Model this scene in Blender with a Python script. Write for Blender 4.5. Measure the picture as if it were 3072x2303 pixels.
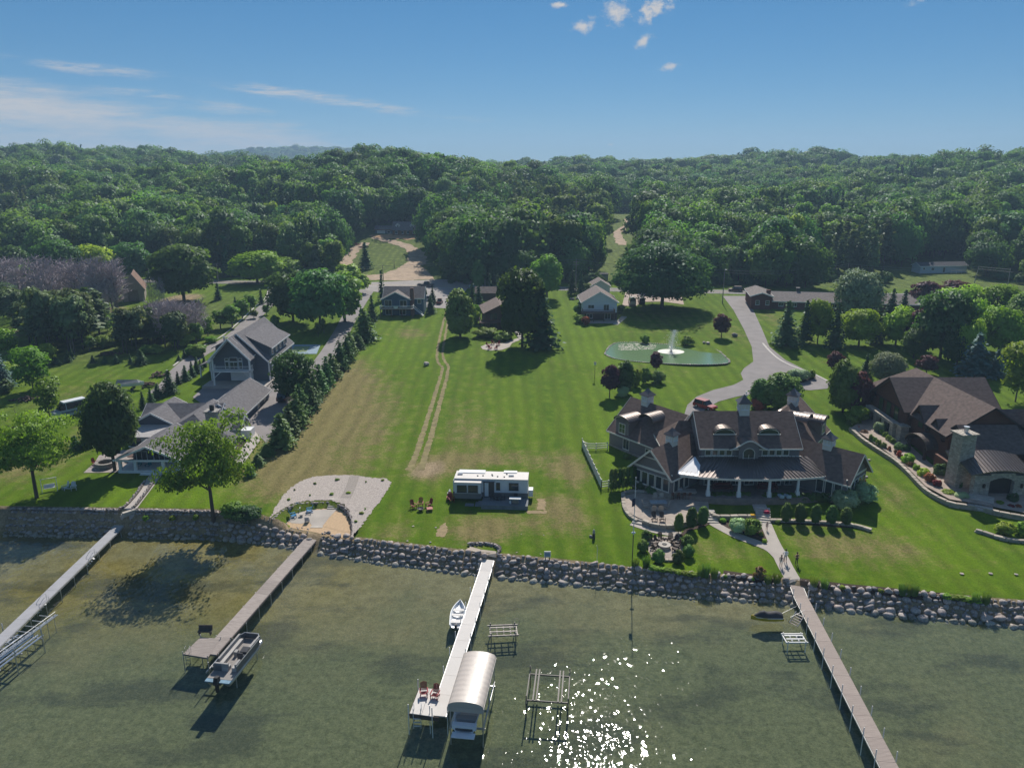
import bpy, bmesh, math, random
import numpy as np
from mathutils import Vector, Matrix
for _o in list(bpy.data.objects): bpy.data.objects.remove(_o)
S = bpy.context.scene; COL = S.collection
R = math.radians; PI = math.pi
random.seed(7); RNG = np.random.default_rng(11)
# ------------------------------------------------------------------ camera
F = 2338.0; PITCH = R(15.7); H = 50.0          # focal length in pixels of a 3072 px wide picture, tilt, height over the lake
CP, SP = math.cos(PITCH), math.sin(PITCH)
cam = bpy.data.cameras.new('camera'); cam_ob = bpy.data.objects.new('camera', cam); COL.objects.link(cam_ob)
cam.sensor_width = 36; cam.lens = F / 3072 * 36; cam.clip_end = 20000; cam.clip_start = 0.5
cam_ob.location = (0, 0, H); cam_ob.rotation_euler = (R(90) - PITCH, 0, 0)
S.camera = cam_ob
# ------------------------------------------------------------------ light and exposure
SUN_EL, SUN_AZ = R(41), R(8)                   # azimuth to the right of straight ahead (+Y)
W = bpy.data.worlds.new('World'); S.world = W; W.use_nodes = True
wn, wl = W.node_tree.nodes, W.node_tree.links
wn.clear()
def wnode(t, **k):
    n = wn.new(t)
    for a, v in k.items(): setattr(n, a, v)
    return n
def wmath(op, a, b=None, c=None, clamp=False):
    n = wn.new('ShaderNodeMath'); n.operation = op; n.use_clamp = clamp
    for i, v in enumerate((a, b, c)):
        if v is None: continue
        if isinstance(v, (int, float)): n.inputs[i].default_value = v
        else: wl.new(v, n.inputs[i])
    return n.outputs[0]
sky = wnode('ShaderNodeTexSky', sky_type='NISHITA', sun_disc=False)
sky.sun_elevation = SUN_EL; sky.sun_rotation = SUN_AZ
sky.altitude = 1200; sky.air_density = .8; sky.dust_density = 0.0; sky.ozone_density = 3.5
SKY_STRENGTH = 0.074
tc = wnode('ShaderNodeTexCoord'); sp = wnode('ShaderNodeSeparateXYZ'); wl.new(tc.outputs['Generated'], sp.inputs[0])
az = wmath('MULTIPLY', wmath('ARCTAN2', sp.outputs[0], sp.outputs[1]), 180 / PI)
el = wmath('MULTIPLY', wmath('ARCSINE', sp.outputs[2]), 180 / PI)
cb = wnode('ShaderNodeCombineXYZ'); wl.new(az, cb.inputs[0]); wl.new(el, cb.inputs[1])
def wnoise(sx, sy, rot, scale, detail=6, rough=.6, off=0.0):
    m = wnode('ShaderNodeMapping'); m.inputs['Rotation'].default_value[2] = R(rot); m.inputs['Scale'].default_value = (sx, sy, 1)
    m.inputs['Location'].default_value = (off, off * .7, off)
    wl.new(cb.outputs[0], m.inputs[0]); t = wnode('ShaderNodeTexNoise'); wl.new(m.outputs[0], t.inputs['Vector'])
    t.inputs['Scale'].default_value = scale; t.inputs['Detail'].default_value = detail; t.inputs['Roughness'].default_value = rough
    return t.outputs[0]
def wramp(v, lo, hi):
    n = wn.new('ShaderNodeMapRange'); n.interpolation_type = 'SMOOTHSTEP'; wl.new(v, n.inputs[0])
    n.inputs[1].default_value = lo; n.inputs[2].default_value = hi; return n.outputs[0]
def wblob(ca, ce, ra, re, tilt, nz, amp, lo=1.0, hi=.45):
    c, s = math.cos(R(tilt)), math.sin(R(tilt))
    da, de = wmath('SUBTRACT', az, ca), wmath('SUBTRACT', el, ce)
    u = wmath('DIVIDE', wmath('ADD', wmath('MULTIPLY', da, c), wmath('MULTIPLY', de, s)), ra)
    v = wmath('DIVIDE', wmath('SUBTRACT', wmath('MULTIPLY', de, c), wmath('MULTIPLY', da, s)), re)
    d = wmath('SQRT', wmath('ADD', wmath('MULTIPLY', u, u), wmath('MULTIPLY', v, v)))
    d = wmath('ADD', d, wmath('MULTIPLY', wmath('SUBTRACT', nz, .5), amp))
    return wramp(d, lo, hi)
n_puff = wnoise(1, 1.3, 0, 1.15, 10, .70)
n_cir = wnoise(.22, 1.6, 4, .9, 8, .66, 3.1)
n_wide = wnoise(.13, 1.1, 4, 1.0, 10, .68, 9.0)
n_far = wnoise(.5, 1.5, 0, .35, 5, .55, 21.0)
n_fine = wnoise(.35, 3.0, 5, 1.5, 12, .78, 5.0); wisp = wramp(n_fine, .36, .62)
puffs = [(7.0, 9.7, .9, 1.0, 60, 1.9), (4.9, 8.9, .9, .55, 20, 1.9), (8.8, 7.9, .75, .42, 25, 1.7), (10.7, 6.3, .75, .28, 12, 1.5), (9.5, 9.9, 1.5, .7, 20, 2.6),
         (25.6, 9.7, .8, .35, 25, 1.6), (-34.5, 1.9, .8, .3, 10, 1.6), (18.6, .75, .5, .18, 0, 1.2), (6.9, 1.35, .3, .1, 0, 1.3), (3.2, 10.2, .7, .2, 0, 2.4)]
clouds = None
for i, (a, e, ra, re, t, am) in enumerate(puffs):
    b = wblob(a, e, ra * 1.1, re * 1.1, t, n_puff, am * 1.6, 1.0, -.15)
    clouds = b if clouds is None else wmath('MAXIMUM', clouds, b)
for (a, e, ra, re, t, am, g) in [(-12.6, 4.25, 9.8, .40, -6.8, 2.2, .75), (-26.6, 5.6, 3.4, .35, -4, 2.6, .6), (-33, 6.1, 3, .2, 0, 2.2, .5), (-19.5, 3.7, 3.2, .45, -6, 2.8, .5), (-24, 4.3, 5, .3, -3, 2.8, .45)]:
    clouds = wmath('MAXIMUM', clouds, wmath('MULTIPLY', wmath('MULTIPLY', wblob(a, e, ra * 1.1, re * 1.35, t, n_cir, am, 1.0, .0), wisp), g * 1.15))
for (a, e, ra, re, t, am, g) in [(-31, 3.0, 13, 2.0, -5, 2.0, .78), (-19.5, 1.9, 11, 1.3, -5, 2.4, .7), (-27, .8, 17, 1.2, -2, 1.5, .62)]: clouds = wmath('MAXIMUM', clouds, wmath('MULTIPLY', wmath('MULTIPLY', wblob(a, e, ra, re * 1.1, t, n_wide, am, 1.05, .1), wmath('ADD', wmath('MULTIPLY', wisp, .45), .6)), g * 1.35))
# scattered puffs added outside the frame, their cover raised to fill the shade
fill_puffs = wmath('MULTIPLY', wramp(n_far, .52, .66), wramp(el, 12, 20))
clouds = wmath('MAXIMUM', clouds, wmath('MULTIPLY', fill_puffs, .7))
clouds = wmath('MULTIPLY', clouds, wramp(el, -.5, .4))
gam = wnode('ShaderNodeGamma'); gam.inputs['Gamma'].default_value = .62; wl.new(sky.outputs[0], gam.inputs['Color'])
hsv = wnode('ShaderNodeHueSaturation'); hsv.inputs['Saturation'].default_value = 1.5; hsv.inputs['Hue'].default_value = .485; wl.new(gam.outputs[0], hsv.inputs['Color'])
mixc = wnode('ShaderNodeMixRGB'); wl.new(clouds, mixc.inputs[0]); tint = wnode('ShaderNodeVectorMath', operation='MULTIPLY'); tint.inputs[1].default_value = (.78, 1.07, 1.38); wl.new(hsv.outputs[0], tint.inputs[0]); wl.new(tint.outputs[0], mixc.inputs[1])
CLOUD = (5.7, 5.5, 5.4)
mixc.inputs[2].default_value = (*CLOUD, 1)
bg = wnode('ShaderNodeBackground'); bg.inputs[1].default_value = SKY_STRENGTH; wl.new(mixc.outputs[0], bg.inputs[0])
wo = wnode('ShaderNodeOutputWorld'); wl.new(bg.outputs[0], wo.inputs[0])
W.cycles.sampling_method = 'MANUAL'; W.cycles.sample_map_resolution = 1024
sun = bpy.data.lights.new('sun', 'SUN'); sun_ob = bpy.data.objects.new('sun', sun); COL.objects.link(sun_ob)
sun.energy = 4.1; sun.angle = R(.53); sun.color = (1, .94, .85)
sun_dir = Vector((math.sin(SUN_AZ) * math.cos(SUN_EL), math.cos(SUN_AZ) * math.cos(SUN_EL), math.sin(SUN_EL)))
sun_ob.rotation_euler = sun_dir.to_track_quat('Z', 'Y').to_euler(); sun_ob.location = sun_dir * 400
S.view_settings.view_transform = 'Standard'; S.view_settings.look = 'None'
S.view_settings.exposure = 0.52; S.view_settings.gamma = 1; S.view_settings.use_curve_mapping = False
S.render.engine = 'CYCLES'
cy = S.cycles
cy.use_denoising = True; cy.max_bounces = 8; cy.diffuse_bounces = 4; cy.glossy_bounces = 2; cy.transmission_bounces = 3
cy.transparent_max_bounces = 10; cy.volume_bounces = 0; cy.caustics_reflective = False; cy.caustics_refractive = False
cy.use_adaptive_sampling = True; cy.adaptive_threshold = .015; cy.sample_clamp_indirect = 4
# ------------------------------------------------------------------ placing: a ray of the picture meets the terrain
def ray(px, py):
    u = (px - 1536) / F; v = (py - 1151.5) / F
    return (u, CP - SP * v, -SP - CP * v)
def PZ(px, py, z=0.0):
    r = ray(px, py); t = (z - H) / r[2]
    return (r[0] * t, r[1] * t, z)
SH = [(-300,1590),(0,1596),(400,1602),(620,1606),(760,1618),(850,1629),(960,1650),(1100,1674),(1430,1715),(1700,1741),(2050,1783),(2300,1792),(2600,1828),(3072,1870),(3400,1895)]
SHW = np.array([PZ(a, b)[:2] for a, b in SH])
SHX = np.concatenate(([-1500, -300], SHW[:, 0], [400, 1500])); SHY = np.concatenate(([118, 108], SHW[:, 1], [62, 40]))
def ys(x): return np.interp(x, SHX, SHY)
def sst(a, b, x):
    t = np.clip((np.asarray(x, float) - a) / (b - a), 0, 1); return t * t * (3 - 2 * t)
HILLS = [(-480, 860, 190, 230, 20), (-80, 540, 105, 120, 21), (345, 1000, 90, 150, 17), (500, 700, 170, 170, 20), (-850, 3000, 300, 500, 58), (-450, 3200, 260, 400, 46), (-270, 690, 140, 80, -9), (140, 640, 190, 100, -9), (330, 790, 120, 90, -8), (120, 1000, 150, 150, 7), (-300, 560, 120, 110, 8)]
ROADK = -.13
def roady(x): return 282 + ROADK * np.asarray(x, float) * sst(-400, -100, x) * (1 - .0 * x)
POND = PZ(1822, 1056, 4.6); POND_R = (18.5, 12.5)
PIT = None
def hz(x, y):
    x = np.asarray(x, float); y = np.asarray(y, float)
    t = y - ys(x); ztop = 2.7 - 1.3 * sst(-38, -28, x)
    bed = np.maximum(-2.6, -.35 + .045 * np.minimum(t, 0))
    bank = -.35 + (ztop + .35) * sst(0, 1, np.clip(t / 2.6, 0, 1) * .5 + 0) * 2
    bank = -.35 + (ztop + .35) * np.clip(t / 2.6, 0, 1)
    yr = roady(x); tr = np.maximum(yr - ys(x), 10)
    k = np.clip((t - 2.6) / (tr - 8), 0, 1)
    lawn = ztop + (7 - ztop) * k
    z = np.where(t < 0, bed, np.where(t < 2.6, bank, lawn))
    b = sst(30, 480, y - yr) * 19 + sst(500, 1500, y - yr) * 4
    for cx, cy_, sx, sy, a in HILLS:
        b = b + a * np.exp(-((x - cx) / sx) ** 2 - ((y - cy_) / sy) ** 2) * sst(12, 120, y - yr)
    z = z + b
    dp = np.sqrt(((x - POND[0]) / POND_R[0]) ** 2 + ((y - POND[1]) / POND_R[1]) ** 2)
    z = z + (4.55 - z) * (1 - sst(.95, 1.5, dp))
    return z
def h(x, y): return float(hz(x, y))
def G(px, py, dz=0.0):
    """The point of the terrain seen at a picture position."""
    r = ray(px, py); t0 = (6 - H) / min(r[2], -1e-3) if r[2] < 0 else 150
    t = 40.0; step = 1.0; prev = t
    for _ in range(4000):
        x, y, z = r[0] * t, r[1] * t, H + r[2] * t
        if z <= h(x, y): break
        prev = t; t += max(.5, (z - h(x, y)) * .5)
        if t > 5000: break
    a, b = prev, t
    for _ in range(24):
        m = (a + b) / 2
        if H + r[2] * m <= h(r[0] * m, r[1] * m): b = m
        else: a = m
    return (r[0] * b, r[1] * b, h(r[0] * b, r[1] * b) + dz)
def depth(p): return p[1] * CP - (p[2] - H) * SP
def size_at(p, npx): return npx * depth(p) / F           # metres covered by npx picture pixels at a point
def tall_at(p, ytop):
    """Height of an upright thing standing at p whose top is at picture row ytop."""
    v = (ytop - 1151.5) / F; s = (SP + CP * v) / (CP - SP * v)
    return (H - p[1] * s) - p[2]
# ------------------------------------------------------------------ materials
MATS = {}
def newmat(name):
    m = bpy.data.materials.new(name); m.use_nodes = True; nt = m.node_tree; b = nt.nodes['Principled BSDF']
    return m, nt, nt.nodes, nt.links, b
def M(name, col=None, rough=.75, var=.18, scale=2.0, bump=0.0, bscale=None, metal=0.0, rnd=0.0, spec=.3, stretch=None, coord='Object', detail=4):
    if name in MATS: return MATS[name]
    m, nt, N, L, b = newmat(name)
    t = N.new('ShaderNodeTexCoord'); src = t.outputs[coord]
    if stretch:
        mp = N.new('ShaderNodeMapping'); mp.inputs['Scale'].default_value = stretch; L.new(src, mp.inputs[0]); src = mp.outputs[0]
    nz = N.new('ShaderNodeTexNoise'); nz.inputs['Scale'].default_value = scale; nz.inputs['Detail'].default_value = detail; L.new(src, nz.inputs['Vector'])
    mr = N.new('ShaderNodeMapRange'); mr.inputs[1].default_value = .25; mr.inputs[2].default_value = .75
    mr.inputs[3].default_value = 1 - var; mr.inputs[4].default_value = 1 + var; L.new(nz.outputs[0], mr.inputs[0])
    fac = mr.outputs[0]
    if rnd:
        oi = N.new('ShaderNodeObjectInfo'); m2 = N.new('ShaderNodeMapRange'); m2.inputs[3].default_value = 1 - rnd; m2.inputs[4].default_value = 1 + rnd
        L.new(oi.outputs['Random'], m2.inputs[0]); mm = N.new('ShaderNodeMath'); mm.operation = 'MULTIPLY'; L.new(fac, mm.inputs[0]); L.new(m2.outputs[0], mm.inputs[1]); fac = mm.outputs[0]
    vm = N.new('ShaderNodeVectorMath'); vm.operation = 'SCALE'; vm.inputs[0].default_value = col; L.new(fac, vm.inputs['Scale'])
    L.new(vm.outputs[0], b.inputs['Base Color'])
    b.inputs['Roughness'].default_value = rough; b.inputs['Metallic'].default_value = metal; b.inputs['Specular IOR Level'].default_value = spec
    if bump:
        bn = N.new('ShaderNodeTexNoise'); bn.inputs['Scale'].default_value = bscale or scale * 4; bn.inputs['Detail'].default_value = 5; L.new(src, bn.inputs['Vector'])
        bp = N.new('ShaderNodeBump'); bp.inputs['Strength'].default_value = bump; bp.inputs['Distance'].default_value = .05; L.new(bn.outputs[0], bp.inputs['Height']); L.new(bp.outputs[0], b.inputs['Normal'])
    MATS[name] = m; return m
def MLEAF(name, col, col2=None, trans=.5, rnd=.3, scale=.35, tip=None):
    """Leaves: diffuse plus some light let through, tint varied in clumps and from tree to tree."""
    if name in MATS: return MATS[name]
    m, nt, N, L, b = newmat(name); N.remove(b)
    out = [n for n in N if n.type == 'OUTPUT_MATERIAL'][0]
    t = N.new('ShaderNodeTexCoord'); nz = N.new('ShaderNodeTexNoise'); nz.inputs['Scale'].default_value = scale; nz.inputs['Detail'].default_value = 5; L.new(t.outputs['Object'], nz.inputs['Vector'])
    mr = N.new('ShaderNodeMapRange'); mr.inputs[1].default_value = .3; mr.inputs[2].default_value = .7; L.new(nz.outputs[0], mr.inputs[0])
    mx = N.new('ShaderNodeMixRGB'); L.new(mr.outputs[0], mx.inputs[0]); mx.inputs[1].default_value = (*col, 1); mx.inputs[2].default_value = (*(col2 or [c * 1.5 for c in col]), 1)
    oi = N.new('ShaderNodeObjectInfo'); hs = N.new('ShaderNodeHueSaturation')
    m1 = N.new('ShaderNodeMapRange'); m1.inputs[3].default_value = 1 - rnd; m1.inputs[4].default_value = 1 + rnd * 1.3; L.new(oi.outputs['Random'], m1.inputs[0]); L.new(m1.outputs[0], hs.inputs['Value'])
    r2 = N.new('ShaderNodeMath'); r2.operation = 'MULTIPLY'; r2.inputs[1].default_value = 7.31; L.new(oi.outputs['Random'], r2.inputs[0])
    r3 = N.new('ShaderNodeMath'); r3.operation = 'FRACT'; L.new(r2.outputs[0], r3.inputs[0])
    m3 = N.new('ShaderNodeMapRange'); m3.inputs[3].default_value = .5 - rnd * .09; m3.inputs[4].default_value = .5 + rnd * .09; L.new(r3.outputs[0], m3.inputs[0]); L.new(m3.outputs[0], hs.inputs['Hue'])
    L.new(mx.outputs[0], hs.inputs['Color'])
    d = N.new('ShaderNodeBsdfDiffuse'); L.new(hs.outputs[0], d.inputs[0])
    tr = N.new('ShaderNodeBsdfTranslucent')
    tm = N.new('ShaderNodeVectorMath'); tm.operation = 'MULTIPLY'; tm.inputs[1].default_value = (1.15, 1.25, .5); L.new(hs.outputs[0], tm.inputs[0]); L.new(tm.outputs[0], tr.inputs[0])
    ms = N.new('ShaderNodeMixShader'); ms.inputs[0].default_value = trans; L.new(d.outputs[0], ms.inputs[1]); L.new(tr.outputs[0], ms.inputs[2])
    gl = N.new('ShaderNodeBsdfGlossy'); gl.inputs['Roughness'].default_value = .45; gl.inputs[0].default_value = (.8, .85, .9, 1)
    m4 = N.new('ShaderNodeMixShader'); m4.inputs[0].default_value = .015; L.new(ms.outputs[0], m4.inputs[1]); L.new(gl.outputs[0], m4.inputs[2])
    L.new(m4.outputs[0], out.inputs[0]); MATS[name] = m; return m
# ------------------------------------------------------------------ meshes
class MB:
    def __init__(s): s.v = []; s.f = []; s.mi = []; s.cur = 0
    def add(s, vs, fs):
        o = len(s.v); s.v.extend(vs); s.f.extend([tuple(i + o for i in f) for f in fs]); s.mi.extend([s.cur] * len(fs)); return s
    def box(s, x0, x1, y0, y1, z0, z1):
        return s.add([(x0,y0,z0),(x1,y0,z0),(x1,y1,z0),(x0,y1,z0),(x0,y0,z1),(x1,y0,z1),(x1,y1,z1),(x0,y1,z1)],
                     [(0,3,2,1),(4,5,6,7),(0,1,5,4),(1,2,6,5),(2,3,7,6),(3,0,4,7)])
    def cbox(s, c, d, rz=0, tilt=0, taper=1):
        """box of size d centred at c, turned by rz about z, tipped by tilt about its own x"""
        cz, sz, ct, st = math.cos(rz), math.sin(rz), math.cos(tilt), math.sin(tilt); vs = []
        for k in (-1, 1):
            for i, j in ((-1,-1),(1,-1),(1,1),(-1,1)):
                tp = taper if k > 0 else 1
                x, y, z = i * d[0] / 2 * tp, j * d[1] / 2 * tp, k * d[2] / 2
                y, z = y * ct - z * st, y * st + z * ct
                vs.append((c[0] + x * cz - y * sz, c[1] + x * sz + y * cz, c[2] + z))
        return s.add(vs, [(0,3,2,1),(4,5,6,7),(0,1,5,4),(1,2,6,5),(2,3,7,6),(3,0,4,7)])
    def bar(s, p, q, w, hh=None):
        """rectangular bar from p to q, w wide, hh high"""
        hh = hh or w; p, q = Vector(p), Vector(q); d = (q - p)
        if d.length < 1e-6: return s
        d.normalize(); u = Vector((-d.y, d.x, 0))
        if u.length < 1e-4: u = Vector((1, 0, 0))
        u.normalize(); n = d.cross(u); u *= w / 2; n *= hh / 2
        vs = [tuple(a + b) for a in (p, q) for b in (-u - n, u - n, u + n, -u + n)]
        return s.add(vs, [(0,3,2,1),(4,5,6,7),(0,1,5,4),(1,2,6,5),(2,3,7,6),(3,0,4,7)])
    def tube(s, pts, rad, n=6, cap=True):
        pts = [Vector(p) for p in pts]; rs = rad if isinstance(rad, (list, tuple)) else [rad] * len(pts); o = len(s.v); vs = []
        for i, p in enumerate(pts):
            d = (pts[min(i + 1, len(pts) - 1)] - pts[max(i - 1, 0)])
            d = d.normalized() if d.length > 1e-9 else Vector((0, 0, 1))
            u = d.cross(Vector((0, 0, 1)) if abs(d.z) < .95 else Vector((1, 0, 0))).normalized(); w = d.cross(u)
            for k in range(n):
                a = 2 * PI * k / n; vs.append(tuple(p + (u * math.cos(a) + w * math.sin(a)) * rs[i]))
        fs = [(i*n+k, i*n+(k+1)%n, (i+1)*n+(k+1)%n, (i+1)*n+k) for i in range(len(pts) - 1) for k in range(n)]
        if cap: fs += [tuple(range(n - 1, -1, -1)), tuple((len(pts) - 1) * n + k for k in range(n))]
        return s.add(vs, fs)
    def lathe(s, prof, c=(0,0,0), n=12, sx=1, sy=1):
        vs = [(c[0] + r * math.cos(2*PI*k/n) * sx, c[1] + r * math.sin(2*PI*k/n) * sy, c[2] + z) for r, z in prof for k in range(n)]
        fs = [(i*n+k, i*n+(k+1)%n, (i+1)*n+(k+1)%n, (i+1)*n+k) for i in range(len(prof) - 1) for k in range(n)]
        fs += [tuple(range(n - 1, -1, -1)), tuple((len(prof) - 1) * n + k for k in range(n))]
        return s.add(vs, fs)
    def slab(s, pts, th):
        """thick plate: 3-D polygon pts (seen from above counter-clockwise) pushed straight down by th"""
        n = len(pts); vs = [tuple(p) for p in pts] + [(p[0], p[1], p[2] - th) for p in pts]
        return s.add(vs, [tuple(range(n)), tuple(range(2*n - 1, n - 1, -1))] + [(i, i + n, (i + 1) % n + n, (i + 1) % n) for i in range(n)])
    def prism(s, poly, z0, z1):
        return s.slab([(p[0], p[1], z1) for p in poly], z1 - z0)
    def quad(s, *p): return s.add([tuple(q) for q in p], [tuple(range(len(p)))])
    def mesh(s, name, mats, smooth=False):
        me = bpy.data.meshes.new(name); me.from_pydata(s.v, [], s.f)
        for m in (mats if isinstance(mats, (list, tuple)) else [mats]): me.materials.append(m)
        if any(s.mi): me.polygons.foreach_set('material_index', s.mi)
        bm = bmesh.new(); bm.from_mesh(me); bmesh.ops.recalc_face_normals(bm, faces=bm.faces); bm.to_mesh(me); bm.free()
        if smooth: me.polygons.foreach_set('use_smooth', [True] * len(me.polygons))
        me.update(); return me
    def build(s, name, mats, parent=None, smooth=False, **k):
        return obj(name, s.mesh(name, mats, smooth), parent, **k)
def obj(name, me, parent=None, loc=None, rz=None, kind=None, label=None):
    o = bpy.data.objects.new(name, me); COL.objects.link(o)
    if parent is not None: o.parent = parent
    if loc is not None: o.location = loc
    if rz is not None: o.rotation_euler = (0, 0, rz)
    if kind: o['kind'] = kind
    if label: o['label'] = label
    return o
def tag(o, label, cat, group=None):
    o['label'] = label; o['category'] = cat
    if group: o['group'] = group
    return o
def thing(name, label, cat, loc=(0,0,0), rz=0, group=None):
    o = bpy.data.objects.new(name, None); COL.objects.link(o); o.location = loc; o.rotation_euler = (0, 0, rz); o.empty_display_size = .3
    return tag(o, label, cat, group)
CHILD = {}
def dup(root, loc, rz=0, label=None, group=None, scale=None):
    """A copy of a thing with copies of its parts and sub-parts; meshes are shared."""
    c = root.copy(); COL.objects.link(c); c.location = loc; c.rotation_euler = (0, 0, rz)
    if scale: c.scale = scale if isinstance(scale, (tuple, list)) else (scale,) * 3
    if label: c['label'] = label
    if group: c['group'] = group
    if root.name not in CHILD: CHILD[root.name] = [(a, list(a.children)) for a in root.children]
    for a, subs in CHILD[root.name]:
        b = a.copy(); COL.objects.link(b); b.parent = c
        for d in subs: e = d.copy(); COL.objects.link(e); e.parent = b
    return c
ORD = ['first','second','third','fourth','fifth','sixth','seventh','eighth','ninth','tenth','eleventh','twelfth','thirteenth','fourteenth','fifteenth','sixteenth','seventeenth','eighteenth','nineteenth','twentieth']
ORD += ['twenty-' + o for o in ORD[:9]] + ['thirtieth'] + ['thirty-' + o for o in ORD[:9]]
# sheets laid on the terrain
def ragged(poly, amp, step=.5):
    out = []; n = len(poly)
    for i in range(n):
        a, b = Vector(poly[i][:2]), Vector(poly[(i + 1) % n][:2]); k = max(1, int((b - a).length / step))
        for j in range(k): p = a.lerp(b, j / k); out.append((p.x + RNG.normal() * amp, p.y + RNG.normal() * amp))
    return out
def drape(name, poly, mat, dz, cell=1.5, kind='structure', parent=None, zfun=None, rag=0):
    if rag: poly = ragged(poly, rag, rag * 3.2)
    bm = bmesh.new(); f = bm.faces.new([bm.verts.new((p[0], p[1], 0)) for p in poly])
    xs = [p[0] for p in poly]; yy = [p[1] for p in poly]
    if cell:
        for ax, lo, hi in ((0, min(xs), max(xs)), (1, min(yy), max(yy))):
            n = int((hi - lo) / cell)
            for i in range(1, n + 1):
                c = [0, 0, 0]; c[ax] = lo + (hi - lo) * i / (n + 1); nn = [0, 0, 0]; nn[ax] = 1
                bmesh.ops.bisect_plane(bm, geom=bm.verts[:] + bm.edges[:] + bm.faces[:], plane_co=c, plane_no=nn, dist=1e-5)
    for v in bm.verts: v.co.z = (zfun or h)(v.co.x, v.co.y) + dz
    bmesh.ops.recalc_face_normals(bm, faces=bm.faces)
    if bm.faces and sum(f.normal.z for f in bm.faces) < 0: bmesh.ops.reverse_faces(bm, faces=bm.faces)
    me = bpy.data.meshes.new(name); bm.to_mesh(me); bm.free(); me.materials.append(mat)
    return obj(name, me, parent, kind=kind)
def smooth_line(pts, step=1.0):
    """Catmull-Rom through 2-D points, resampled."""
    P = [Vector(p[:2]) for p in pts]; P = [P[0] * 2 - P[1]] + P + [P[-1] * 2 - P[-2]]; out = []
    for i in range(1, len(P) - 2):
        n = max(2, int((P[i+1] - P[i]).length / step))
        for k in range(n):
            t = k / n; a, b, c, d = P[i-1], P[i], P[i+1], P[i+2]
            out.append(.5 * ((2*b) + (c - a) * t + (2*a - 5*b + 4*c - d) * t*t + (3*b - a - 3*c + d) * t**3))
    out.append(P[-2]); return out
def strip(name, pts, width, mat, dz, step=1.2, cross=3, kind='structure', parent=None, rag=0):
    """Ribbon along a line; width a number or a list of (0..1, width)."""
    L = smooth_line(pts, step); n = len(L); mb = MB()
    for i, p in enumerate(L):
        d = (L[min(i+1, n-1)] - L[max(i-1, 0)]).normalized(); u = Vector((-d.y, d.x))
        w = width if isinstance(width, (int, float)) else float(np.interp(i / (n - 1), [a for a, _ in width], [b for _, b in width]))
        for k in range(cross + 1):
            q = p + u * (w * (.5 - k / cross) + (RNG.normal() * rag if k in (0, cross) else 0)); mb.v.append((q.x, q.y, h(q.x, q.y) + dz))
    c1 = cross + 1
    for i in range(n - 1):
        for k in range(cross): mb.f.append((i*c1+k, i*c1+k+1, (i+1)*c1+k+1, (i+1)*c1+k)); mb.mi.append(0)
    o = mb.build(name, mat, parent)
    if kind: o['kind'] = kind
    return o
def GP(pts): return [G(a, b) for a, b in pts]
def offs(px, py, yr): return G(px, py)
# ------------------------------------------------------------------ the ground: one sheet from the lake bed to the far hills
def axis(a, b, fine0, fine1, d, grow=1.12, dmax=60):
    out = list(np.arange(fine0, fine1 + 1e-6, d)); s = d; v = fine1
    while v < b: s = min(s * grow, dmax); v += s; out.append(v)
    s = d; v = fine0; lo = []
    while v > a: s = min(s * grow, dmax); v -= s; lo.append(v)
    return np.array(lo[::-1] + out)
GX = axis(-2000, 2000, -92, 92, .75, 1.07, 30); GT = np.concatenate(([-95, -70, -50, -35, -22, -12, -6, -2, -.8, 0, .9, 1.8, 2.6], 2.6 + np.arange(1, 120) * .75, axis(92, 4200, 92, 330, 1.6, 1.06, 45)[1:]))
gx, gt = np.meshgrid(GX, GT, indexing='ij'); gy = ys(gx) + gt
gz = hz(gx, gy)
# a sunken sitting area in front of the gravel bed
PIT_PX = [(858,1560),(870,1540),(890,1523),(915,1516),(945,1513),(985,1511),(1012,1513),(1035,1525),(1050,1548),(1058,1580),(1050,1608),(1000,1600),(930,1585),(880,1572)]
PIT = [G(*p)[:2] for p in PIT_PX]
def inside(poly, x, y):
    x = np.asarray(x, float); y = np.asarray(y, float); r = np.zeros(x.shape, bool); n = len(poly)
    for i in range(n):
        (x1, y1), (x2, y2) = poly[i][:2], poly[i-1][:2]
        c = ((y1 > y) != (y2 > y)) & (x < (x2 - x1) * (y - y1) / (y2 - y1 + 1e-12) + x1); r ^= c
    return r
_pc = np.mean(np.array(PIT), 0); PIT_BIG = [tuple(_pc + (np.array(q) - _pc) * 1.13) for q in PIT]
PIT_Z = .95
gz = np.where(inside(PIT_BIG, gx, gy), np.minimum(gz, PIT_Z), gz)
nx, nt_ = gx.shape
verts = np.stack([gx, gy, gz], -1).reshape(-1, 3)
ii = (np.arange(nx - 1)[:, None] * nt_ + np.arange(nt_ - 1)[None, :]).reshape(-1)
faces = np.stack([ii, ii + nt_, ii + nt_ + 1, ii + 1], -1)
me = bpy.data.meshes.new('ground'); me.vertices.add(len(verts)); me.vertices.foreach_set('co', verts.reshape(-1).astype(np.float32))
me.loops.add(faces.size); me.loops.foreach_set('vertex_index', faces.reshape(-1).astype(np.int32))
me.polygons.add(len(faces)); me.polygons.foreach_set('loop_start', np.arange(0, faces.size, 4, dtype=np.int32)); me.polygons.foreach_set('use_smooth', [True] * len(faces)); me.update()
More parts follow.
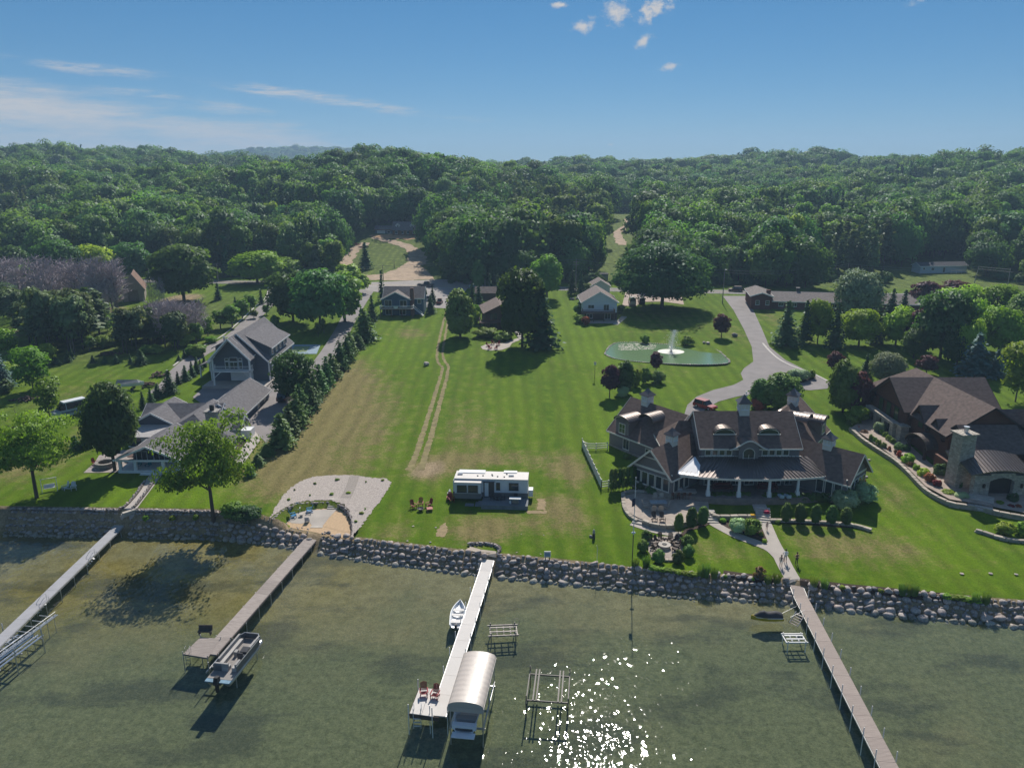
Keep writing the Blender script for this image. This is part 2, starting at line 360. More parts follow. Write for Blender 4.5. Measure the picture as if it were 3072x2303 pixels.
# what grows where: r dry grass, g lush grass, b wild growth / wood floor ; alpha bare soil
dry = np.full(gx.shape, .07); lush = np.zeros(gx.shape); wild = sst(9, 20, gy - roady(gx)); soil = np.zeros(gx.shape)
def splat(arr, px, py, rx, ry, amp):
    c = G(px, py); ax = size_at(c, rx); ay = max(abs(G(px, py - ry)[1] - G(px, py + ry)[1]) / 2, .8)
    arr += amp * np.exp(-((gx - c[0]) / ax) ** 2 - ((gy - c[1]) / ay) ** 2)
for a in [(940,1270,140,160,.75),(1000,1180,130,100,.5),(880,1420,120,70,.7),(1120,1300,80,140,.5),(1050,1120,80,50,.3),(1420,1300,120,60,.3),(2200,1000,60,40,.3),(1300,1405,90,40,.75),(1470,1375,130,26,.6),(1690,1395,90,45,.6),(1480,1575,130,40,.75),(1430,1610,80,30,.6),
          (1660,1530,60,45,.7),(1180,1590,70,50,.35),(1730,1560,60,60,.45),(2620,1640,190,60,.6),(2450,1640,60,50,.35),(2330,1560,80,40,.2),(2700,1500,60,60,.4),(60,1400,130,60,.6),(300,1290,80,60,.5),(250,1180,120,50,.35),
          (1990,960,120,40,.3),(1230,1000,60,20,.5),(1900,1120,140,20,.35),(2330,960,40,50,.4),(1400,1230,110,120,.2),(1560,1480,60,30,.4),(2150,1640,130,40,.3),(1730,1430,30,40,.5)]: splat(dry, *a)
for a in [(330,1470,140,50,1),(560,1490,120,40,1),(700,1420,50,90,.9),(640,1090,60,70,.9),(2750,1600,140,70,.9),(2900,1700,150,60,.5),(1780,1050,70,190,.8),(2000,1140,160,60,.4),(1180,1040,110,60,.7),(1500,1250,90,160,.35),(2650,1150,200,40,.7),
          (2960,1110,80,40,.8),(1830,1330,40,90,.6),(2550,1430,40,90,.7),(1130,1330,60,60,.4),(2080,1700,160,40,.3)]: splat(lush, *a)
for a in [(420,1000,160,60,1.3),(620,950,140,60,1.2),(180,1050,180,50,1.2),(740,940,60,40,1),(90,1210,120,40,.5),(20,1060,60,60,.8)]: splat(wild, *a)
for a in [(1300,1400,50,26,.9),(1255,1420,55,25,.6),(1420,1420,60,12,.4),(1500,1570,90,16,.4),(1700,1395,30,16,.4),(1640,1500,30,20,.4),(0,1010,60,40,1.4),(90,1080,80,20,.6),(520,905,50,14,1.1),(330,930,60,14,1.0),(560,890,60,12,.9),(2600,1630,60,14,.25),(2420,1390,30,12,.4)]: splat(soil, *a)
bank = (gt < 2.65) & (gt > -1.0)
soil = np.where(bank, 1.0, soil)
LAKE = (gt < -.5)
col = np.stack([np.clip(dry, 0, 1), np.clip(lush, 0, 1), np.clip(wild, 0, 1), np.clip(soil, 0, 1)], -1).reshape(-1, 4)
at = me.color_attributes.new('zone', 'FLOAT_COLOR', 'POINT'); at.data.foreach_set('color', col.reshape(-1).astype(np.float32))
bedv = me.attributes.new('bed', 'FLOAT', 'POINT'); bedv.data.foreach_set('value', sst(1.0, -1.0, gt).reshape(-1).astype(np.float32))
ground = obj('ground', me, kind='structure')
def tex_noise(N, L, src, scale, detail=5, rough=.55, stretch=None, dist=0):
    if stretch:
        mp = N.new('ShaderNodeMapping'); mp.inputs['Scale'].default_value = stretch; L.new(src, mp.inputs[0]); src = mp.outputs[0]
    n = N.new('ShaderNodeTexNoise'); n.inputs['Scale'].default_value = scale; n.inputs['Detail'].default_value = detail; n.inputs['Roughness'].default_value = rough; n.inputs['Distortion'].default_value = dist
    L.new(src, n.inputs['Vector']); return n.outputs[0]
def mrange(N, L, v, a, b, c=0.0, d=1.0, smooth=True):
    n = N.new('ShaderNodeMapRange'); n.interpolation_type = 'SMOOTHSTEP' if smooth else 'LINEAR'; L.new(v, n.inputs[0])
    for i, q in zip((1, 2, 3, 4), (a, b, c, d)): n.inputs[i].default_value = q
    return n.outputs[0]
def nm(N, L, op, a, b):
    n = N.new('ShaderNodeMath'); n.operation = op
    for i, v in enumerate((a, b)):
        if isinstance(v, (int, float)): n.inputs[i].default_value = v
        else: L.new(v, n.inputs[i])
    return n.outputs[0]
def cmix(N, L, f, a, b):
    n = N.new('ShaderNodeMixRGB')
    if isinstance(f, (int, float)): n.inputs[0].default_value = f
    else: L.new(f, n.inputs[0])
    for i, c in ((1, a), (2, b)):
        if isinstance(c, tuple): n.inputs[i].default_value = (*c, 1)
        else: L.new(c, n.inputs[i])
    return n.outputs[0]
def ground_mat():
    m, nt, N, L, b = newmat('ground')
    t = N.new('ShaderNodeTexCoord').outputs['Object']
    za = N.new('ShaderNodeAttribute'); za.attribute_name = 'zone'; zs = N.new('ShaderNodeSeparateColor'); L.new(za.outputs['Color'], zs.inputs[0])
    ba = N.new('ShaderNodeAttribute'); ba.attribute_name = 'bed'
    fine = tex_noise(N, L, t, 2.4, 8, .75); mid = tex_noise(N, L, t, .35, 6, .65); big = tex_noise(N, L, t, .06, 4, .6)
    streak = tex_noise(N, L, t, .5, 5, .6, (1.0, .12, 1))
    streak2 = tex_noise(N, L, t, .9, 5, .7, (.25, 1.0, 1))
    g = cmix(N, L, mrange(N, L, mid, .3, .7), (.058, .118, .002), (.088, .152, .004))
    g = cmix(N, L, nm(N, L, 'MULTIPLY', mrange(N, L, streak, .38, .62), .45), g, (.112, .172, .007))
    gl = cmix(N, L, mrange(N, L, fine, .3, .7), (.085, .160, .003), (.130, .210, .005))
    g = cmix(N, L, nm(N, L, 'MULTIPLY', zs.outputs[1], .85), g, gl)
    d = cmix(N, L, mrange(N, L, fine, .3, .7), (.125, .115, .038), (.235, .190, .085))
    df = nm(N, L, 'ADD', zs.outputs[0], nm(N, L, 'MULTIPLY', nm(N, L, 'SUBTRACT', mid, .5), 1.3))
    df = nm(N, L, 'ADD', df, nm(N, L, 'MULTIPLY', nm(N, L, 'SUBTRACT', fine, .5), 1.0))
    df = nm(N, L, 'ADD', df, nm(N, L, 'MULTIPLY', nm(N, L, 'SUBTRACT', streak2, .5), .5))
    g = cmix(N, L, nm(N, L, 'MULTIPLY', mrange(N, L, df, .12, .85), .95), g, d)
    w = cmix(N, L, mrange(N, L, mid, .3, .7), (.060, .095, .016), (.125, .165, .030))
    g = cmix(N, L, zs.outputs[2], g, w)
    # well behind the road the sheet is wood floor
    so = cmix(N, L, mrange(N, L, fine, .3, .7), (.20, .15, .085), (.36, .28, .18))
    sf = nm(N, L, 'ADD', za.outputs['Alpha'], nm(N, L, 'MULTIPLY', nm(N, L, 'SUBTRACT', fine, .5), .9))
    sf = nm(N, L, 'MULTIPLY', mrange(N, L, sf, .35, .75), za.outputs['Alpha'])
    g = cmix(N, L, sf, g, so)
    # lake bed: marl sand, weed beds further out
    lb = cmix(N, L, mrange(N, L, tex_noise(N, L, t, .9, 8, .7), .3, .7), (.150, .130, .066), (.235, .208, .116))
    weed = cmix(N, L, mrange(N, L, tex_noise(N, L, t, 1.6, 8, .75), .3, .7), (.080, .092, .050), (.155, .163, .092))
    gold = cmix(N, L, mrange(N, L, tex_noise(N, L, t, .9, 8, .7), .3, .7), (.165, .125, .030), (.26, .205, .070))
    px = N.new('ShaderNodeSeparateXYZ'); L.new(t, px.inputs[0])
    lb = cmix(N, L, nm(N, L, 'MULTIPLY', mrange(N, L, px.outputs[0], -8, -32), mrange(N, L, big, .35, .6)), lb, gold)  # golden bed, painted stronger where tree reflections block the sky
    off = nm(N, L, 'ADD', mrange(N, L, px.outputs[1], 92, 64, 0, 1), nm(N, L, 'MULTIPLY', nm(N, L, 'SUBTRACT', big, .5), 2.2))
    lb = cmix(N, L, mrange(N, L, off, .0, .9), lb, weed)
    dk = tex_noise(N, L, t, .10, 6, .65, (.55, 1.3, 1))
    lb = cmix(N, L, nm(N, L, 'MULTIPLY', mrange(N, L, dk, .50, .62), .55), lb, (.036, .042, .036))
    g = cmix(N, L, ba.outputs['Fac'], g, lb)
    # mowing and blade-scale contrast
    sx_ = N.new('ShaderNodeSeparateXYZ'); L.new(t, sx_.inputs[0]); mow = nm(N, L, 'MULTIPLY', nm(N, L, 'SINE', nm(N, L, 'ADD', nm(N, L, 'MULTIPLY', sx_.outputs[0], 2.1), nm(N, L, 'MULTIPLY', big, 9.0)), 0), nm(N, L, 'MULTIPLY', mrange(N, L, mid, .35, .6), .17))
    v = nm(N, L, 'ADD', mrange(N, L, tex_noise(N, L, t, 5.0, 8, .85), .28, .72, .62, 1.38), nm(N, L, 'MULTIPLY', mow, nm(N, L, 'SUBTRACT', 1.0, ba.outputs['Fac'])))
    vm = N.new('ShaderNodeVectorMath'); vm.operation = 'SCALE'; L.new(g, vm.inputs[0]); L.new(v, vm.inputs['Scale'])
    L.new(vm.outputs[0], b.inputs['Base Color']); b.inputs['Roughness'].default_value = .95; b.inputs['Specular IOR Level'].default_value = .1
    bp = N.new('ShaderNodeBump'); bp.inputs['Strength'].default_value = .5; bp.inputs['Distance'].default_value = .25; L.new(fine, bp.inputs['Height']); L.new(bp.outputs[0], b.inputs['Normal'])
    return m
me.materials.append(ground_mat())
# ------------------------------------------------------------------ the lake
def water_mat(name='lake_water', tint=(.93, .97, .92), s1=1.15, s2=3.4, amp=.066):
    m, nt, N, L, b = newmat(name); N.remove(b); out = [n for n in N if n.type == 'OUTPUT_MATERIAL'][0]
    t = N.new('ShaderNodeTexCoord').outputs['Object']
    n1 = tex_noise(N, L, t, s1, 1, .4, (1.25, .8, 1)); n2 = tex_noise(N, L, t, s2, 1, .5, (1.2, .85, 1)); n3 = tex_noise(N, L, t, .12, 3, .5)
    gust = mrange(N, L, n3, .35, .65, .55, 1.25)
    hgt = nm(N, L, 'MULTIPLY', nm(N, L, 'ADD', nm(N, L, 'MULTIPLY', n1, 1.0), nm(N, L, 'MULTIPLY', n2, .07)), gust)
    bp = N.new('ShaderNodeBump'); bp.inputs['Strength'].default_value = 1.0; bp.inputs['Distance'].default_value = amp; L.new(hgt, bp.inputs['Height'])
    fr = N.new('ShaderNodeFresnel'); fr.inputs['IOR'].default_value = 1.333; L.new(bp.outputs[0], fr.inputs['Normal'])
    geo = N.new('ShaderNodeNewGeometry'); fz_ = N.new('ShaderNodeMix'); L.new(geo.outputs['Backfacing'], fz_.inputs[0]); L.new(fr.outputs[0], fz_.inputs[2]); fz_.inputs[3].default_value = .04
    tr = N.new('ShaderNodeBsdfTransparent'); tr.inputs[0].default_value = (*tint, 1)
    gl = N.new('ShaderNodeBsdfGlossy'); gl.inputs['Roughness'].default_value = .025; L.new(bp.outputs[0], gl.inputs['Normal'])
    mx = N.new('ShaderNodeMixShader'); L.new(fz_.outputs[0], mx.inputs[0]); L.new(tr.outputs[0], mx.inputs[1]); L.new(gl.outputs[0], mx.inputs[2])
    L.new(mx.outputs[0], out.inputs[0]); return m
wm = MB(); cols = np.linspace(-1450, 1450, 60)
for x in np.unique(np.concatenate((cols, SHW[:, 0]))): wm.v += [(x, -500, 0), (x, float(ys(x)) + 1.0, 0)]
for i in range(len(wm.v) // 2 - 1): wm.f.append((2*i, 2*i+2, 2*i+3, 2*i+1)); wm.mi.append(0)
lake = wm.build('lake_water', water_mat()); lake['kind'] = 'structure'
# a deeper bed outside the frame towards the camera
mb = MB(); mb.quad((-1500, -500, -2.7), (1500, -500, -2.7), (1500, 30, -2.7), (-1500, 70, -2.7)); o = mb.build('lake_bed', M('deep_bed', (.06, .075, .03), scale=.3)); o['kind'] = 'structure'
# ------------------------------------------------------------------ roads, drives and walks
asphalt = M('asphalt', (.165, .16, .16), .9, .16, .4, .3, 6)
drive_grey = M('drive_asphalt', (.235, .215, .21), .9, .14, .35, .25, 6)
concrete = M('concrete', (.40, .36, .32), .9, .12, .5, .15, 6)
gravel_m = M('gravel', (.40, .35, .315), .95, .34, 5, .9, 12)
sand_m = M('sand', (.48, .34, .21), .95, .15, 3, .5, 10)
dirt_m = M('dirt', (.36, .27, .19), .95, .28, .5, .5, 3)
mulch = M('mulch', (.055, .036, .026), .95, .4, 5, .8, 12)
paver = M('paver', (.36, .31, .26), .9, .16, 1.2, .3, 6)
rp = [(x, float(roady(x))) for x in np.arange(-420, 421, 20)]
strip('road', rp, 8.5, asphalt, .05, 3.0, 4)
white_line = M('road_paint', (.6, .58, .5), .7)
yellow_line = M('yellow_road_paint', (.55, .38, .06), .7)
strip('road_marking', [(x, y - .1) for x, y in rp], .14, yellow_line, .075, 3, 1); strip('road_marking', [(x, y + .15) for x, y in rp], .14, yellow_line, .075, 3, 1)
strip('road_marking', [(x, y - 3.6) for x, y in rp], .14, white_line, .075, 3, 1); strip('road_marking', [(x, y + 3.7) for x, y in rp], .14, white_line, .075, 3, 1)
drape('driveway', GP([(2168,888),(2236,888),(2262,935),(2285,985),(2308,1040),(2356,1080),(2420,1112),(2492,1150),(2482,1166),(2430,1171),(2380,1166),(2330,1170),(2270,1180),(2210,1190),(2155,1205),(2120,1225),(2092,1252),(2050,1252),(2062,1215),(2090,1190),(2140,1170),(2200,1155),(2230,1140),(2222,1120),(2232,1105),(2260,1085),(2255,1040),(2230,985),(2200,930)]), drive_grey, .06, 3)
strip('kerb', GP([(2288,1030),(2310,1055),(2340,1080),(2385,1102),(2440,1122),(2492,1148)]), .5, M('kerb_concrete', (.5,.47,.44), .85), .11, 1.5, 1)
strip('access_road', GP([(1098,868),(1075,905),(1042,965),(1000,1040),(955,1105),(905,1165),(862,1240),(838,1300)]), [(0,6.5),(.4,4.6),(1,5.0)], drive_grey, .05, 1.5, 3)
strip('access_road', GP([(835,856),(826,890),(790,925),(742,970),(690,1015),(600,1062),(545,1105),(508,1150),(470,1180)]), [(0,6),(.3,4.4),(1,4)], drive_grey, .05, 1.5, 3)
strip('kerb', GP([(805,862),(798,892),(764,922),(715,968),(660,1012),(575,1056),(520,1098)]), .45, MATS['kerb_concrete'], .10, 1.5, 1)
drape('forecourt', GP([(578,1192),(600,1172),(628,1146),(806,1148),(872,1100),(905,1150),(872,1240),(800,1330),(770,1300),(720,1225),(610,1215)]), drive_grey, .07, 3)
drape('parking_area', GP([(1090,848),(1330,838),(1420,842),(1398,872),(1372,905),(1352,925),(1328,925),(1262,922),(1235,905),(1160,880),(1098,872)]), M('worn_asphalt', (.29,.265,.25), .9, .15, .4, .3, 6), .065, 4)
drape('dirt_lot', GP([(1040,838),(1062,820),(1110,826),(1150,822),(1190,806),(1225,795),(1262,800),(1290,815),(1302,838),(1200,842)]), dirt_m, .06, 4, rag=.5)
strip('dirt_track', GP([(1120,712),(1165,722),(1215,738),(1248,758),(1252,780),(1232,802),(1205,822),(1185,842)]), [(0,5),(.3,7),(.6,9),(1,13)], dirt_m, .07, 2, 3, rag=.6)
strip('dirt_track', GP([(1095,728),(1070,745),(1048,770),(1030,792),(1048,812),(1075,826)]), [(0,5),(.6,7),(1,6)], dirt_m, .065, 2, 3, rag=.6)
drape('dirt_lot', GP([(1105,706),(1180,702),(1250,704),(1262,714),(1230,720),(1190,716),(1130,714)]), M('orange_dirt', (.42,.25,.13), .95, .2, .6), .08, 3, rag=.5)
strip('dirt_track', GP([(1868,735),(1858,715),(1852,700),(1862,690),(1880,680),(1886,668),(1885,655)]), 5, dirt_m, .06, 3, 2, rag=.5)
drape('driveway', GP([(1866,918),(1876,878),(1996,878),(2046,892),(2052,914),(1990,905),(1926,906),(1908,918)]), M('pink_drive', (.40,.32,.27), .9, .15, .5), .06, 3)
track_m = M('bare_track', (.215,.18,.08), .95, .38, .8, .5, 4)
strip('wheel_track', GP([(1340,930),(1322,1000),(1311,1060),(1316,1090),(1328,1105),(1318,1140),(1300,1200),(1272,1290),(1246,1370),(1225,1410)]), [(0,.7),(.5,.62),(1,1.1)], track_m, .03, .45, 2, rag=.09)
strip('wheel_track', GP([(1350,930),(1337,1000),(1328,1060),(1336,1085),(1345,1100),(1338,1140),(1322,1200),(1298,1290),(1275,1370),(1262,1410)]), [(0,.7),(.5,.62),(1,1.1)], track_m, .03, .45, 2, rag=.09)
court = drape('tennis_court', GP([(866,1062),(950,1062),(962,1034),(878,1034)]), M('court_blue', (.22,.30,.36), .85), .06, 3)
drape('court_surface', GP([(872,1056),(918,1056),(932,1039),(884,1039)]), M('court_green', (.20,.27,.13), .85), .085, 3)
# gravel bed and sitting area
zz = lambda L: GP([(780 + a / 5.027, 1400 + b / 5.027) for a, b in L])
def hpit(x, y): return min(h(x, y), PIT_Z) if bool(inside(PIT, np.array([x]), np.array([y]))[0]) else h(x, y)
drape('gravel_bed', zz([(1000,130),(1220,125),(1440,130),(1700,170),(1900,180),(1980,240),(1880,430),(1700,660),(1560,850),(1430,1010),(1390,1060),(1395,900),(1385,760),(1340,650),(1270,575),(1200,545),(1060,505),(880,505),(700,515),(480,560),(330,640),(220,715),(150,800),(230,620),(330,460),(470,310),(640,210),(800,155)]), gravel_m, .06, 1.2, rag=.09)
def flatz(x, y): return PIT_Z
drape('sand_bed', PIT, sand_m, .03, 1.5, zfun=flatz)
drape('concrete_pad', [(p[0], p[1]) for p in (PZ(780 + a / 5.027, 1400 + b / 5.027, PIT_Z) for a, b in [(345,720),(420,675),(560,650),(800,655),(1030,640),(1160,645),(1050,760),(940,900),(795,900),(740,830),(620,860),(480,850),(370,800)])], concrete, .05, 1.5, zfun=flatz)
drape('sand_bed', [(p[0], p[1]) for p in (PZ(780 + a / 5.027, 1400 + b / 5.027, PIT_Z) for a, b in [(1160,660),(1260,690),(1350,790),(1385,880),(1375,980),(1280,985),(1180,960),(990,910),(945,900),(1055,760)])], sand_m, .05, 1.5, zfun=flatz)
drape('sand_bed', [(p[0], p[1]) for p in (PZ(780 + a / 5.027, 1400 + b / 5.027, PIT_Z) for a, b in [(250,800),(330,760),(370,805),(480,860),(620,870),(740,840),(790,905),(770,930),(500,920),(300,900)])], sand_m, .04, 1.5, zfun=flatz)
# walks of the big house
z4 = lambda L: GP([(1700 + a / 2.328, 1100 + b / 2.328) for a, b in L])
strip('walk', z4([(1378,1085),(1400,1140),(1440,1230),(1490,1320),(1530,1400),(1570,1470),(1590,1500)]), 1.9, concrete, .06, .8, 2)
strip('walk', z4([(1010,1085),(1100,1135),(1200,1185),(1310,1225),(1400,1262),(1450,1300),(1500,1360)]), [(0,1.5),(.6,1.6),(1,1.2)], concrete, .055, .8, 2)
strip('walk', z4([(450,1095),(520,1115),(600,1138),(690,1155),(770,1168),(800,1172)]), [(0,1.0),(.5,1.7),(1,1.8)], concrete, .055, .8, 2)
drape('mulch_bed', z4([(1050,1085),(1130,1070),(1240,1065),(1335,1080),(1360,1120),(1405,1225),(1390,1232),(1320,1205),(1210,1160),(1130,1130)]), mulch, .075, 1)
drape('mulch_bed', z4([(1420,1088),(1560,1098),(1700,1105),(1850,1118),(2000,1128),(2010,1112),(1850,1095),(1640,1080),(1430,1070)]), mulch, .07, 1)
drape('mulch_bed', z4([(780,1185),(830,1135),(900,1110),(985,1090),(1000,1098),(960,1120),(880,1140),(830,1165),(810,1195)]), mulch, .07, 1)
strip('mulch_bed', GP([(2170,1718),(2230,1728),(2300,1736),(2340,1742)]), 1.2, mulch, .07, .8, 2)
strip('mulch_bed', GP([(2400,1742),(2470,1752),(2560,1762),(2660,1772),(2760,1784),(2850,1794)]), 1.1, mulch, .07, .8, 2)
drape('stone_pit', z4([(560,1230),(600,1200),(690,1188),(790,1205),(820,1260),(815,1310),(760,1345),(680,1350),(590,1320),(565,1280)]), M('pit_stone', (.34,.29,.25), .9, .3, 2), .05, 1)
drape('mulch_bed', GP([(2345,1128),(2365,1113),(2400,1110),(2440,1120),(2448,1135),(2410,1148),(2370,1146)]), mulch, .10, 1)
# dry boat-shaped patch and slab prints in the grass by the trailer
zr = lambda L: GP([(1100 + a / 3.685, 1350 + b / 3.685) for a, b in L])
dead = M('dead_grass', (.29,.22,.12), .95, .2, 2, .4, 8)
drape('dead_grass_patch', zr([(870,800),(892,850),(888,900),(860,965),(800,962),(762,950),(770,905),(800,860),(840,820)]), dead, .03, .7, rag=.09)
drape('dead_grass_patch', zr([(1890,540),(1972,540),(1978,660),(1888,658)]), dead, .03, .7, rag=.09)
drape('dead_grass_patch', zr([(1770,668),(1990,672),(1996,704),(1770,702)]), dead, .03, .7, rag=.09)
# left house: front terrace and walks
z1 = lambda L: GP([(a / 2.457, 1000 + b / 2.457) for a, b in L])
drape('terrace', z1([(615,1028),(700,950),(730,900),(900,860),(1150,870),(1150,960),(1450,985),(1640,990),(1735,1010),(1690,1020),(1200,1020),(900,1025)]), M('flagstone', (.33,.29,.27), .9, .2, 1.5, .3, 5), .05, 1.5)
strip('walk', z1([(1170,1020),(1130,1070),(1060,1160),(990,1250),(960,1290),(945,1315)]), [(0,1.9),(1,2.0)], M('walk_stone', (.42,.38,.35), .9, .15, 1, .2, 6), .06, .8, 2)
strip('walk', z1([(1715,1005),(1770,930),(1850,820),(1930,710),(2010,620),(2050,570)]), 2.1, MATS['walk_stone'], .06, .8, 2)
drape('mulch_bed', z1([(1640,880),(1760,890),(1720,960),(1660,965)]), mulch, .05, 1)
drape('mulch_bed', z1([(1700,860),(1760,860),(1990,590),(1940,600),(1850,680),(1790,760)]), mulch, .05, 1.5)
drape('sand_bed', zr([(1140,1065),(1260,1100),(1430,1120),(1430,1190),(1310,1165),(1130,1110)]), M('pale_slab', (.42,.36,.29), .9, .15, 2), .06, .6)
# round patio with chairs by the brown house
drape('round_patio', GP([(1442,1040),(1456,1034),(1480,1030),(1510,1030),(1535,1020),(1556,1014),(1560,1020),(1536,1030),(1528,1042),(1505,1050),(1470,1052),(1448,1048)]), concrete, .06, 1)
# ------------------------------------------------------------------ the pond
pz = 4.62
zp = lambda L: [PZ(1700 + a / 2.765, 650 + b / 2.765, pz)[:2] for a, b in L]
pond_px = [(315,1140),(330,1105),(370,1065),(420,1045),(520,1040),(700,1050),(900,1063),(1080,1075),(1200,1090),(1270,1120),(1320,1165),(1350,1195),(1335,1215),(1250,1224),(1100,1227),(900,1222),(700,1212),(560,1200),(450,1186),(370,1168)]
pond_xy = smooth_line(zp(pond_px + [pond_px[0]]), 1.0)
mm, nt, N, L, b = newmat('pond_water'); b.inputs['Base Color'].default_value = (.15, .24, .12, 1); b.inputs['Roughness'].default_value = .1; b.inputs['Specular IOR Level'].default_value = .6
_t = N.new('ShaderNodeTexCoord').outputs['Object']; bp = N.new('ShaderNodeBump'); bp.inputs['Distance'].default_value = .02; L.new(tex_noise(N, L, _t, 2.5, 3), bp.inputs['Height']); L.new(bp.outputs[0], b.inputs['Normal'])
drape('pond_water', [(p.x, p.y) for p in pond_xy[:-1]], mm, 0, 4, zfun=lambda x, y: pz)

# ------------------------------------------------------------------ the air: thin summer haze round everything, the sky outside it
hz_ = MB(); hz_.box(-2250, 2250, -620, 4700, -4.2, 190); hm, nt, N, L, b = newmat('haze'); N.remove(b); pv = N.new('ShaderNodeVolumePrincipled'); pv.inputs['Density'].default_value = .00024; pv.inputs['Color'].default_value = (.50, .74, 1, 1); pv.inputs['Anisotropy'].default_value = .1
L.new(pv.outputs[0], [n for n in N if n.type == 'OUTPUT_MATERIAL'][0].inputs['Volume']); hz_.build('haze', hm)['kind'] = 'stuff'
# ------------------------------------------------------------------ trees: tapered trunk with limbs, crown of leaf-sized faces in clumps
def quads_mesh(name, C, Nn, size, mat, aspect=1.0, rng=RNG, up=None):
    """One small leaf spray (a bent quad) per row: centres C, facing Nn."""
    n = len(C); Nn = Nn / (np.linalg.norm(Nn, axis=1, keepdims=True) + 1e-9)
    ref = rng.normal(size=(n, 3)) if up is None else up
    U = np.cross(Nn, ref); U /= (np.linalg.norm(U, axis=1, keepdims=True) + 1e-9); V = np.cross(Nn, U)
    s = (np.asarray(size) * np.ones(n))[:, None]; a = s * aspect * .5; b = s * .5
    k = rng.uniform(-.25, .25, (n, 4, 1)) * s[:, None]
    P = np.stack([C - U * a - V * b, C + U * a - V * b * .8, C + U * a * .8 + V * b, C - U * a * .9 + V * b * .9], 1) + k * Nn[:, None]
    return P.reshape(-1, 3)
def mesh_quads(name, P, mat, extra=None, extra_mat=None, nrm=None):
    n = len(P) // 4; me = bpy.data.meshes.new(name)
    ev, ef = (extra.v, extra.f) if extra else ([], [])
    nv = len(P) + len(ev); co = np.concatenate([P, np.array(ev, float).reshape(-1, 3)]) if ev else P
    me.vertices.add(nv); me.vertices.foreach_set('co', co.reshape(-1).astype(np.float32))
    li = list(range(n * 4)); ls = list(range(0, n * 4, 4)); mi = [0] * n
    o = len(li)
    for f in ef: ls.append(o); li.extend(i + len(P) for i in f); o += len(f); mi.append(1)
    me.loops.add(len(li)); me.loops.foreach_set('vertex_index', np.array(li, np.int32))
    me.polygons.add(len(ls)); me.polygons.foreach_set('loop_start', np.array(ls, np.int32))
    me.materials.append(mat)
    if extra: me.materials.append(extra_mat); me.polygons.foreach_set('material_index', np.array(mi, np.int32))
    me.update(calc_edges=True)
    if nrm is not None:
        q = nrm / (np.linalg.norm(nrm, axis=1, keepdims=True) + 1e-9); vn = np.zeros((nv, 3)); vn[:len(P)] = np.repeat(q, 4, 0)
        if ev: e0 = np.array(ev, float).reshape(-1, 3).copy(); e0[:, 2] = 0; vn[len(P):] = e0 / (np.linalg.norm(e0, axis=1, keepdims=True) + 1e-6) + 1e-3
        me.polygons.foreach_set('use_smooth', [True] * len(ls)); me.normals_split_custom_set_from_vertices(vn.tolist())
    return me
def ell_pts(n, rng):
    d = rng.normal(size=(n, 3)); return d / np.linalg.norm(d, axis=1, keepdims=True)
def crown_broad(rng, rx=1.0, cs=1.0, z0=.22, z1=1.0, nclump=45, per=55, size=.09, lumpy=.30, top=.55, fill=.35, layered=0, droop=0):
    """Points and facings of a broadleaf crown in a unit tree (height 1, radius rx*.5)."""
    C, Nn, Sz, SN = [], [], [], []; per = int(per * 1.7); size = size * .74
    zc = z0 + (z1 - z0) * (1 - top); up, dn = z1 - zc, zc - z0
    D = ell_pts(nclump, rng); lump = 1 + lumpy * (rng.random(nclump) - .6)
    for i in range(nclump):
        d = D[i]; r = lump[i] * (rng.uniform(.55, 1) if rng.random() < fill else 1)
        az_ = .5 * rx * .78 * r
        c = np.array([d[0] * az_, d[1] * az_, zc + d[2] * (up if d[2] > 0 else dn) * .82 * r])
        cr = cs * rng.uniform(.11, .19) * (rx ** .5) * (1.15 if d[2] > 0 else .95)
        q = ell_pts(per, rng); q[:, 2] = np.where(q[:, 2] < -.45, -q[:, 2], q[:, 2])
        rad = cr * rng.uniform(.62, 1.05, (per, 1)); flat = np.array([1.15, 1.15, .42 if layered else .85])
        p = c + q * rad * flat
        if droop: p[:, 2] -= droop * np.maximum(0, np.hypot(p[:, 0], p[:, 1]) / (.5 * rx) - .6) ** 1.5
        nrm = q * .75 + np.array([0, 0, .35]) + d * .3 + rng.normal(size=q.shape) * .42
        C.append(p); Nn.append(nrm); Sz.append(np.full(per, size) * rng.uniform(.7, 1.25, per)); SN.append(q * .85 + d * .55 + np.array([0, 0, .25]) + rng.normal(size=q.shape) * .36)
    return np.concatenate(C), np.concatenate(Nn), np.concatenate(Sz), np.concatenate(SN)
def crown_conifer(rng, rx=.42, z0=.06, levels=22, per=13, size=.05, droop=.12, shape=.9, gap=.15, tilt=.0):
    C, Nn, Sz, U = [], [], [], []
    for l in range(levels):
        f = (l + rng.uniform(-.2, .2)) / levels; z = z0 + (1 - z0) * f; r = .5 * rx * max(.02, 1 - f) ** shape
        nb = max(4, int(per * (1 - f * .7)))
        for k in range(nb):
            if rng.random() < gap: continue
            a = 2 * PI * (k + rng.random()) / nb; rr = r * rng.uniform(.72, 1.1); m = max(2, int(rr / (size * .42)))
            for j in range(m):
                t = (j + .6) / m; x = rr * t
                zz_ = z - droop * x * t + rng.normal() * size * .15 + .03 * (1 - t)
                w = size * (1.15 - .45 * t)
                C.append((math.cos(a) * x + rng.normal() * size * .2, math.sin(a) * x + rng.normal() * size * .2, zz_))
                Nn.append((math.cos(a) * .45 + rng.normal() * .4, math.sin(a) * .45 + rng.normal() * .4, .75)); Sz.append(w)
    SN = np.array(Nn, float); return np.array(C), np.array(Nn, float), np.array(Sz), SN
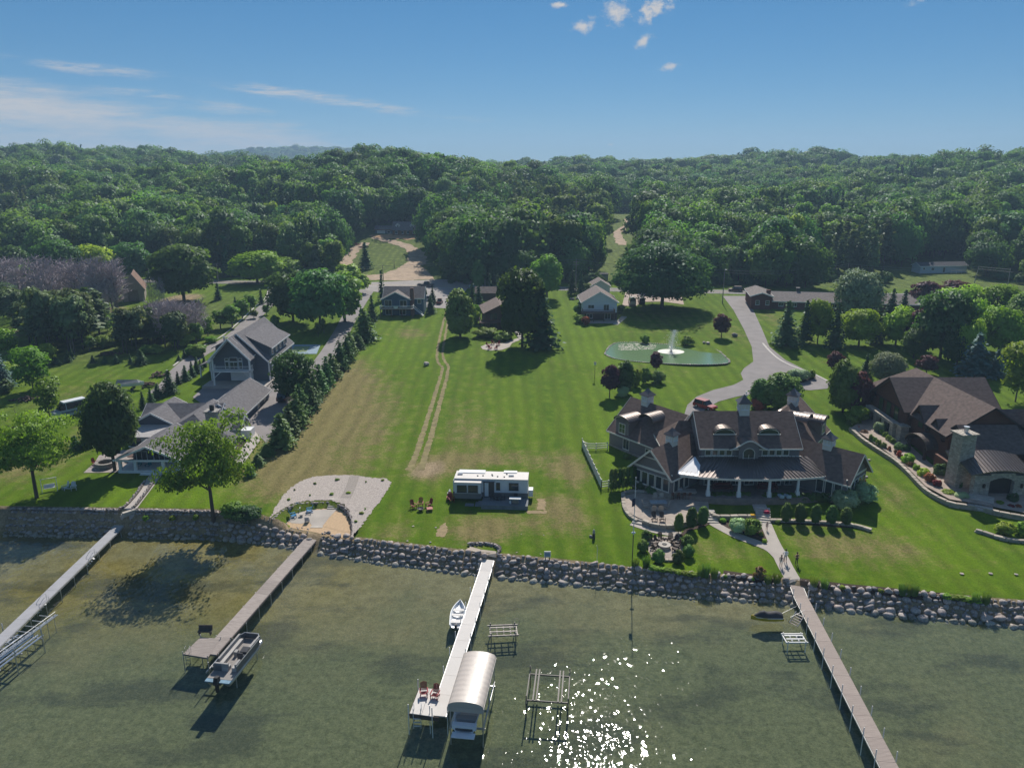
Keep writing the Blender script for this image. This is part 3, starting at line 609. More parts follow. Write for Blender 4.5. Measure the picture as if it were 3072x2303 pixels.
def trunk_mb(rng, hgt, r0, top=.75, limbs=7, spread=.22, z_l=.3, lean=.02, n=7):
    mb = MB(); p = [Vector((rng.normal() * lean * hgt * t, rng.normal() * lean * hgt * t, hgt * t * top)) for t in (0, .15, .35, .6, .8, 1)]
    p[0] = Vector((0, 0, -.3)); mb.tube(p, [r0 * 1.35, r0, r0 * .85, r0 * .6, r0 * .38, r0 * .12], n)
    for i in range(limbs):
        z = hgt * (z_l + (top - z_l) * .85 * (i + .5) / limbs); a = i * 2.4 + rng.random(); L_ = spread * hgt * rng.uniform(.7, 1.15)
        b = Vector((0, 0, z)); m = b + Vector((math.cos(a) * L_ * .5, math.sin(a) * L_ * .5, L_ * .35)); e = b + Vector((math.cos(a) * L_, math.sin(a) * L_, L_ * .62))
        mb.tube([b, m, e], [r0 * .42, r0 * .28, r0 * .08], 5, False)
    return mb
bark = M('bark', (.11, .085, .065), .95, .3, 3, .6, 12, rnd=.2); bark_grey = M('grey_bark', (.16, .135, .12), .95, .25, 3, .4, 10, rnd=.2)
LB = 2.75
def _lb(c): return tuple(v * LB for v in c)
_ML = MLEAF
def MLEAF(name, col, col2=None, **k): return _ML(name, _lb(col), _lb(col2) if col2 else None, **k)
LF = {
 'oak': MLEAF('oak_leaves', (.029, .058, .022), (.060, .100, .038)),
 'maple': MLEAF('maple_leaves', (.033, .066, .020), (.066, .110, .034)),
 'aspen': MLEAF('aspen_leaves', (.052, .090, .016), (.085, .130, .026)),
 'lime': MLEAF('lime_leaves', (.080, .130, .012), (.135, .190, .022), trans=.45),
 'locust': MLEAF('locust_leaves', (.046, .080, .008), (.088, .132, .014), trans=.45),
 'deep': MLEAF('deep_leaves', (.028, .054, .014), (.058, .094, .026)),
 'silver': MLEAF('silver_leaves', (.055, .075, .038), (.125, .145, .095), trans=.25),
 'purple': MLEAF('purple_leaves', (.030, .012, .016), (.060, .024, .030), trans=.28),
 'spruce': MLEAF('spruce_needles', (.016, .036, .014), (.030, .056, .020), trans=.12),
 'row': MLEAF('row_spruce_needles', (.026, .050, .014), (.050, .080, .020), trans=.2),
 'blue': MLEAF('blue_spruce_needles', (.030, .058, .050), (.055, .090, .080), trans=.1),
 'pine': MLEAF('pine_needles', (.030, .044, .018), (.058, .074, .032), trans=.25),
 'arbor': MLEAF('arborvitae_leaves', (.030, .056, .012), (.058, .090, .018), trans=.2),
 'shrub': MLEAF('shrub_leaves', (.050, .085, .014), (.090, .135, .024), trans=.3),
 'pale': MLEAF('pale_shrub_leaves', (.11, .15, .085), (.20, .24, .15), trans=.3),
 'grass': MLEAF('tall_grass_blades', (.050, .080, .020), (.085, .12, .030), trans=.3),
 'red': MLEAF('red_shrub_leaves', (.10, .020, .014), (.17, .045, .025), trans=.3),
 'twig': M('twigs', (.37, .315, .335), .95, .3, 1.5, rnd=.15),
 'rust': MLEAF('rust_leaves', (.085, .045, .022), (.12, .07, .035)),
}
class Proto:
    """A unit-height crown mesh and trunk mesh shared by all trees of the kind."""
    def __init__(s, crown, trunk):
        s.c, s.t = crown, trunk; a = np.empty(len(crown.vertices) * 3, np.float32); crown.vertices.foreach_get("co", a); a = a.reshape(-1, 3)
        s.w = 2 * float(np.percentile(np.hypot(a[:, 0], a[:, 1]), 93)); s.top = float(np.percentile(a[:, 2], 99.5))
def mk_broad(name, mat, seed, barkm=None, tr=.022, **k):
    g = np.random.default_rng(seed); tk = {a: k.pop(a) for a in ('limbs', 'spread', 'z_l', 'top_') if a in k}
    if 'top_' in tk: tk['top'] = tk.pop('top_')
    C, Nn, Sz, SN = crown_broad(g, **k)
    return Proto(mesh_quads(name + '_crown', quads_mesh('', C, Nn, Sz, mat, .8, g), mat, nrm=SN), trunk_mb(g, 1.0, tr, **tk).mesh(name + '_trunk', barkm or bark, True))
def mk_conifer(name, mat, seed, **k):
    g = np.random.default_rng(seed); C, Nn, Sz, SN = crown_conifer(g, **k)
    return Proto(mesh_quads(name + '_crown', quads_mesh('', C, Nn, Sz, mat, .75, g), mat, nrm=SN), trunk_mb(g, 1.0, .014, .97, 0).mesh(name + '_trunk', bark, True))
def plant(name, pr, label, cat, p, hgt, wid=None, rz=None, group=None, base_w=1.0):
    """A tree or shrub as a thing: trunk and crown of a unit proto scaled to hgt (and width wid / base_w)."""
    t = thing(name, label, cat, p, RNG.uniform(0, 6.28) if rz is None else rz, group)
    s = (wid / base_w, wid / base_w, hgt) if wid else (hgt,) * 3
    c = obj('crown', pr.c, t); c.scale = s
    if pr.t: k = obj('trunk', pr.t, t); k.scale = s
    return t
P = {}
P['maple'] = [mk_broad('maple', LF['maple'], 1, rx=.85, z0=.14, nclump=70, per=70, size=.062), mk_broad('maple', LF['maple'], 2, rx=.95, z0=.12, nclump=70, per=70, size=.062)]
P['deep'] = [mk_broad('deep', LF['deep'], 3, rx=.8, z0=.14, nclump=70, per=70, size=.06, top=.6)]
P['big'] = [mk_broad('big', LF['oak'], 4, rx=1.15, z0=.18, nclump=150, per=90, size=.042, top=.62, droop=.10)]
P['locust'] = [mk_broad('locust', LF['locust'], 5, rx=1.05, z0=.24, nclump=62, per=130, size=.028, lumpy=.8, fill=.75, layered=1, top=.6, limbs=10, spread=.34, z_l=.25),
               mk_broad('locust', LF['locust'], 6, rx=1.05, z0=.20, nclump=62, per=130, size=.028, lumpy=.8, fill=.75, layered=1, top=.6, limbs=10, spread=.34, z_l=.22)]
P['oval'] = [mk_broad('oval', LF['maple'], 7, rx=.62, z0=.17, nclump=85, per=90, size=.045, lumpy=.22, top=.62, limbs=6, spread=.16)]
P['lime'] = [mk_broad('lime', LF['lime'], 8, rx=.85, z0=.12, nclump=75, per=70, size=.06), mk_broad('lime', LF['lime'], 9, rx=.75, z0=.1, nclump=70, per=70, size=.06)]
P['aspen'] = [mk_broad('aspen', LF['aspen'], 10, rx=.55, z0=.12, nclump=60, per=60, size=.055, barkm=bark_grey)]
P['silver'] = [mk_broad('silver', LF['silver'], 11, rx=.95, z0=.05, nclump=110, per=70, size=.05, lumpy=.2)]
P['purple'] = [mk_broad('purple', LF['purple'], 12, rx=.72, z0=.2, nclump=45, per=60, size=.075, lumpy=.2)]
P['sapling'] = [mk_broad('sapling', LF['aspen'], 13, rx=.5, z0=.1, nclump=26, per=34, size=.085, lumpy=.5, fill=.6, barkm=bark_grey)]
P['birch'] = [mk_broad('birch', LF['locust'], 14, rx=.75, z0=.12, nclump=36, per=36, size=.06, lumpy=.6, fill=.7, barkm=bark_grey, tr=.012)]
P['spruce'] = [mk_conifer('spruce', LF['spruce'], 15, rx=.48, levels=20, per=15, size=.062, gap=.05), mk_conifer('spruce', LF['spruce'], 16, rx=.42, levels=20, per=14, size=.06, gap=.08)]
P['rowspruce'] = [mk_conifer('row_spruce', LF['row'], 45 + i, rx=.62, levels=15, per=16, size=.075, gap=.12, shape=.58, droop=.03) for i in range(3)]
P['blue'] = [mk_conifer('blue', LF['blue'], 17, rx=.55, levels=22, per=18, size=.055, gap=.05)]
P['slim'] = [mk_conifer('slim', LF['spruce'], 18, rx=.26, levels=22, per=9, size=.055, gap=.08)]
P['pine'] = [mk_conifer('pine', LF['pine'], 19, rx=.44, z0=.34, levels=16, per=13, size=.075, gap=.22, shape=.55, droop=-.05), mk_conifer('pine', LF['pine'], 20, rx=.38, z0=.28, levels=17, per=12, size=.07, gap=.25, shape=.5, droop=-.04)]
P['loose'] = [mk_broad('loose', LF['pine'], 60 + i, rx=.5, z0=.22, nclump=34, per=36, size=.06, lumpy=.7, fill=.7, barkm=bark_grey, tr=.012) for i in range(2)]
P['cedar'] = [mk_broad('cedar', LF['arbor'], 21, rx=.5, z0=.02, nclump=80, per=70, size=.055, lumpy=.15, top=.62, fill=.2)]
P['column'] = [mk_broad('column', LF['arbor'], 22, rx=.27, z0=.0, nclump=50, per=55, size=.05, lumpy=.1, fill=.15)]
P['egg'] = [mk_broad('egg', LF['arbor'], 23, rx=.52, z0=.04, nclump=70, per=70, size=.06, lumpy=.08, fill=.1)]
P['ball'] = [mk_broad('ball', LF['arbor'], 24, rx=1.05, z0=.0, nclump=60, per=70, size=.085, lumpy=.1, fill=.1)]
P['bush'] = [mk_broad('bush', LF['shrub'], 25, rx=1.25, z0=-.02, nclump=45, per=60, size=.10, lumpy=.35), mk_broad('bush', LF['shrub'], 26, rx=1.1, z0=-.02, nclump=40, per=60, size=.11, lumpy=.4)]
P['dbush'] = [mk_broad('dbush', LF['oak'], 27, rx=1.25, z0=-.02, nclump=45, per=60, size=.10, lumpy=.35)]
P['lbush'] = [mk_broad('lbush', LF['lime'], 33, rx=1.2, z0=-.02, nclump=40, per=60, size=.11, lumpy=.3)]
P['pbush'] = [mk_broad('pbush', LF['pale'], 28, rx=1.2, z0=-.02, nclump=60, per=60, size=.085, lumpy=.2)]
P['rbush'] = [mk_broad('rbush', LF['red'], 29, rx=1.1, z0=-.02, nclump=30, per=50, size=.12, lumpy=.3)]
P['purbush'] = [mk_broad('purbush', LF['purple'], 34, rx=1.1, z0=-.02, nclump=40, per=60, size=.11, lumpy=.35)]
P['rust'] = [mk_broad('rust', LF['rust'], 35, rx=1.0, z0=-.02, nclump=30, per=60, size=.11, lumpy=.35)]
def mk_bare(name, seed, n=34, sub=7):
    g = np.random.default_rng(seed); mb = trunk_mb(g, 1.0, .011, .96, 0)
    tw = MB()
    for i in range(n):
        z = .22 + .74 * i / n + g.normal() * .01; a = i * 2.4 + g.normal() * .3; L_ = .24 * (1.05 - abs(z - .5)) * g.uniform(.6, 1.15)
        b = Vector((0, 0, z)); e = b + Vector((math.cos(a) * L_, math.sin(a) * L_, L_ * g.uniform(.4, .95)))
        tw.tube([b, (b + e) / 2 + Vector((0, 0, -.01)), e], [.006, .0045, .002], 3, False)
        for j in range(sub):
            s = b.lerp(e, .25 + .75 * j / sub); q = Vector(g.normal(size=3)) * .055; q.z = abs(q.z) + .02
            tw.tube([s, s + q * .5, s + q], [.0042, .0036, .002], 3, False)
    return Proto(tw.mesh(name + '_crown', LF['twig']), mb.mesh(name + '_trunk', bark_grey, True))
P['bare'] = [mk_bare('bare', 30), mk_bare('bare', 31, 40)]
def mk_tuft(name, mat, seed, n=220, spread=.34, lean=.35):
    g = np.random.default_rng(seed); vs = []
    for i in range(n):
        a, r = g.uniform(0, 6.28), spread * math.sqrt(g.random()); b = np.array([math.cos(a) * r, math.sin(a) * r, 0]); hh = g.uniform(.65, 1.0)
        tp = b + np.array([math.cos(a) * lean * r * 2, math.sin(a) * lean * r * 2, hh]); w = g.normal(size=3); w[2] = 0; w = w / np.linalg.norm(w) * .028
        vs += [b - w, b + w, tp + w * .4, tp - w * .4]
    return Proto(mesh_quads(name, np.array(vs), mat), None)
P['tuft'] = [mk_tuft('tuft', LF['grass'], 32)]
def put(kind, px, py, ptop, wpx, label, cat='tree', name='tree', group=None, i=None):
    p = G(px, py); pr = P[kind][(len(bpy.data.objects) if i is None else i) % len(P[kind])]
    hgt = max(.3, tall_at(p, ptop)) / pr.top; wid = size_at(p, wpx)
    return plant(name, pr, label, cat, p, hgt, wid, group=group, base_w=pr.w)
# ---- trees one by one, left to right: kind, base x, base y, top y, width (picture pixels)
for a in [
 ('locust',112,1492,1222,220,'wide honey locust standing on the stone wall at the far left of the shore'),
 ('oval',345,1412,1150,140,'dense oval maple rising from the stone terrace left of the porch'),
 ('locust',640,1562,1243,235,'spreading honey locust in front of the white porch, rooted in the lake wall'),
 ('blue',2,1165,1040,75,'dark blue spruce cut off by the left edge of the photo'),
 ('birch',100,1170,1038,105,'airy grey-green tree at the left edge of the mown field'),
 ('birch',150,1252,1140,75,'thin young tree beside the brush pile, in front of the parked van'),
 ('spruce',228,1347,1308,34,'small spruce left of the maple, the shorter of two by the lawn corner'),
 ('spruce',262,1342,1284,40,'small spruce left of the maple, the taller of two by the lawn corner'),
 ('deep',553,905,738,165,'dark round-topped tree by the road, left of the utility pole'),
 ('maple',885,1205,1058,115,'round leafy tree beside the lane, right of the grey barn'),
 ('maple',880,965,820,130,'left tree of the dark thicket beside the lane'),
 ('maple',962,990,812,150,'middle tree of the dark thicket beside the lane'),
 ('aspen',1035,965,818,100,'right tree of the dark thicket beside the lane'),
 ('bush',1050,880,795,95,'low rounded tree behind the thicket, next to the road'),
 ('lime',772,850,758,140,'bright green rounded tree at the edge of the wood by the road'),
 ('aspen',862,840,775,80,'grey-green small tree at the wood edge beside the bright one'),
 ('slim',1146,905,812,26,'slender conifer in front of the dirt lot, beside the blue house'),
 ('spruce',1097,808,730,42,'lone dark spruce on the grass island of the dirt lot'),
 ('spruce',1298,912,864,24,'small spruce next to the parked cars by the blue house'),
 ('spruce',1292,940,888,30,'small spruce in the lawn corner below the parked cars'),
 ('spruce',1117,962,888,34,'tall spruce at the top of the lane, above the broad one'),
 ('cedar',1381,1012,872,78,'big egg-shaped cedar beside the two wheel tracks'),
 ('spruce',1417,925,852,30,'dark pointed spruce behind the egg-shaped cedar'),
 ('spruce',1436,932,860,36,'dark spruce between the cedar and the brown shed'),
 ('deep',1566,1040,812,135,'tall maple in front of the brown house with the deck'),
 ('spruce',1622,1045,868,105,'broad dark spruce leaning against the tall maple'),
 ('aspen',1640,895,768,85,'yellow-green tree behind the tall maple'),
 ('cedar',1436,865,782,36,'narrow dark cedar near the road in front of the blue cottage'),
 ('maple',1510,852,760,90,'round tree hiding the blue cottage by the road'),
 ('maple',1572,858,755,80,'round tree right of the blue cottage by the road'),
 ('slim',1470,878,820,18,'tiny slim spruce, left of a pair behind the brown house'),
 ('slim',1494,880,822,18,'tiny slim spruce, right of a pair behind the brown house'),
 ('spruce',1716,884,812,28,'left spruce by the power pole near the white garage'),
 ('spruce',1742,884,815,28,'right spruce by the power pole near the white garage'),
 ('bush',1760,880,850,34,'round bush between the spruces and the white garage'),
 ('big',1985,925,733,262,'huge round shade tree above the pond'),
 ('purple',2164,1012,943,46,'round purple plum tree right of the pond fountain'),
 ('purple',1968,1116,1056,34,'small purple plum tree on the near side of the pond'),
 ('purple',1828,1192,1096,52,'purple plum tree at the left end of the shrub bed'),
 ('cedar',1872,1180,1085,50,'green upright shrub tree beside the purple plum'),
 ('lbush',1908,1160,1110,34,'yellow-green shrub in the bed by the pond'),
 ('bush',1938,1150,1104,32,'green shrub in the bed by the pond, third from the purple plum'),
 ('dbush',1972,1148,1112,44,'dark low shrub under the small purple plum'),
 ('pbush',1868,1192,1160,34,'grey-green shrub at the foot of the upright shrub tree'),
 ('cedar',2345,1228,1122,98,'big bushy evergreen behind the main house roof, right one of two'),
 ('cedar',2285,1222,1140,64,'bushy evergreen behind the main house roof, left one of two'),
 ('rbush',2272,1228,1196,42,'red-leaved shrub at the foot of the bushy evergreens'),
 ('bush',2352,1140,1118,30,'low shrub on the left of the drive island'),
 ('pbush',2395,1140,1108,58,'pale green shrub in the middle of the drive island'),
 ('bush',2432,1135,1110,26,'low shrub on the right of the drive island'),
 ('spruce',2356,1038,908,76,'dark spruce standing first on the right of the driveway'),
 ('spruce',2412,1030,905,52,'pointed dark spruce, second on the right of the driveway'),
 ('lime',2452,1030,902,72,'bright green tree next to the pointed spruces'),
 ('spruce',2503,1045,915,58,'dark spruce between two bright green trees'),
 ('lime',2575,1038,930,106,'round light green tree under the silver one'),
 ('lime',2686,1035,924,96,'round light green tree with pale trunk, right of the silver one'),
 ('spruce',2628,1030,920,50,'dark spruce between the two round light green trees'),
 ('silver',2568,950,814,128,'big rounded silver-leaved tree in front of the long brick building'),
 ('spruce',2672,955,870,44,'dark spruce top right of the silver tree'),
 ('spruce',2708,950,872,40,'dark bushy conifer beneath the purple hedge trees'),
 ('purple',2768,925,845,85,'purple tree left of two by the far road'),
 ('purple',2858,915,842,100,'purple tree right of two by the far road'),
 ('maple',2820,1075,880,150,'tall yellow-green tree in the group on the right'),
 ('lime',2880,945,856,110,'bright tree at the back of the group on the right'),
 ('lime',2985,965,858,110,'bright tree at the back right of the group'),
 ('lime',2925,1045,902,90,'bright narrow tree in the middle of the group on the right'),
 ('lime',2992,1070,925,110,'bright tree at the right end of the group'),
 ('lime',2902,1105,962,66,'small bright tree behind the blue spruce'),
 ('purple',2742,1045,930,64,'dark purple tree between the green ones'),
 ('deep',2740,1075,985,70,'dark tree shading the lawn behind the right-hand house'),
 ('deep',2868,1100,1000,80,'dark tree left of the tall blue spruce'),
 ('blue',2922,1128,1002,100,'tall blue spruce behind the right-hand house'),
 ('blue',2984,1132,1052,62,'shorter blue spruce beside the tall one'),
 ('birch',3046,1205,1022,110,'open dark pine at the right edge'),
 ('deep',3040,1060,935,90,'dark tree behind the open pine at the right edge'),
 ('purple',2505,1122,1056,46,'small purple lollipop tree by the drive curve'),
 ('purple',2778,1122,1066,56,'small purple tree behind the right-hand house roof'),
 ('silver',2658,1150,1060,92,'silver-green rounded tree behind the right-hand house'),
 ('spruce',2596,1130,1062,34,'dark young spruce between the silver-green and purple trees'),
 ('cedar',2528,1235,1085,80,'dark evergreen left of the right-hand house'),
 ('purbush',2575,1240,1120,74,'dark purple bush tree against the right-hand house'),
 ('lbush',2570,1270,1220,62,'light green rounded shrub at the corner of the right-hand house'),
 ('maple',3058,1000,880,90,'dark green tree at the right edge by the road'),
]: put(*a[:6], cat='shrub' if 'bush' in a[0] else 'tree', name={'spruce':'spruce_tree','blue':'spruce_tree','slim':'conifer_tree','cedar':'cedar_tree','pine':'pine_tree','bush':'shrub','lbush':'shrub','dbush':'shrub','pbush':'shrub','rbush':'shrub','purbush':'shrub'}.get(a[0], 'tree'))
# the row of spruces along the lane
row = [(1094,1022,918,58),(1070,1046,985,34),(1054,1062,990,34),(1040,1084,1005,36),(1021,1110,1010,40),(1000,1136,1045,42),(978,1160,1068,40),(960,1180,1090,42),(944,1204,1108,44),(926,1228,1125,48),(906,1250,1150,50),(890,1280,1172,52),(868,1308,1200,54),(848,1340,1232,56),(826,1342,1290,36),(800,1366,1318,36),(776,1396,1345,34),(748,1428,1392,24)]
for i, (x, y, t, w) in enumerate(row):
    put('rowspruce', x + 3 * math.sin(i * 2.3), y, t + 10 + 8 * math.sin(i * 1.7), w * (1.35 + .2 * math.sin(i * 3.1)), ('the broad spruce at the head of the row beside the left lane' if i == 0 else f'{ORD[len(row)-1-i]} spruce from the lake in the row beside the left lane'), 'tree', 'spruce_tree', 'spruces in a row beside the lane')
row = [(614,1100,1066,18),(602,1112,1080,20),(592,1120,1068,24),(577,1130,1086,24),(557,1141,1098,30),(535,1152,1115,20),(509,1180,1112,48),(474,1192,1152,34),(453,1208,1165,22),(430,1226,1176,24)]
for i, (x, y, t, w) in enumerate(row): put('spruce', x, y, t, w, f'{ORD[i]} small spruce down the driveway towards the left house, counted from the barn', 'tree', 'spruce_tree', 'small spruces between driveway and left house')
row = [(165,1092,1060,28),(205,1086,1052,24),(216,1078,1046,18),(279,1088,1066,20),(315,1090,1066,18),(350,1090,1062,20),(392,1092,1064,16),(423,1092,1050,44),(537,1082,1064,16),(554,1074,1046,16),(572,1062,1040,14)]
for i, (x, y, t, w) in enumerate(row): put('spruce', x, y, t, w, f'{ORD[i]} little spruce from the left along the back edge of the mown field', 'tree', 'spruce_tree', 'little spruces behind the mown field')
row = [(590,1030,970,40,'sapling'),(624,1008,952,34,'sapling'),(662,986,932,44,'sapling'),(697,982,915,48,'sapling'),(728,955,898,40,'sapling'),(752,935,885,34,'sapling'),(785,912,868,20,'slim'),(706,910,890,12,'slim'),(800,945,915,22,'sapling'),(762,955,930,22,'sapling'),(826,985,945,24,'sapling'),(655,840+60,850,26,'slim'),(835,965,950,14,'sapling'),(955,1010,968,18,'sapling'),(972,1000,955,18,'sapling')]
for i, (x, y, t, w, k) in enumerate(row): put(k, x, y, t, w, f'{ORD[i]} thin young tree along the left driveway, counting away from the lake', 'tree', 'young_tree', 'young trees along the left driveway')
# pine groves and the grey dead thicket
g_ = np.random.default_rng(5)
for i in range(30): put('pine' if i % 2 else 'loose', 40 + 260 * g_.random(), 1062 - 85 * g_.random(), 862 + 50 * g_.random(), 84, 'tall slender dark tree in the grove at the left', 'tree', 'pine_tree', 'slender trees of the left grove')
for i in range(16): put('pine' if i % 2 else 'loose', 370 + 190 * g_.random(), 1060 - 45 * g_.random(), 918 + 50 * g_.random(), 66, 'slender dark tree in the small grove behind the mown field', 'tree', 'pine_tree', 'slender trees behind the mown field')
for i in range(58): put('bare', -20 + 390 * g_.random(), 945 - 80 * g_.random(), 762 + 65 * g_.random() , 74, 'leafless grey tree in the dead thicket by the old barn', 'tree', 'bare_tree', 'leafless trees of the dead thicket')
for i in range(22): put('bare', 460 + 140 * g_.random(), 1045 - 60 * g_.random(), 890 + 40 * g_.random(), 60, 'leafless grey tree between the small grove and the driveway', 'tree', 'bare_tree', 'leafless trees behind the mown field')
for i, x in enumerate((306, 318, 330, 348, 452, 460, 470, 480, 488, 496)): put('slim' if 0 else 'bare', x, 975 - 4 * (i % 3) - (45 if i > 3 else 0), 865 - 35 * (i > 3) + 10 * (i % 2), 14, 'thin bare trunk standing in front of the old barn', 'tree', 'bare_tree', 'thin bare trunks by the old barn')
for i in range(16): put(['bush', 'sapling', 'lbush', 'birch'][i % 4], 260 + 480 * g_.random(), 1060 - 60 * g_.random() , 0 or 1010, 40, 'bushy wild growth at the edge of the small grove', 'shrub', 'wild_bush', 'wild bushes behind the mown field') if i % 2 else put('bush', 560 + 40 * g_.random() - 130 * (i % 3 == 0), 1070 - 20 * g_.random(), 1035, 44, 'bushy wild growth at the edge of the small grove', 'shrub', 'wild_bush', 'wild bushes behind the mown field')
# garden shrubs of the main house
Z4 = lambda a, b: (1700 + a / 2.328, 1100 + b / 2.328)
for i, (x, y0, y1, w) in enumerate([(1530,1090,955,72),(1628,1092,960,74),(1736,1100,965,68),(1843,1105,970,68),(1946,1110,983,72)]):
    a = Z4(x, y0); put('egg', a[0], a[1], Z4(0, y1)[1], w / 2.328, f'{ORD[i]} from the left of five clipped oval shrubs along the low stone wall', 'shrub', 'oval_shrub', 'clipped oval shrubs along the wall')
for i, (x, y0, y1, w, l) in enumerate([(780,1165,1028,58,'oval shrub below the round patio wall, nearest the fire pit'),(868,1135,985,66,'tall oval shrub below the round patio wall, middle of three'),(948,1110,978,68,'oval shrub beside the patio steps')]):
    a = Z4(x, y0); put('egg', a[0], a[1], Z4(0, y1)[1], w / 2.328, l, 'shrub', 'oval_shrub')
for i in range(7):
    a = Z4(312 + i * 27, 868 - i * 4); put('column', a[0], a[1], Z4(0, 715 - i * 3)[1], 34 / 2.328, f'{ORD[i]} from the fence of the narrow arborvitae in the screen beside the house', 'shrub', 'arborvitae', 'arborvitae screen beside the house')
for i, (x, y0, y1, w, l) in enumerate([(558,1212,1143,76,'upper left clipped ball shrub round the fire pit'),(533,1290,1208,76,'left clipped ball shrub round the fire pit'),(642,1368,1278,86,'lower left clipped ball shrub in front of the fire pit'),(777,1368,1282,76,'lower right clipped ball shrub in front of the fire pit'),(850,1325,1245,78,'right clipped ball shrub round the fire pit'),(838,1250,1178,84,'upper right clipped ball shrub round the fire pit')]):
    a = Z4(x, y0); put('ball', a[0], a[1], Z4(0, y1)[1], w / 2.328, l, 'shrub', 'ball_shrub', 'clipped balls round the fire pit')
for (k, x, y0, y1, w, l) in [('pbush',1940,985,868,160,'big grey-green shrub at the right corner of the house'),('pbush',2075,935,818,160,'big pale shrub with white tips at the right corner of the house'),('rbush',2045,820,770,70,'red shrub behind the pale one at the house corner'),
    ('pbush',1195,1150,1065,110,'grey-green bush on the left in the triangular bed'),('bush',1290,1170,1068,120,'tall grassy green bush on the right in the triangular bed'),('lbush',1090,1085,1058,42,'small yellow-green plant at the top of the triangular bed'),
    ('lbush',1358,1180,1155,30,'small yellow plant near the tip of the triangular bed'),('lbush',1380,1228,1205,34,'small yellow plant at the very tip of the triangular bed'),('bush',1155,1085,1060,40,'little green plant by the wall in the triangular bed'),
    ('bush',425,640,610,55,'green shrub at the foot of the left house wing'),('dbush',520,860,800,70,'dark shrub under the sunroom windows at the left'),('dbush',600,885,830,90,'dark shrub under the sunroom windows at the right'),
    ('lbush',1108,1475,1455,26,'tiny yellow plant on the mulch above the rocks, nearest the grasses'),('lbush',1300,1490,1472,26,'tiny yellow plant on the mulch above the rocks, nearest the walk'),('rust',1342,1478,1402,78,'brown shaggy bush on the edge of the rocks'),('bush',1472,1090,1068,36,'small plant beside the lower garden steps')]:
    a = Z4(x, y0); put(k, a[0], a[1], Z4(0, y1)[1], w / 2.328, l, 'shrub', 'shrub')
for (a0, a1, d, n_, l) in [(1005,1280,908,9,'clipped hedge under the porch, left of the garden steps'),(1370,1880,915,14,'clipped hedge under the porch, right of the garden steps')]:
    t = thing('hedge', l, 'hedge', G(*Z4((a0 + a1) / 2, d + 25)))
    for i in range(n_):
        q = G(*Z4(a0 + (a1 - a0) * (i + .5) / n_, d + 22)); c = obj('foliage', P['ball'][0].c, t); c.location = Vector(q) - t.location; c.scale = (size_at(q, (a1 - a0) / n_ / 2.328 * 1.7), 1.5, 1.25); c.rotation_euler[2] = i * 1.3
# tall grasses on top of the rocks
for i, (x, y, t) in enumerate([(1906,1700,1672),(1938,1698,1668),(2103,1728,1694),(2117,1730,1690),(2142,1732,1700),(2303,1750,1722),(2330,1750,1718),(2440,1762,1728),(2472,1768,1734),(2706,1784,1750),(2722,1786,1752),(2742,1786,1752),(2926,1808,1776),(2956,1812,1776)]):
    put('tuft', x, y, t, 26, f'{ORD[i]} tuft of tall ornamental grass from the flagpole along the top of the rocks', 'plant', 'grass_tuft', 'tufts of tall grass above the rocks')
for i in range(9): q = (1955 + i * 16, 1702 + i * 2.6); put('lbush', q[0], q[1] + 6, q[1] - 6, 24, 'low bright ground cover above the rocks by the flagpole', 'plant', 'ground_cover', 'low bright plants by the flagpole')
for i in range(5): put('lbush', 2840 + i * 22, 1796 + i * 3, 1782 + i * 3, 26, 'low bright ground cover above the rocks at the right', 'plant', 'ground_cover', 'low bright plants at the right')
for i, (x, y) in enumerate([(2528,1766),(2642,1776),(2500+90,1772)][:2]): put('lbush', x, y, y - 10, 16, f'{ORD[i]} tiny yellow plant right of the long walk above the rocks', 'plant', 'small_plant')
# shrubs of the terrace by the right-hand house
ZL = lambda a, b: (2500 + a / 2.764, 1050 + b / 2.764)
for i, (k, x, y0, y1, w) in enumerate([('pbush',380,690,600,90),('bush',310,760,700,38),('bush',340,775,722,42),('bush',372,805,742,48),('bush',414,825,765,50),('bush',395,715,660,44),('bush',425,735,680,44),('bush',455,765,705,46),('bush',490,790,730,46),('dbush',545,840,770,80),('dbush',600,850,780,60),('rbush',458,850,795,30),('rbush',545,905,835,44),('rust',512,880,825,30),('lbush',612,950,860,92),('rust',628,980,925,50),('lbush',690,1010,950,60),('lbush',740,1060,980,84),('rbush',795,1110,1020,84),('rbush',850,1145,1075,70),('lbush',940,1200,1160,110),('pbush',1060,1235,1180,100),('dbush',1035,1150,1065,76),('dbush',880,1050,940,110),('dbush',1392,1195,1125,66),('rbush',1470,1320,1280,50),('rbush',1530,1325,1280,46),('lbush',1370,1290,1250,70),('dbush',1480,1270,1185,80),('rust',250,700,662,60),('rbush',205,655,632,40)]):
    a = ZL(x, y0); put(k, a[0], a[1], ZL(0, y1)[1], w / 2.764, f'{ORD[i]} planting along the terrace wall of the right-hand house, from the back' , 'shrub', 'shrub', 'terrace planting of the right-hand house')
for i, (x, w) in enumerate([(1418,140),(1552,110)]):
    a = ZL(x, 1525); put('lbush', a[0], a[1], ZL(0, 1430)[1], w / 2.764, ['left','right'][i] + ' rounded shrub behind the short stone wall at the right edge', 'shrub', 'shrub')
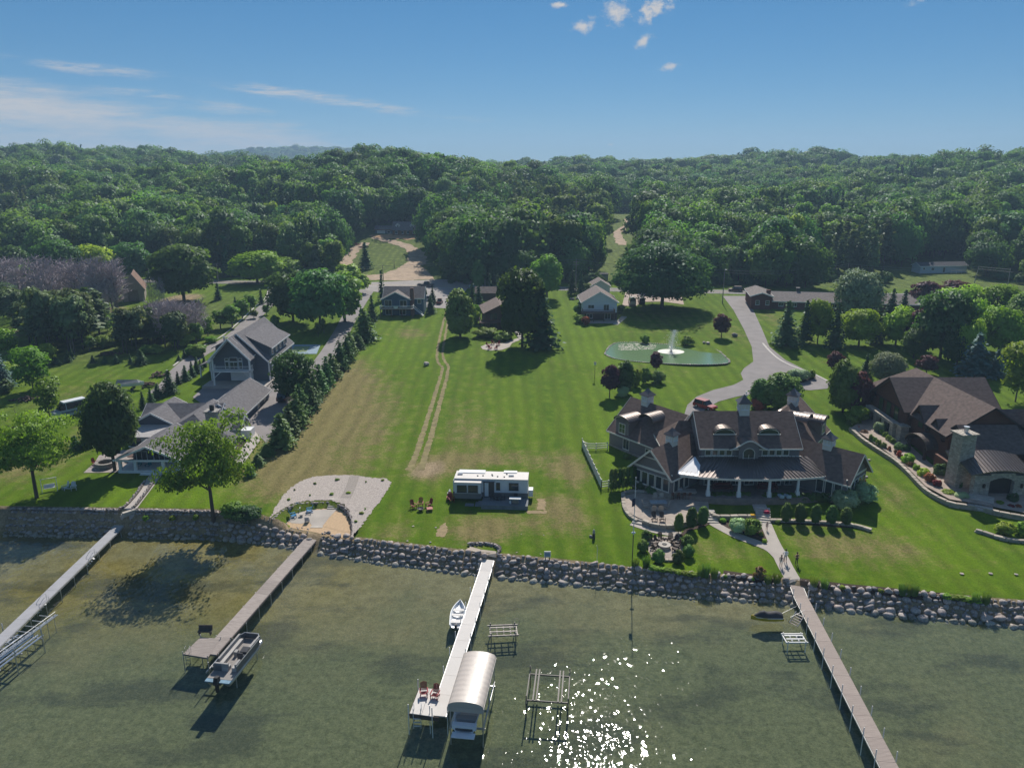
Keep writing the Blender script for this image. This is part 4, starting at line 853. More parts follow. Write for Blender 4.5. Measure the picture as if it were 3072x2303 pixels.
# left house garden
for i, (k, x, y, t, w, l) in enumerate([('bush',700,1588-40,1508,66,'bush at the right end of the lake wall by the locust trunk'),('dbush',740,1560,1520,80,'wide green bush on the bank behind the locust'),('bush',720,1278,1255,30,'shrub row piece beside the stone walk, upper'),('purbush',728,1305,1280,26,'lavender clump beside the stone walk'),('bush',700,1340,1318,26,'green clump beside the stone walk, lower'),
   ('lbush',440,1562,1546,18,'left yellow-green plant growing between wall stones'),('lbush',518,1562,1546,18,'middle yellow-green plant growing between wall stones'),('lbush',588,1560,1544,16,'right yellow-green plant growing between wall stones'),('bush',1012,960,930,30,'small shrub'),('bush',1740,968,945,36,'bush left of the white house deck'),('rbush',1758,975,950,24,'red bush left of the white house deck'),('bush',1862,938,915,22,'bush right of the white house'),
   ('dbush',1742,945,905,40,'round dark bush behind the white house deck'),('bush',1935,1030,1005,26,'bush on the far bank of the pond, left'),('bush',2062,1035,1008,36,'bush on the far bank of the pond, right'),('bush',1460,1010,985,70,'low hedge under the brown deck, left'),('bush',1510,1018,992,60,'low hedge under the brown deck, right'),('lbush',1425,948,915,30,'bright shrub by the brown shed'),('lbush',1428,972,935,26,'bright shrub below the brown shed')]):
    if l != 'small shrub': put(k, x, y, t, w, l, 'shrub', 'shrub')

for i in range(26): put(['bush','dbush','sapling','lbush'][i % 4], -10 + 330 * g_.random() + (260 if i % 3 == 0 else 0), 1075 - 150 * g_.random(), 0, 0, '') if 0 else None
for i in range(34):
    x, y = (620 * g_.random() - 10, 1050 - 90 * g_.random()) if i % 3 else (150 * g_.random(), 1190 - 130 * g_.random()); w = 34 + 36 * g_.random(); put(['bush','dbush','bush','birch'][i % 4], x, y, y - w * (.6 if i % 4 < 3 else 1.3), w, 'green scrub growing among the pines and grey trees at the left', 'shrub', 'scrub_bush', 'scrub at the left')
for i, (x, y, t, w, k) in enumerate([(30,860,742,110,'maple'),(180,862,725,120,'oak2'),(292,850,738,105,'lime'),(395,835,730,100,'maple'),(75,905,800,80,'aspen'),(20,935,850,70,'deep')]): put('maple' if k == 'oak2' else k, x, y, t, w, f'{ORD[i]} leafy tree from the left behind the grey thicket')
# ------------------------------------------------------------------ the woods: nearest trees one by one, the rest as stuff
def mk_forest(name, mat, seed, con=None, barkm=None, **k):
    g = np.random.default_rng(seed)
    if con: C, Nn, Sz, SN = crown_conifer(g, **con); tk = dict(top=.97, limbs=0)
    else: C, Nn, Sz, SN = crown_broad(g, **k); tk = dict(limbs=4, top=.7)
    t = trunk_mb(g, 1.0, .014, n=5, **tk)
    return mesh_quads(name, quads_mesh('', C, Nn, Sz, mat, .85, g), mat, t, barkm or bark, SN)
WOOD = [mk_forest('broadleaf_tree', LF['oak'], 50, rx=.72, z0=.10, nclump=30, per=80, size=.062, top=.6, cs=1.3),
        mk_forest('broadleaf_tree', LF['maple'], 51, rx=.80, z0=.08, nclump=34, per=80, size=.062, top=.55, cs=1.3),
        mk_forest('broadleaf_tree', LF['deep'], 52, rx=.62, z0=.08, nclump=28, per=80, size=.058, top=.65, cs=1.25),
        mk_forest('broadleaf_tree', LF['aspen'], 53, rx=.55, z0=.10, nclump=30, per=80, size=.055, lumpy=.45, top=.6, cs=1.15),
        mk_forest('broadleaf_tree', LF['oak'], 54, rx=.95, z0=.12, nclump=36, per=80, size=.064, lumpy=.45, top=.55, cs=1.3),
        mk_forest('pine_tree', LF['pine'], 55, dict(rx=.34, z0=.30, levels=15, per=12, size=.075, gap=.15, shape=.55, droop=-.04)),
        mk_forest('spruce_tree', LF['spruce'], 56, dict(rx=.36, z0=.06, levels=16, per=11, size=.07, gap=.1))]
g = np.random.default_rng(77)
def jgrid(x0, x1, y0, y1, d):
    X, Y = np.meshgrid(np.arange(x0, x1, d), np.arange(y0, y1, d)); X = X + g.uniform(-.42, .42, X.shape) * d; Y = Y + g.uniform(-.42, .42, Y.shape) * d
    return np.stack([X.ravel(), Y.ravel()], 1)
CLEAR = [GP(l) for l in [
    [(1000,850),(1020,790),(1050,735),(1085,700),(1130,680),(1290,690),(1300,760),(1330,800),(1345,850)],      # dirt lot and the house above it
    [(1840,780),(1835,720),(1850,660),(1868,640),(1905,640),(1912,690),(1905,740),(1900,790)],                  # ski slope strip
    [(2680,840),(2640,815),(2720,800),(2740,775),(2910,790),(2925,830),(3072,850),(3072,800),(2990,795),(3072,860),(2690,868)],
    [(360,850),(380,822),(470,808),(520,822),(510,850)], [(1440,820),(1450,780),(1560,780),(1560,820)], [(1750,850),(1740,820),(1830,815),(1850,850)]]]
A = jgrid(-420, 420, 285, 520, 7.4); B = jgrid(-640, 640, 520, 900, 8.6); Cc = jgrid(-1000, 1000, 900, 1500, 10.5); Dd = jgrid(-1900, 1900, 1500, 3600, 19)
pts = np.concatenate([A, B, Cc, Dd]); far = np.concatenate([np.zeros(len(A)), np.zeros(len(B)), np.ones(len(Cc)) * .35, np.ones(len(Dd)) * 1.0])
edge = roady(pts[:, 0]) + 15 + 6 * np.sin(pts[:, 0] * .11) + np.where(pts[:, 0] > 110, 18, 0)
keep = (pts[:, 1] > edge) & (np.abs(pts[:, 0]) < .72 * pts[:, 1] + 40) & ((far < 1) | (hz(pts[:, 0], pts[:, 1]) > 46))
for c in CLEAR: keep &= ~inside(c, pts[:, 0], pts[:, 1])
zc_ = pts[:, 1] * CP - (hz(pts[:, 0], pts[:, 1]) - H) * SP; uu = 1536 + F * pts[:, 0] / zc_; vv_ = 1151.5 - F * (pts[:, 1] * SP + (hz(pts[:, 0], pts[:, 1]) - H) * CP) / zc_
keep &= ~((uu > 1822) & (uu < 1925) & (vv_ > 640)) & ~((uu > 1802) & (uu < 1945) & (vv_ > 690)) & ~((uu > 1062) & (uu < 1285) & (vv_ > 694)) & ~((uu > 1030) & (uu < 1300) & (vv_ > 735)) & ~((uu > 1010) & (uu < 1310) & (vv_ > 785)) & (np.abs(pts[:, 0]) < 1950)
pts, far = pts[keep], far[keep]; n = len(pts)
zt = hz(pts[:, 0], pts[:, 1])
# species: pines in stands, the rest mixed
stand = (np.sin(pts[:, 0] * .021 + 1.3) * np.sin(pts[:, 1] * .017 + .5) + g.normal(size=n) * .18)
pz_ = np.sin(pts[:, 0] * .031 + 2) + np.sin(pts[:, 1] * .043 + pts[:, 0] * .013); sp = np.where(pz_ + g.normal(size=n) * .9 > .7, g.choice([1, 3, 4], n), g.choice(5, n, p=[.30, .22, .26, .08, .14]))
sp = np.where((stand > .55) | (g.random(n) < .05), 5, sp); sp = np.where((stand < -.72) | (g.random(n) < .05), 6, sp); sp = np.where(g.random(n) < .10, 3, sp)
sp = np.where((pts[:, 1] < 345) & (pts[:, 0] > 118) & (pts[:, 0] < 160), 5, sp)      # the pine row above the white mobile home
hh = g.uniform(13, 24, n) + 5 * np.sin(pts[:, 0] * .052 + 1) * np.sin(pts[:, 1] * .047) * (1 + far * .3); hh = np.where(sp == 5, g.uniform(17, 23, n), hh); hh *= np.where(pts[:, 1] < edge[keep] + 9, g.uniform(.62, 1.0, n), 1)
ww = hh * g.uniform(.72, 1.12, n) * (1 + far * .9); rz = g.uniform(0, 6.28, n)
def cone_clear(px0, px1, ylim_px, P_, pad):
    """True where a tree would hide what stands in the gap between two picture columns, down to row ylim."""
    zc = P_[:, 1] * CP; u = 1536 + F * P_[:, 0] / zc
    return (u > px0 - pad) & (u < px1 + pad)
lst = np.argsort(pts[:, 1]); solo = lst[:330]
SOLO_PER = {}
names = ['broadleaf_tree'] * 5 + ['pine_tree', 'spruce_tree']
labs = ['broad dark green tree at the front of the wooded hillside', 'leafy mid-green tree at the front of the wooded hillside', 'tall deep green tree at the front of the wooded hillside', 'slender grey-green tree at the front of the wooded hillside', 'wide spreading tree at the front of the wooded hillside', 'tall pine at the front of the wooded hillside', 'pointed spruce at the front of the wooded hillside']
grp = ['broad dark trees along the wood edge', 'leafy mid-green trees along the wood edge', 'tall deep green trees along the wood edge', 'slender trees along the wood edge', 'spreading trees along the wood edge', 'pines along the wood edge', 'spruces along the wood edge']
SRC = {}
for i in solo:
    k = int(sp[i]); o = obj(names[k], WOOD[k]); o.location = (pts[i, 0], pts[i, 1], zt[i] - .2); o.rotation_euler[2] = rz[i]; o.scale = (ww[i], ww[i], hh[i])
    tag(o, labs[k], 'tree', grp[k]); SRC.setdefault(k, o)
rest = np.setdiff1d(np.arange(n), solo)
def scatter(name, P3, rot, scl, kind_idx, sources):
    """One object that sets tree meshes on points with geometry nodes."""
    me = bpy.data.meshes.new(name); me.vertices.add(len(P3)); me.vertices.foreach_set('co', P3.reshape(-1).astype(np.float32))
    for nm_, tp, dat in (('rz', 'FLOAT_VECTOR', np.stack([rot * 0, rot * 0, rot], 1)), ('sc', 'FLOAT_VECTOR', scl)):
        a = me.attributes.new(nm_, tp, 'POINT'); a.data.foreach_set('vector', dat.reshape(-1).astype(np.float32))
    a = me.attributes.new('pi', 'INT', 'POINT'); a.data.foreach_set('value', kind_idx.astype(np.int32))
    o = obj(name, me, kind='stuff'); ng = bpy.data.node_groups.new(name, 'GeometryNodeTree')
    ng.interface.new_socket('Geometry', in_out='INPUT', socket_type='NodeSocketGeometry'); ng.interface.new_socket('Geometry', in_out='OUTPUT', socket_type='NodeSocketGeometry')
    N, L = ng.nodes, ng.links; gi = N.new('NodeGroupInput'); go = N.new('NodeGroupOutput'); jn = N.new('GeometryNodeJoinGeometry')
    def attr(nm_, dt):
        a = N.new('GeometryNodeInputNamedAttribute'); a.data_type = dt; a.inputs['Name'].default_value = nm_; return a.outputs['Attribute']
    ra, sa, pa = attr('rz', 'FLOAT_VECTOR'), attr('sc', 'FLOAT_VECTOR'), attr('pi', 'INT')
    for k, src in sources.items():
        cp = N.new('FunctionNodeCompare'); cp.data_type = 'INT'; cp.operation = 'EQUAL'; L.new(pa, cp.inputs['A'] if cp.inputs['A'].enabled else cp.inputs[2])
        [s for s in cp.inputs if s.enabled][1].default_value = k
        if not [s for s in cp.inputs if s.enabled][0].is_linked: L.new(pa, [s for s in cp.inputs if s.enabled][0])
        oi = N.new('GeometryNodeObjectInfo'); oi.transform_space = 'ORIGINAL'; oi.inputs['Object'].default_value = src; oi.inputs['As Instance'].default_value = True
        ip = N.new('GeometryNodeInstanceOnPoints'); L.new(gi.outputs[0], ip.inputs['Points']); L.new(cp.outputs[0], ip.inputs['Selection']); L.new(oi.outputs['Geometry'], ip.inputs['Instance'])
        L.new(ra, ip.inputs['Rotation']); L.new(sa, ip.inputs['Scale']); L.new(ip.outputs[0], jn.inputs[0])
    L.new(jn.outputs[0], go.inputs[0]); md = o.modifiers.new('trees', 'NODES'); md.node_group = ng; return o
for k in range(7):
    if k not in SRC:
        i = int(rest[0]); o = obj(names[k], WOOD[k]); o.location = (pts[i, 0], pts[i, 1], zt[i]); o.scale = (ww[i], ww[i], hh[i]); tag(o, labs[k], 'tree', grp[k]); SRC[k] = o
P3 = np.stack([pts[:, 0], pts[:, 1], zt - .3], 1)
for nm_, ks in (('broadleaf_wood', (0, 1, 2, 3, 4)), ('pine_wood', (5,)), ('spruce_wood', (6,))):
    r = rest[np.isin(sp[rest], ks)]
    scatter(nm_, P3[r], rz[r], np.stack([ww[r], ww[r], hh[r]], 1), sp[r], {k: SRC[k] for k in ks})
# low growth along the foot of the wood
q = jgrid(-400, 400, 288, 345, 4.2); e_ = roady(q[:, 0]) + 10 + 6 * np.sin(q[:, 0] * .11) + np.where(q[:, 0] > 110, 16, 0); kq = (q[:, 1] > e_) & (q[:, 1] < e_ + 16)
for c in CLEAR: kq &= ~inside(c, q[:, 0], q[:, 1])
q = q[kq]; ss = g.uniform(1.6, 4.2, len(q)); bush_src = next(o for o in bpy.data.objects if o.name.startswith('crown') and o.data == P['bush'][0].c)
br = thing('undergrowth_bush', 'single leafy bush at the foot of the wood, first of many', 'shrub', (q[0, 0], q[0, 1], h(*q[0])))
bb = obj('foliage', P['dbush'][0].c, br); bb.scale = (3, 3, 3)
sc_ = scatter('undergrowth', np.stack([q[1:, 0], q[1:, 1], hz(q[1:, 0], q[1:, 1])], 1), g.uniform(0, 6.28, len(q) - 1), np.repeat(ss[1:, None], 3, 1), np.zeros(len(q) - 1), {0: bb})
# ------------------------------------------------------------------ boulders along the shore
def stone_mesh(seed, sub=2, flat=.72):
    g_ = np.random.default_rng(seed); bm = bmesh.new(); bmesh.ops.create_icosphere(bm, subdivisions=sub, radius=.5)
    ax = [(Vector(v) / np.linalg.norm(v), g_.uniform(.25, .44)) for v in g_.normal(size=(10, 3))]
    for v in bm.verts:
        p = v.co.copy()
        for d, r in ax:
            k = p.dot(d)
            if k > r: p -= d * (k - r) * .85
        v.co = p + Vector(g_.normal(size=3)) * .012; v.co.z *= flat
    me = bpy.data.meshes.new('stone'); bm.to_mesh(me); bm.free(); me.polygons.foreach_set('use_smooth', [True] * len(me.polygons)); return me
def stone_mat(name, cols, rough=.8):
    m, nt, N, L, b = newmat(name); oi = N.new('ShaderNodeObjectInfo'); cr = N.new('ShaderNodeValToRGB'); L.new(oi.outputs['Random'], cr.inputs[0])
    cr.color_ramp.interpolation = 'LINEAR'
    for i, c in enumerate(cols):
        e = cr.color_ramp.elements[i] if i < 2 else cr.color_ramp.elements.new(0); e.color = (*c, 1)
    for i, e in enumerate(cr.color_ramp.elements): e.position = i / (len(cols) - 1)
    for i, c in enumerate(cols): cr.color_ramp.elements[i].color = (*c, 1)
    t = N.new('ShaderNodeTexCoord'); n1 = tex_noise(N, L, t.outputs['Object'], 5, 6, .7); v = mrange(N, L, n1, .3, .7, .68, 1.3)
    vm = N.new('ShaderNodeVectorMath'); vm.operation = 'SCALE'; L.new(cr.outputs[0], vm.inputs[0]); L.new(v, vm.inputs['Scale'])
    L.new(vm.outputs[0], b.inputs['Base Color']); b.inputs['Roughness'].default_value = rough; b.inputs['Specular IOR Level'].default_value = .35
    bp = N.new('ShaderNodeBump'); bp.inputs['Distance'].default_value = .08; bp.inputs['Strength'].default_value = .5; L.new(n1, bp.inputs['Height']); L.new(bp.outputs[0], b.inputs['Normal']); return m
rock = stone_mat('field_stone', [(.16,.145,.145),(.40,.34,.30),(.27,.245,.245),(.44,.38,.34),(.20,.19,.195),(.47,.38,.33),(.32,.285,.275)], .7)
STONES = [stone_mesh(100 + i) for i in range(9)]
SMALL = [stone_mesh(140 + i, 1, .8) for i in range(5)]
for s_ in STONES + SMALL: s_.materials.append(rock)
g = np.random.default_rng(21)
def joined_stones(name, placed, parent, mat=rock):
    V, Fc = [], []; base = []
    for me in SMALL:
        a = np.empty(len(me.vertices) * 3); me.vertices.foreach_get('co', a); base.append((a.reshape(-1, 3), np.array([p.vertices[:] for p in me.polygons])))
    o = 0
    for i, (x, y, z, s) in enumerate(placed):
        v, f = base[i % len(base)]; a = g.uniform(0, 6.28); c, sn = math.cos(a), math.sin(a)
        w = v * s * np.array([1.2, .9, .8]); w = np.stack([w[:, 0] * c - w[:, 1] * sn + x, w[:, 0] * sn + w[:, 1] * c + y, w[:, 2] + z], 1); V.append(w); Fc.append(f + o); o += len(v)
    me = bpy.data.meshes.new(name); me.from_pydata(np.concatenate(V), [], np.concatenate(Fc).tolist()); me.materials.append(mat); me.polygons.foreach_set('use_smooth', [True] * len(me.polygons))
    return obj(name, me, parent, kind='stuff')
def revetment(x0, x1, label, size=.70, rows=None, cap=300):
    org = Vector(((x0 + x1) / 2, float(ys((x0 + x1) / 2)), 0)); t = thing('stone_revetment', label, 'stone bank', org); n = 0; fill = []
    left = x0 < -33
    rowdef = rows or ([-.25, .45, 1.1, 1.75, 2.4] if not left else [-.35, .25, .85, 1.4])
    for ri, r in enumerate(rowdef):
        x = x0 + g.uniform(0, .4)
        while x < x1:
            s = size * (.55 + 1.15 * g.random() ** 1.4) * (1.0 if not left else .8) * (1.08 if ri < 2 else .95); w = s * g.uniform(.9, 1.3)
            xc = x + w * .45; tt = r + g.uniform(-.18, .18); yc = float(ys(xc)) + tt; z = h(xc, yc) + s * .08
            if n < cap:
                o = obj('stone', STONES[int(g.integers(9))], t); o.location = Vector((xc, yc, z)) - org; o.scale = (w, s * .95, s * g.uniform(.85, 1.1)); o.rotation_euler = (g.uniform(-.5, .2) + .35, g.uniform(-.3, .3), g.uniform(-.5, .5)); n += 1
            else: fill.append((xc - org.x, yc - org.y, z, s))
            x += w * .86
    for i in range(int((x1 - x0) * 9)):
        xc = g.uniform(x0, x1); tt = g.uniform(-.9, 2.8); yc = float(ys(xc)) + tt; fill.append((xc - org.x, yc - org.y, h(xc, yc) - .02, g.uniform(.15, .38)))
    joined_stones('small_stones', fill, t); return t
revetment(-72, -56.2, 'dark boulder bank below the stone wall, left of the grey dock')
revetment(-54.2, -40.5, 'boulder bank below the stone wall, between the grey dock and the locust trunk')
revetment(-40.5, -28.0, 'boulder bank from the locust trunk to the plank dock', 1.05)
revetment(-26.2, -3.9, 'rounded boulder bank between the plank dock and the white dock')
revetment(-2.1, 16.5, 'rounded boulder bank from the white dock to the flagpole')
revetment(16.5, 33.5, 'rounded boulder bank between the flagpole and the long brown dock')
revetment(35.3, 48.0, 'rounded boulder bank right of the long brown dock', .8)
revetment(48.0, 66.0, 'rounded boulder bank at the right edge of the photo', .8)
def dry_wall(label, line, z0, z1, size, name='stone_wall', back=.0, cap=280):
    """Dry-laid wall of field stones along a line (list of xy), from z0(x,y) up to z1(x,y)."""
    L = smooth_line(line, size * .8); org = Vector((L[0].x, L[0].y, 0)); t = thing(name, label, 'stone wall', org); n = 0; fill = []
    core = MB()
    for a, b in zip(L, L[1:]):
        d = (b - a).normalized(); nrm = Vector((-d.y, d.x)) * (.25 if back >= 0 else -.25)
        core.slab([(a.x - org.x, a.y - org.y, z1(a.x, a.y) - .08), (b.x - org.x, b.y - org.y, z1(b.x, b.y) - .08), (b.x + nrm.x - org.x, b.y + nrm.y - org.y, z1(b.x, b.y) - .08), (a.x + nrm.x - org.x, a.y + nrm.y - org.y, z1(a.x, a.y) - .08)], 1.6)
    core.build('core', M('wall_core', (.10,.085,.075), .95), t)
    for i, p in enumerate(L):
        za, zb = z0(p.x, p.y), z1(p.x, p.y); rows = max(1, round((zb - za) / (size * .62)))
        for r in range(rows):
            s = size * g.uniform(.75, 1.25); z = za + (zb - za) * (r + .5) / rows; q = Vector((p.x + g.uniform(-.12, .12), p.y + g.uniform(-.16, .06) - .1 , z))
            if n < cap: o = obj('stone', STONES[int(g.integers(9))], t); o.location = q - org; o.scale = (s * 1.15, s * .9, s * .95); o.rotation_euler = (g.uniform(-.3, .3), g.uniform(-.3, .3), g.uniform(0, 6)); n += 1
            else: fill.append((*(q - org), s))
    if fill: joined_stones('small_stones', fill, t)
    return t
def shore_line(px0, px1, t_, n=14):
    out = []
    for i in range(n + 1):
        x = px0 + (px1 - px0) * i / n; out.append((x, float(ys(x)) + t_))
    return out
dry_wall('dry stone wall holding the lawn left of the lake steps', shore_line(-71.5, -56.3, 2.45, 20), lambda x, y: 1.0, lambda x, y: 2.8, .66)
dry_wall('dry stone wall holding the lawn right of the lake steps', shore_line(-54.0, -39.5, 2.45, 20), lambda x, y: 1.0, lambda x, y: 2.8, .66)
for sx, l in ((1, 'low stone edging on the left of the lake path'), (-1, 'low stone edging on the right of the lake path')):
    ln = z1([(1075 - 10, 1095), (1010, 1180), (930, 1270), (890, 1290)]) if sx > 0 else z1([(1130, 1100), (1080, 1170), (1010, 1260), (985, 1285)])
    dry_wall(l, [p[:2] for p in ln], lambda x, y: h(x, y) - .05, lambda x, y: h(x, y) + .32, .38)
pit_ln = [(780 + a / 5.027, 1400 + b / 5.027) for a, b in [(190,780),(300,690),(400,620),(520,565),(700,535),(880,530),(1040,520)]]
pit_hi = lambda x, y: max(float(hz(x, y)) + .08, PIT_Z + .35)
dry_wall('curved stone wall behind the sunken sitting area', [G(*q)[:2] for q in pit_ln], lambda x, y: PIT_Z, pit_hi, .42)
pit_ln = [(780 + a / 5.027, 1400 + b / 5.027) for a, b in [(1190,560),(1270,600),(1340,680),(1385,780),(1395,880),(1385,990)]]
dry_wall('curved stone wall round the sand on the right', [G(*q)[:2] for q in pit_ln], lambda x, y: PIT_Z, pit_hi, .40)
pr = [(1100 + a / 3.685, 1350 + b / 3.685) for a, b in [(1145,1045),(1250,1040),(1350,1045),(1420,1060),(1470,1090),(1455,1130),(1450,1160),(1490,1190)]]
dry_wall('little arc of stones above the white dock', [G(*q)[:2] for q in pr], lambda x, y: h(x, y) - .1, lambda x, y: h(x, y) + .38, .5)
def boulder(px, py, wpx, label, flat=1.0, name='boulder'):
    p = G(px, py); w = size_at(p, wpx); o = obj(name, STONES[int(g.integers(9))]); o.location = (p[0], p[1], p[2] + w * .22); o.scale = (w, w * .9, w * flat); o.rotation_euler[2] = g.uniform(0, 6); return tag(o, label, 'boulder')
boulder(1278, 1097, 22, 'lone dark boulder on the grass left of the wheel tracks')
boulder(2203, 1010, 20, 'pale round boulder on the lawn beside the driveway')
boulder(2112, 1030, 12, 'left of two small boulders right of the fountain'); boulder(2124, 1032, 14, 'right of two small boulders right of the fountain')
boulder(1772, 1610, 12, 'dark boulder beside the small bronze post on the lawn', 1.3)
for i, (x, y) in enumerate([(1712,899),(1720,900),(1730,898),(1742,899)]): boulder(x, y, 12, f'{ORD[i]} boulder from the left in the row above the white house lawn')
for i, (x, y, w) in enumerate([(1239,1579,9),(1307,1583,9),(1222,1623,8),(1291,1627,9),(1564,1602,5),(1631,1605,5),(1550,1657,6),(1622,1662,6),(2885,1722,14),(2972,1722,14),(3048,1724,14),(2607,1380,12),(2598,1431,14)]):
    boulder(x, y, w, f'{ORD[i]} small flat stone lying in the grass, counted from the gravel bed to the right', .25, 'flat_stone')
# ------------------------------------------------------------------ cut-stone walls, laid of blocks
block_m = M('limestone_block', (.40,.35,.29), .9, .22, 2.0, .5, 6, rnd=.22)
BLK = [MB().cbox((0,0,0), (1,1,1)) for _ in range(1)]
def block_mesh(seed):
    g_ = np.random.default_rng(seed); bm = bmesh.new(); bmesh.ops.create_cube(bm, size=1); bmesh.ops.bevel(bm, geom=bm.edges[:], offset=.06, segments=1, affect='EDGES')
    for v in bm.verts: v.co += Vector(g_.normal(size=3)) * .018
    me = bpy.data.meshes.new('block'); bm.to_mesh(me); bm.free(); me.materials.append(block_m); return me
BLOCKS = [block_mesh(s) for s in range(5)]
def block_wall(label, line, hgt, course=.28, depth_=.45, length=(.7, 1.5), zbase=None, cap=280, name='retaining_wall'):
    L = smooth_line(line, .25); org = Vector((L[0].x, L[0].y, 0)); t = thing(name, label, 'retaining wall', org); nc = max(1, round(hgt / course)); n = 0
    cum = [0]
    for a, b in zip(L, L[1:]): cum.append(cum[-1] + (b - a).length)
    X, Y = [p.x for p in L], [p.y for p in L]
    for c in range(nc):
        s = g.uniform(-.4, 0)
        while s < cum[-1]:
            w = g.uniform(*length); m = min(max(s + w / 2, 0), cum[-1]); x, y = np.interp(m, cum, X), np.interp(m, cum, Y)
            x2, y2 = np.interp(min(m + .3, cum[-1]), cum, X), np.interp(min(m + .3, cum[-1]), cum, Y); x1, y1 = np.interp(max(m - .3, 0), cum, X), np.interp(max(m - .3, 0), cum, Y)
            zb = (zbase(x, y) if zbase else h(x, y) - .12)
            if n < cap:
                o = obj('block', BLOCKS[int(g.integers(5))], t); top = c == nc - 1
                o.scale = (w - .03, depth_ * (1.25 if top else 1) * g.uniform(.93, 1.05), course - .015); o.location = Vector((x, y, zb + course * (c + .5))) - org; o.rotation_euler = (0, g.uniform(-.012, .012), math.atan2(y2 - y1, x2 - x1)); n += 1
            s += w
    return t
z4p = lambda L_: [G(*Z4(a, b))[:2] for a, b in L_]
PAT_Z = .55
block_wall('round stone wall holding the grill patio, left and front', z4p([(395,905),(395,945),(405,1000),(440,1050),(490,1085)]), .62)
block_wall('long curved stone wall in front of the grill patio', z4p([(535,1098),(600,1122),(690,1135),(760,1128),(830,1110),(900,1092),(960,1072)]), .84)
block_wall('back wall of the grill patio below the sunroom windows', z4p([(392,898),(420,885),(480,878),(560,885),(690,900)]), .6)
block_wall('stone garden wall left of the lower steps', z4p([(1000,1040),(1040,1064),(1110,1068),(1200,1066),(1310,1066)]), .84)
block_wall('long low stone wall behind the clipped oval shrubs', z4p([(1435,1082),(1560,1085),(1700,1090),(1850,1100),(1990,1115),(2060,1130),(2100,1142)]), .62)
zlp = lambda L_: [G(*ZL(a, b))[:2] for a, b in L_]
block_wall('long curved terrace wall of the right-hand house', zlp([(140,668),(190,715),(240,760),(320,815),(420,880),(510,940),(580,1000),(640,1060),(700,1125),(770,1190),(860,1245),(960,1290),(1060,1310),(1165,1325)]), .86)
block_wall('terrace wall right of the stone steps', zlp([(1262,1345),(1340,1365),(1440,1385),(1540,1402),(1640,1420)]), .84)
block_wall('short stone wall with two shrubs at the right edge', zlp([(1190,1508),(1260,1528),(1340,1555),(1440,1580),(1560,1595),(1640,1600)]), .56)
block_wall('low stone seat wall round the back of the fire pit', z4p([(570,1240),(600,1212),(680,1200),(760,1208),(800,1225)]), .4, .2, .35, (.4,.8))
block_wall('low stone seat wall in front of the fire pit', z4p([(600,1335),(660,1352),(720,1356),(760,1348)]), .4, .2, .35, (.4,.8))
def steps(label, pa, pb, w, n, z_a, z_b, mat, name='stone_steps'):
    a, b = Vector(pa[:2]), Vector(pb[:2]); d = b - a; ang = math.atan2(d.y, d.x) - PI / 2; t = thing(name, label, 'steps', (a.x, a.y, 0), ang); run = d.length / n
    for i in range(n):
        z = z_a + (z_b - z_a) * (i + 1) / n; m = MB(); m.box(-w / 2, w / 2, run * i + .004, run * (i + 1) + .12, z - (.5), z); m.build('step', mat, t)
    return t
st_m = M('step_stone', (.46,.42,.37), .9, .15, 1.5, .3, 6)
a, b = PZ(375, 1553, .95)[:2], PZ(385, 1538, 1.6)[:2]
steps('dark stone steps from the grey dock up through the wall', PZ(374,1556,.9), PZ(388,1535,2.6), 1.8, 5, .8, 2.72, st_m)
steps('stone steps in the path to the left house', z1([(1065,1135)])[0], z1([(1100,1098)])[0], 1.9, 3, z1([(1065,1135)])[0][2], z1([(1100,1098)])[0][2] + .15, st_m)
steps('stone steps from the plank dock up to the sitting area', PZ(780+800/5.027,1400+1045/5.027,.6), PZ(780+860/5.027,1400+895/5.027,1.0), 1.7, 5, .5, 1.02, st_m)
a_ = PZ(780+1095/5.027, 1400+640/5.027, PIT_Z); b_ = G(780+1140/5.027, 1400+480/5.027)
steps('stone steps from the sitting area up through the gravel', a_, b_, 1.7, 5, PIT_Z, b_[2] + .06, st_m)
ps = zz([(1290,470),(1330,400),(1360,330),(1390,260),(1410,190),(1430,140)])
strip('walk', ps, 1.6, M('worn_gravel_path', (.30,.265,.235), .95, .2, 4, .5, 10), .09, .6, 2)
steps('wide stone steps in the garden wall of the main house', z4([(1375,1088)])[0], z4([(1365,1020)])[0], 2.0, 6, z4([(1375,1088)])[0][2], z4([(1375,1088)])[0][2] + .95, st_m)
strip('walk', z4([(1362,1015),(1340,960),(1320,905)]), 2.0, MATS['walk_stone'], .12, .8, 2)
steps('stone steps from the side walk up to the grill patio', z4([(1020,1092)])[0], z4([(985,1030)])[0], 1.7, 5, z4([(1020,1092)])[0][2], z4([(1020,1092)])[0][2] + .8, st_m)
steps('two low stone steps at the left front of the grill patio', z4([(490,1100)])[0], z4([(515,1070)])[0], 1.5, 2, z4([(490,1100)])[0][2], z4([(490,1100)])[0][2] + .4, st_m)
steps('stone steps in the terrace wall of the right-hand house', zlp([(1212,1335)])[0], zlp([(1225,1240)])[0], 3.2, 5, h(*zlp([(1212,1335)])[0]), h(*zlp([(1212,1335)])[0]) + .85, st_m)
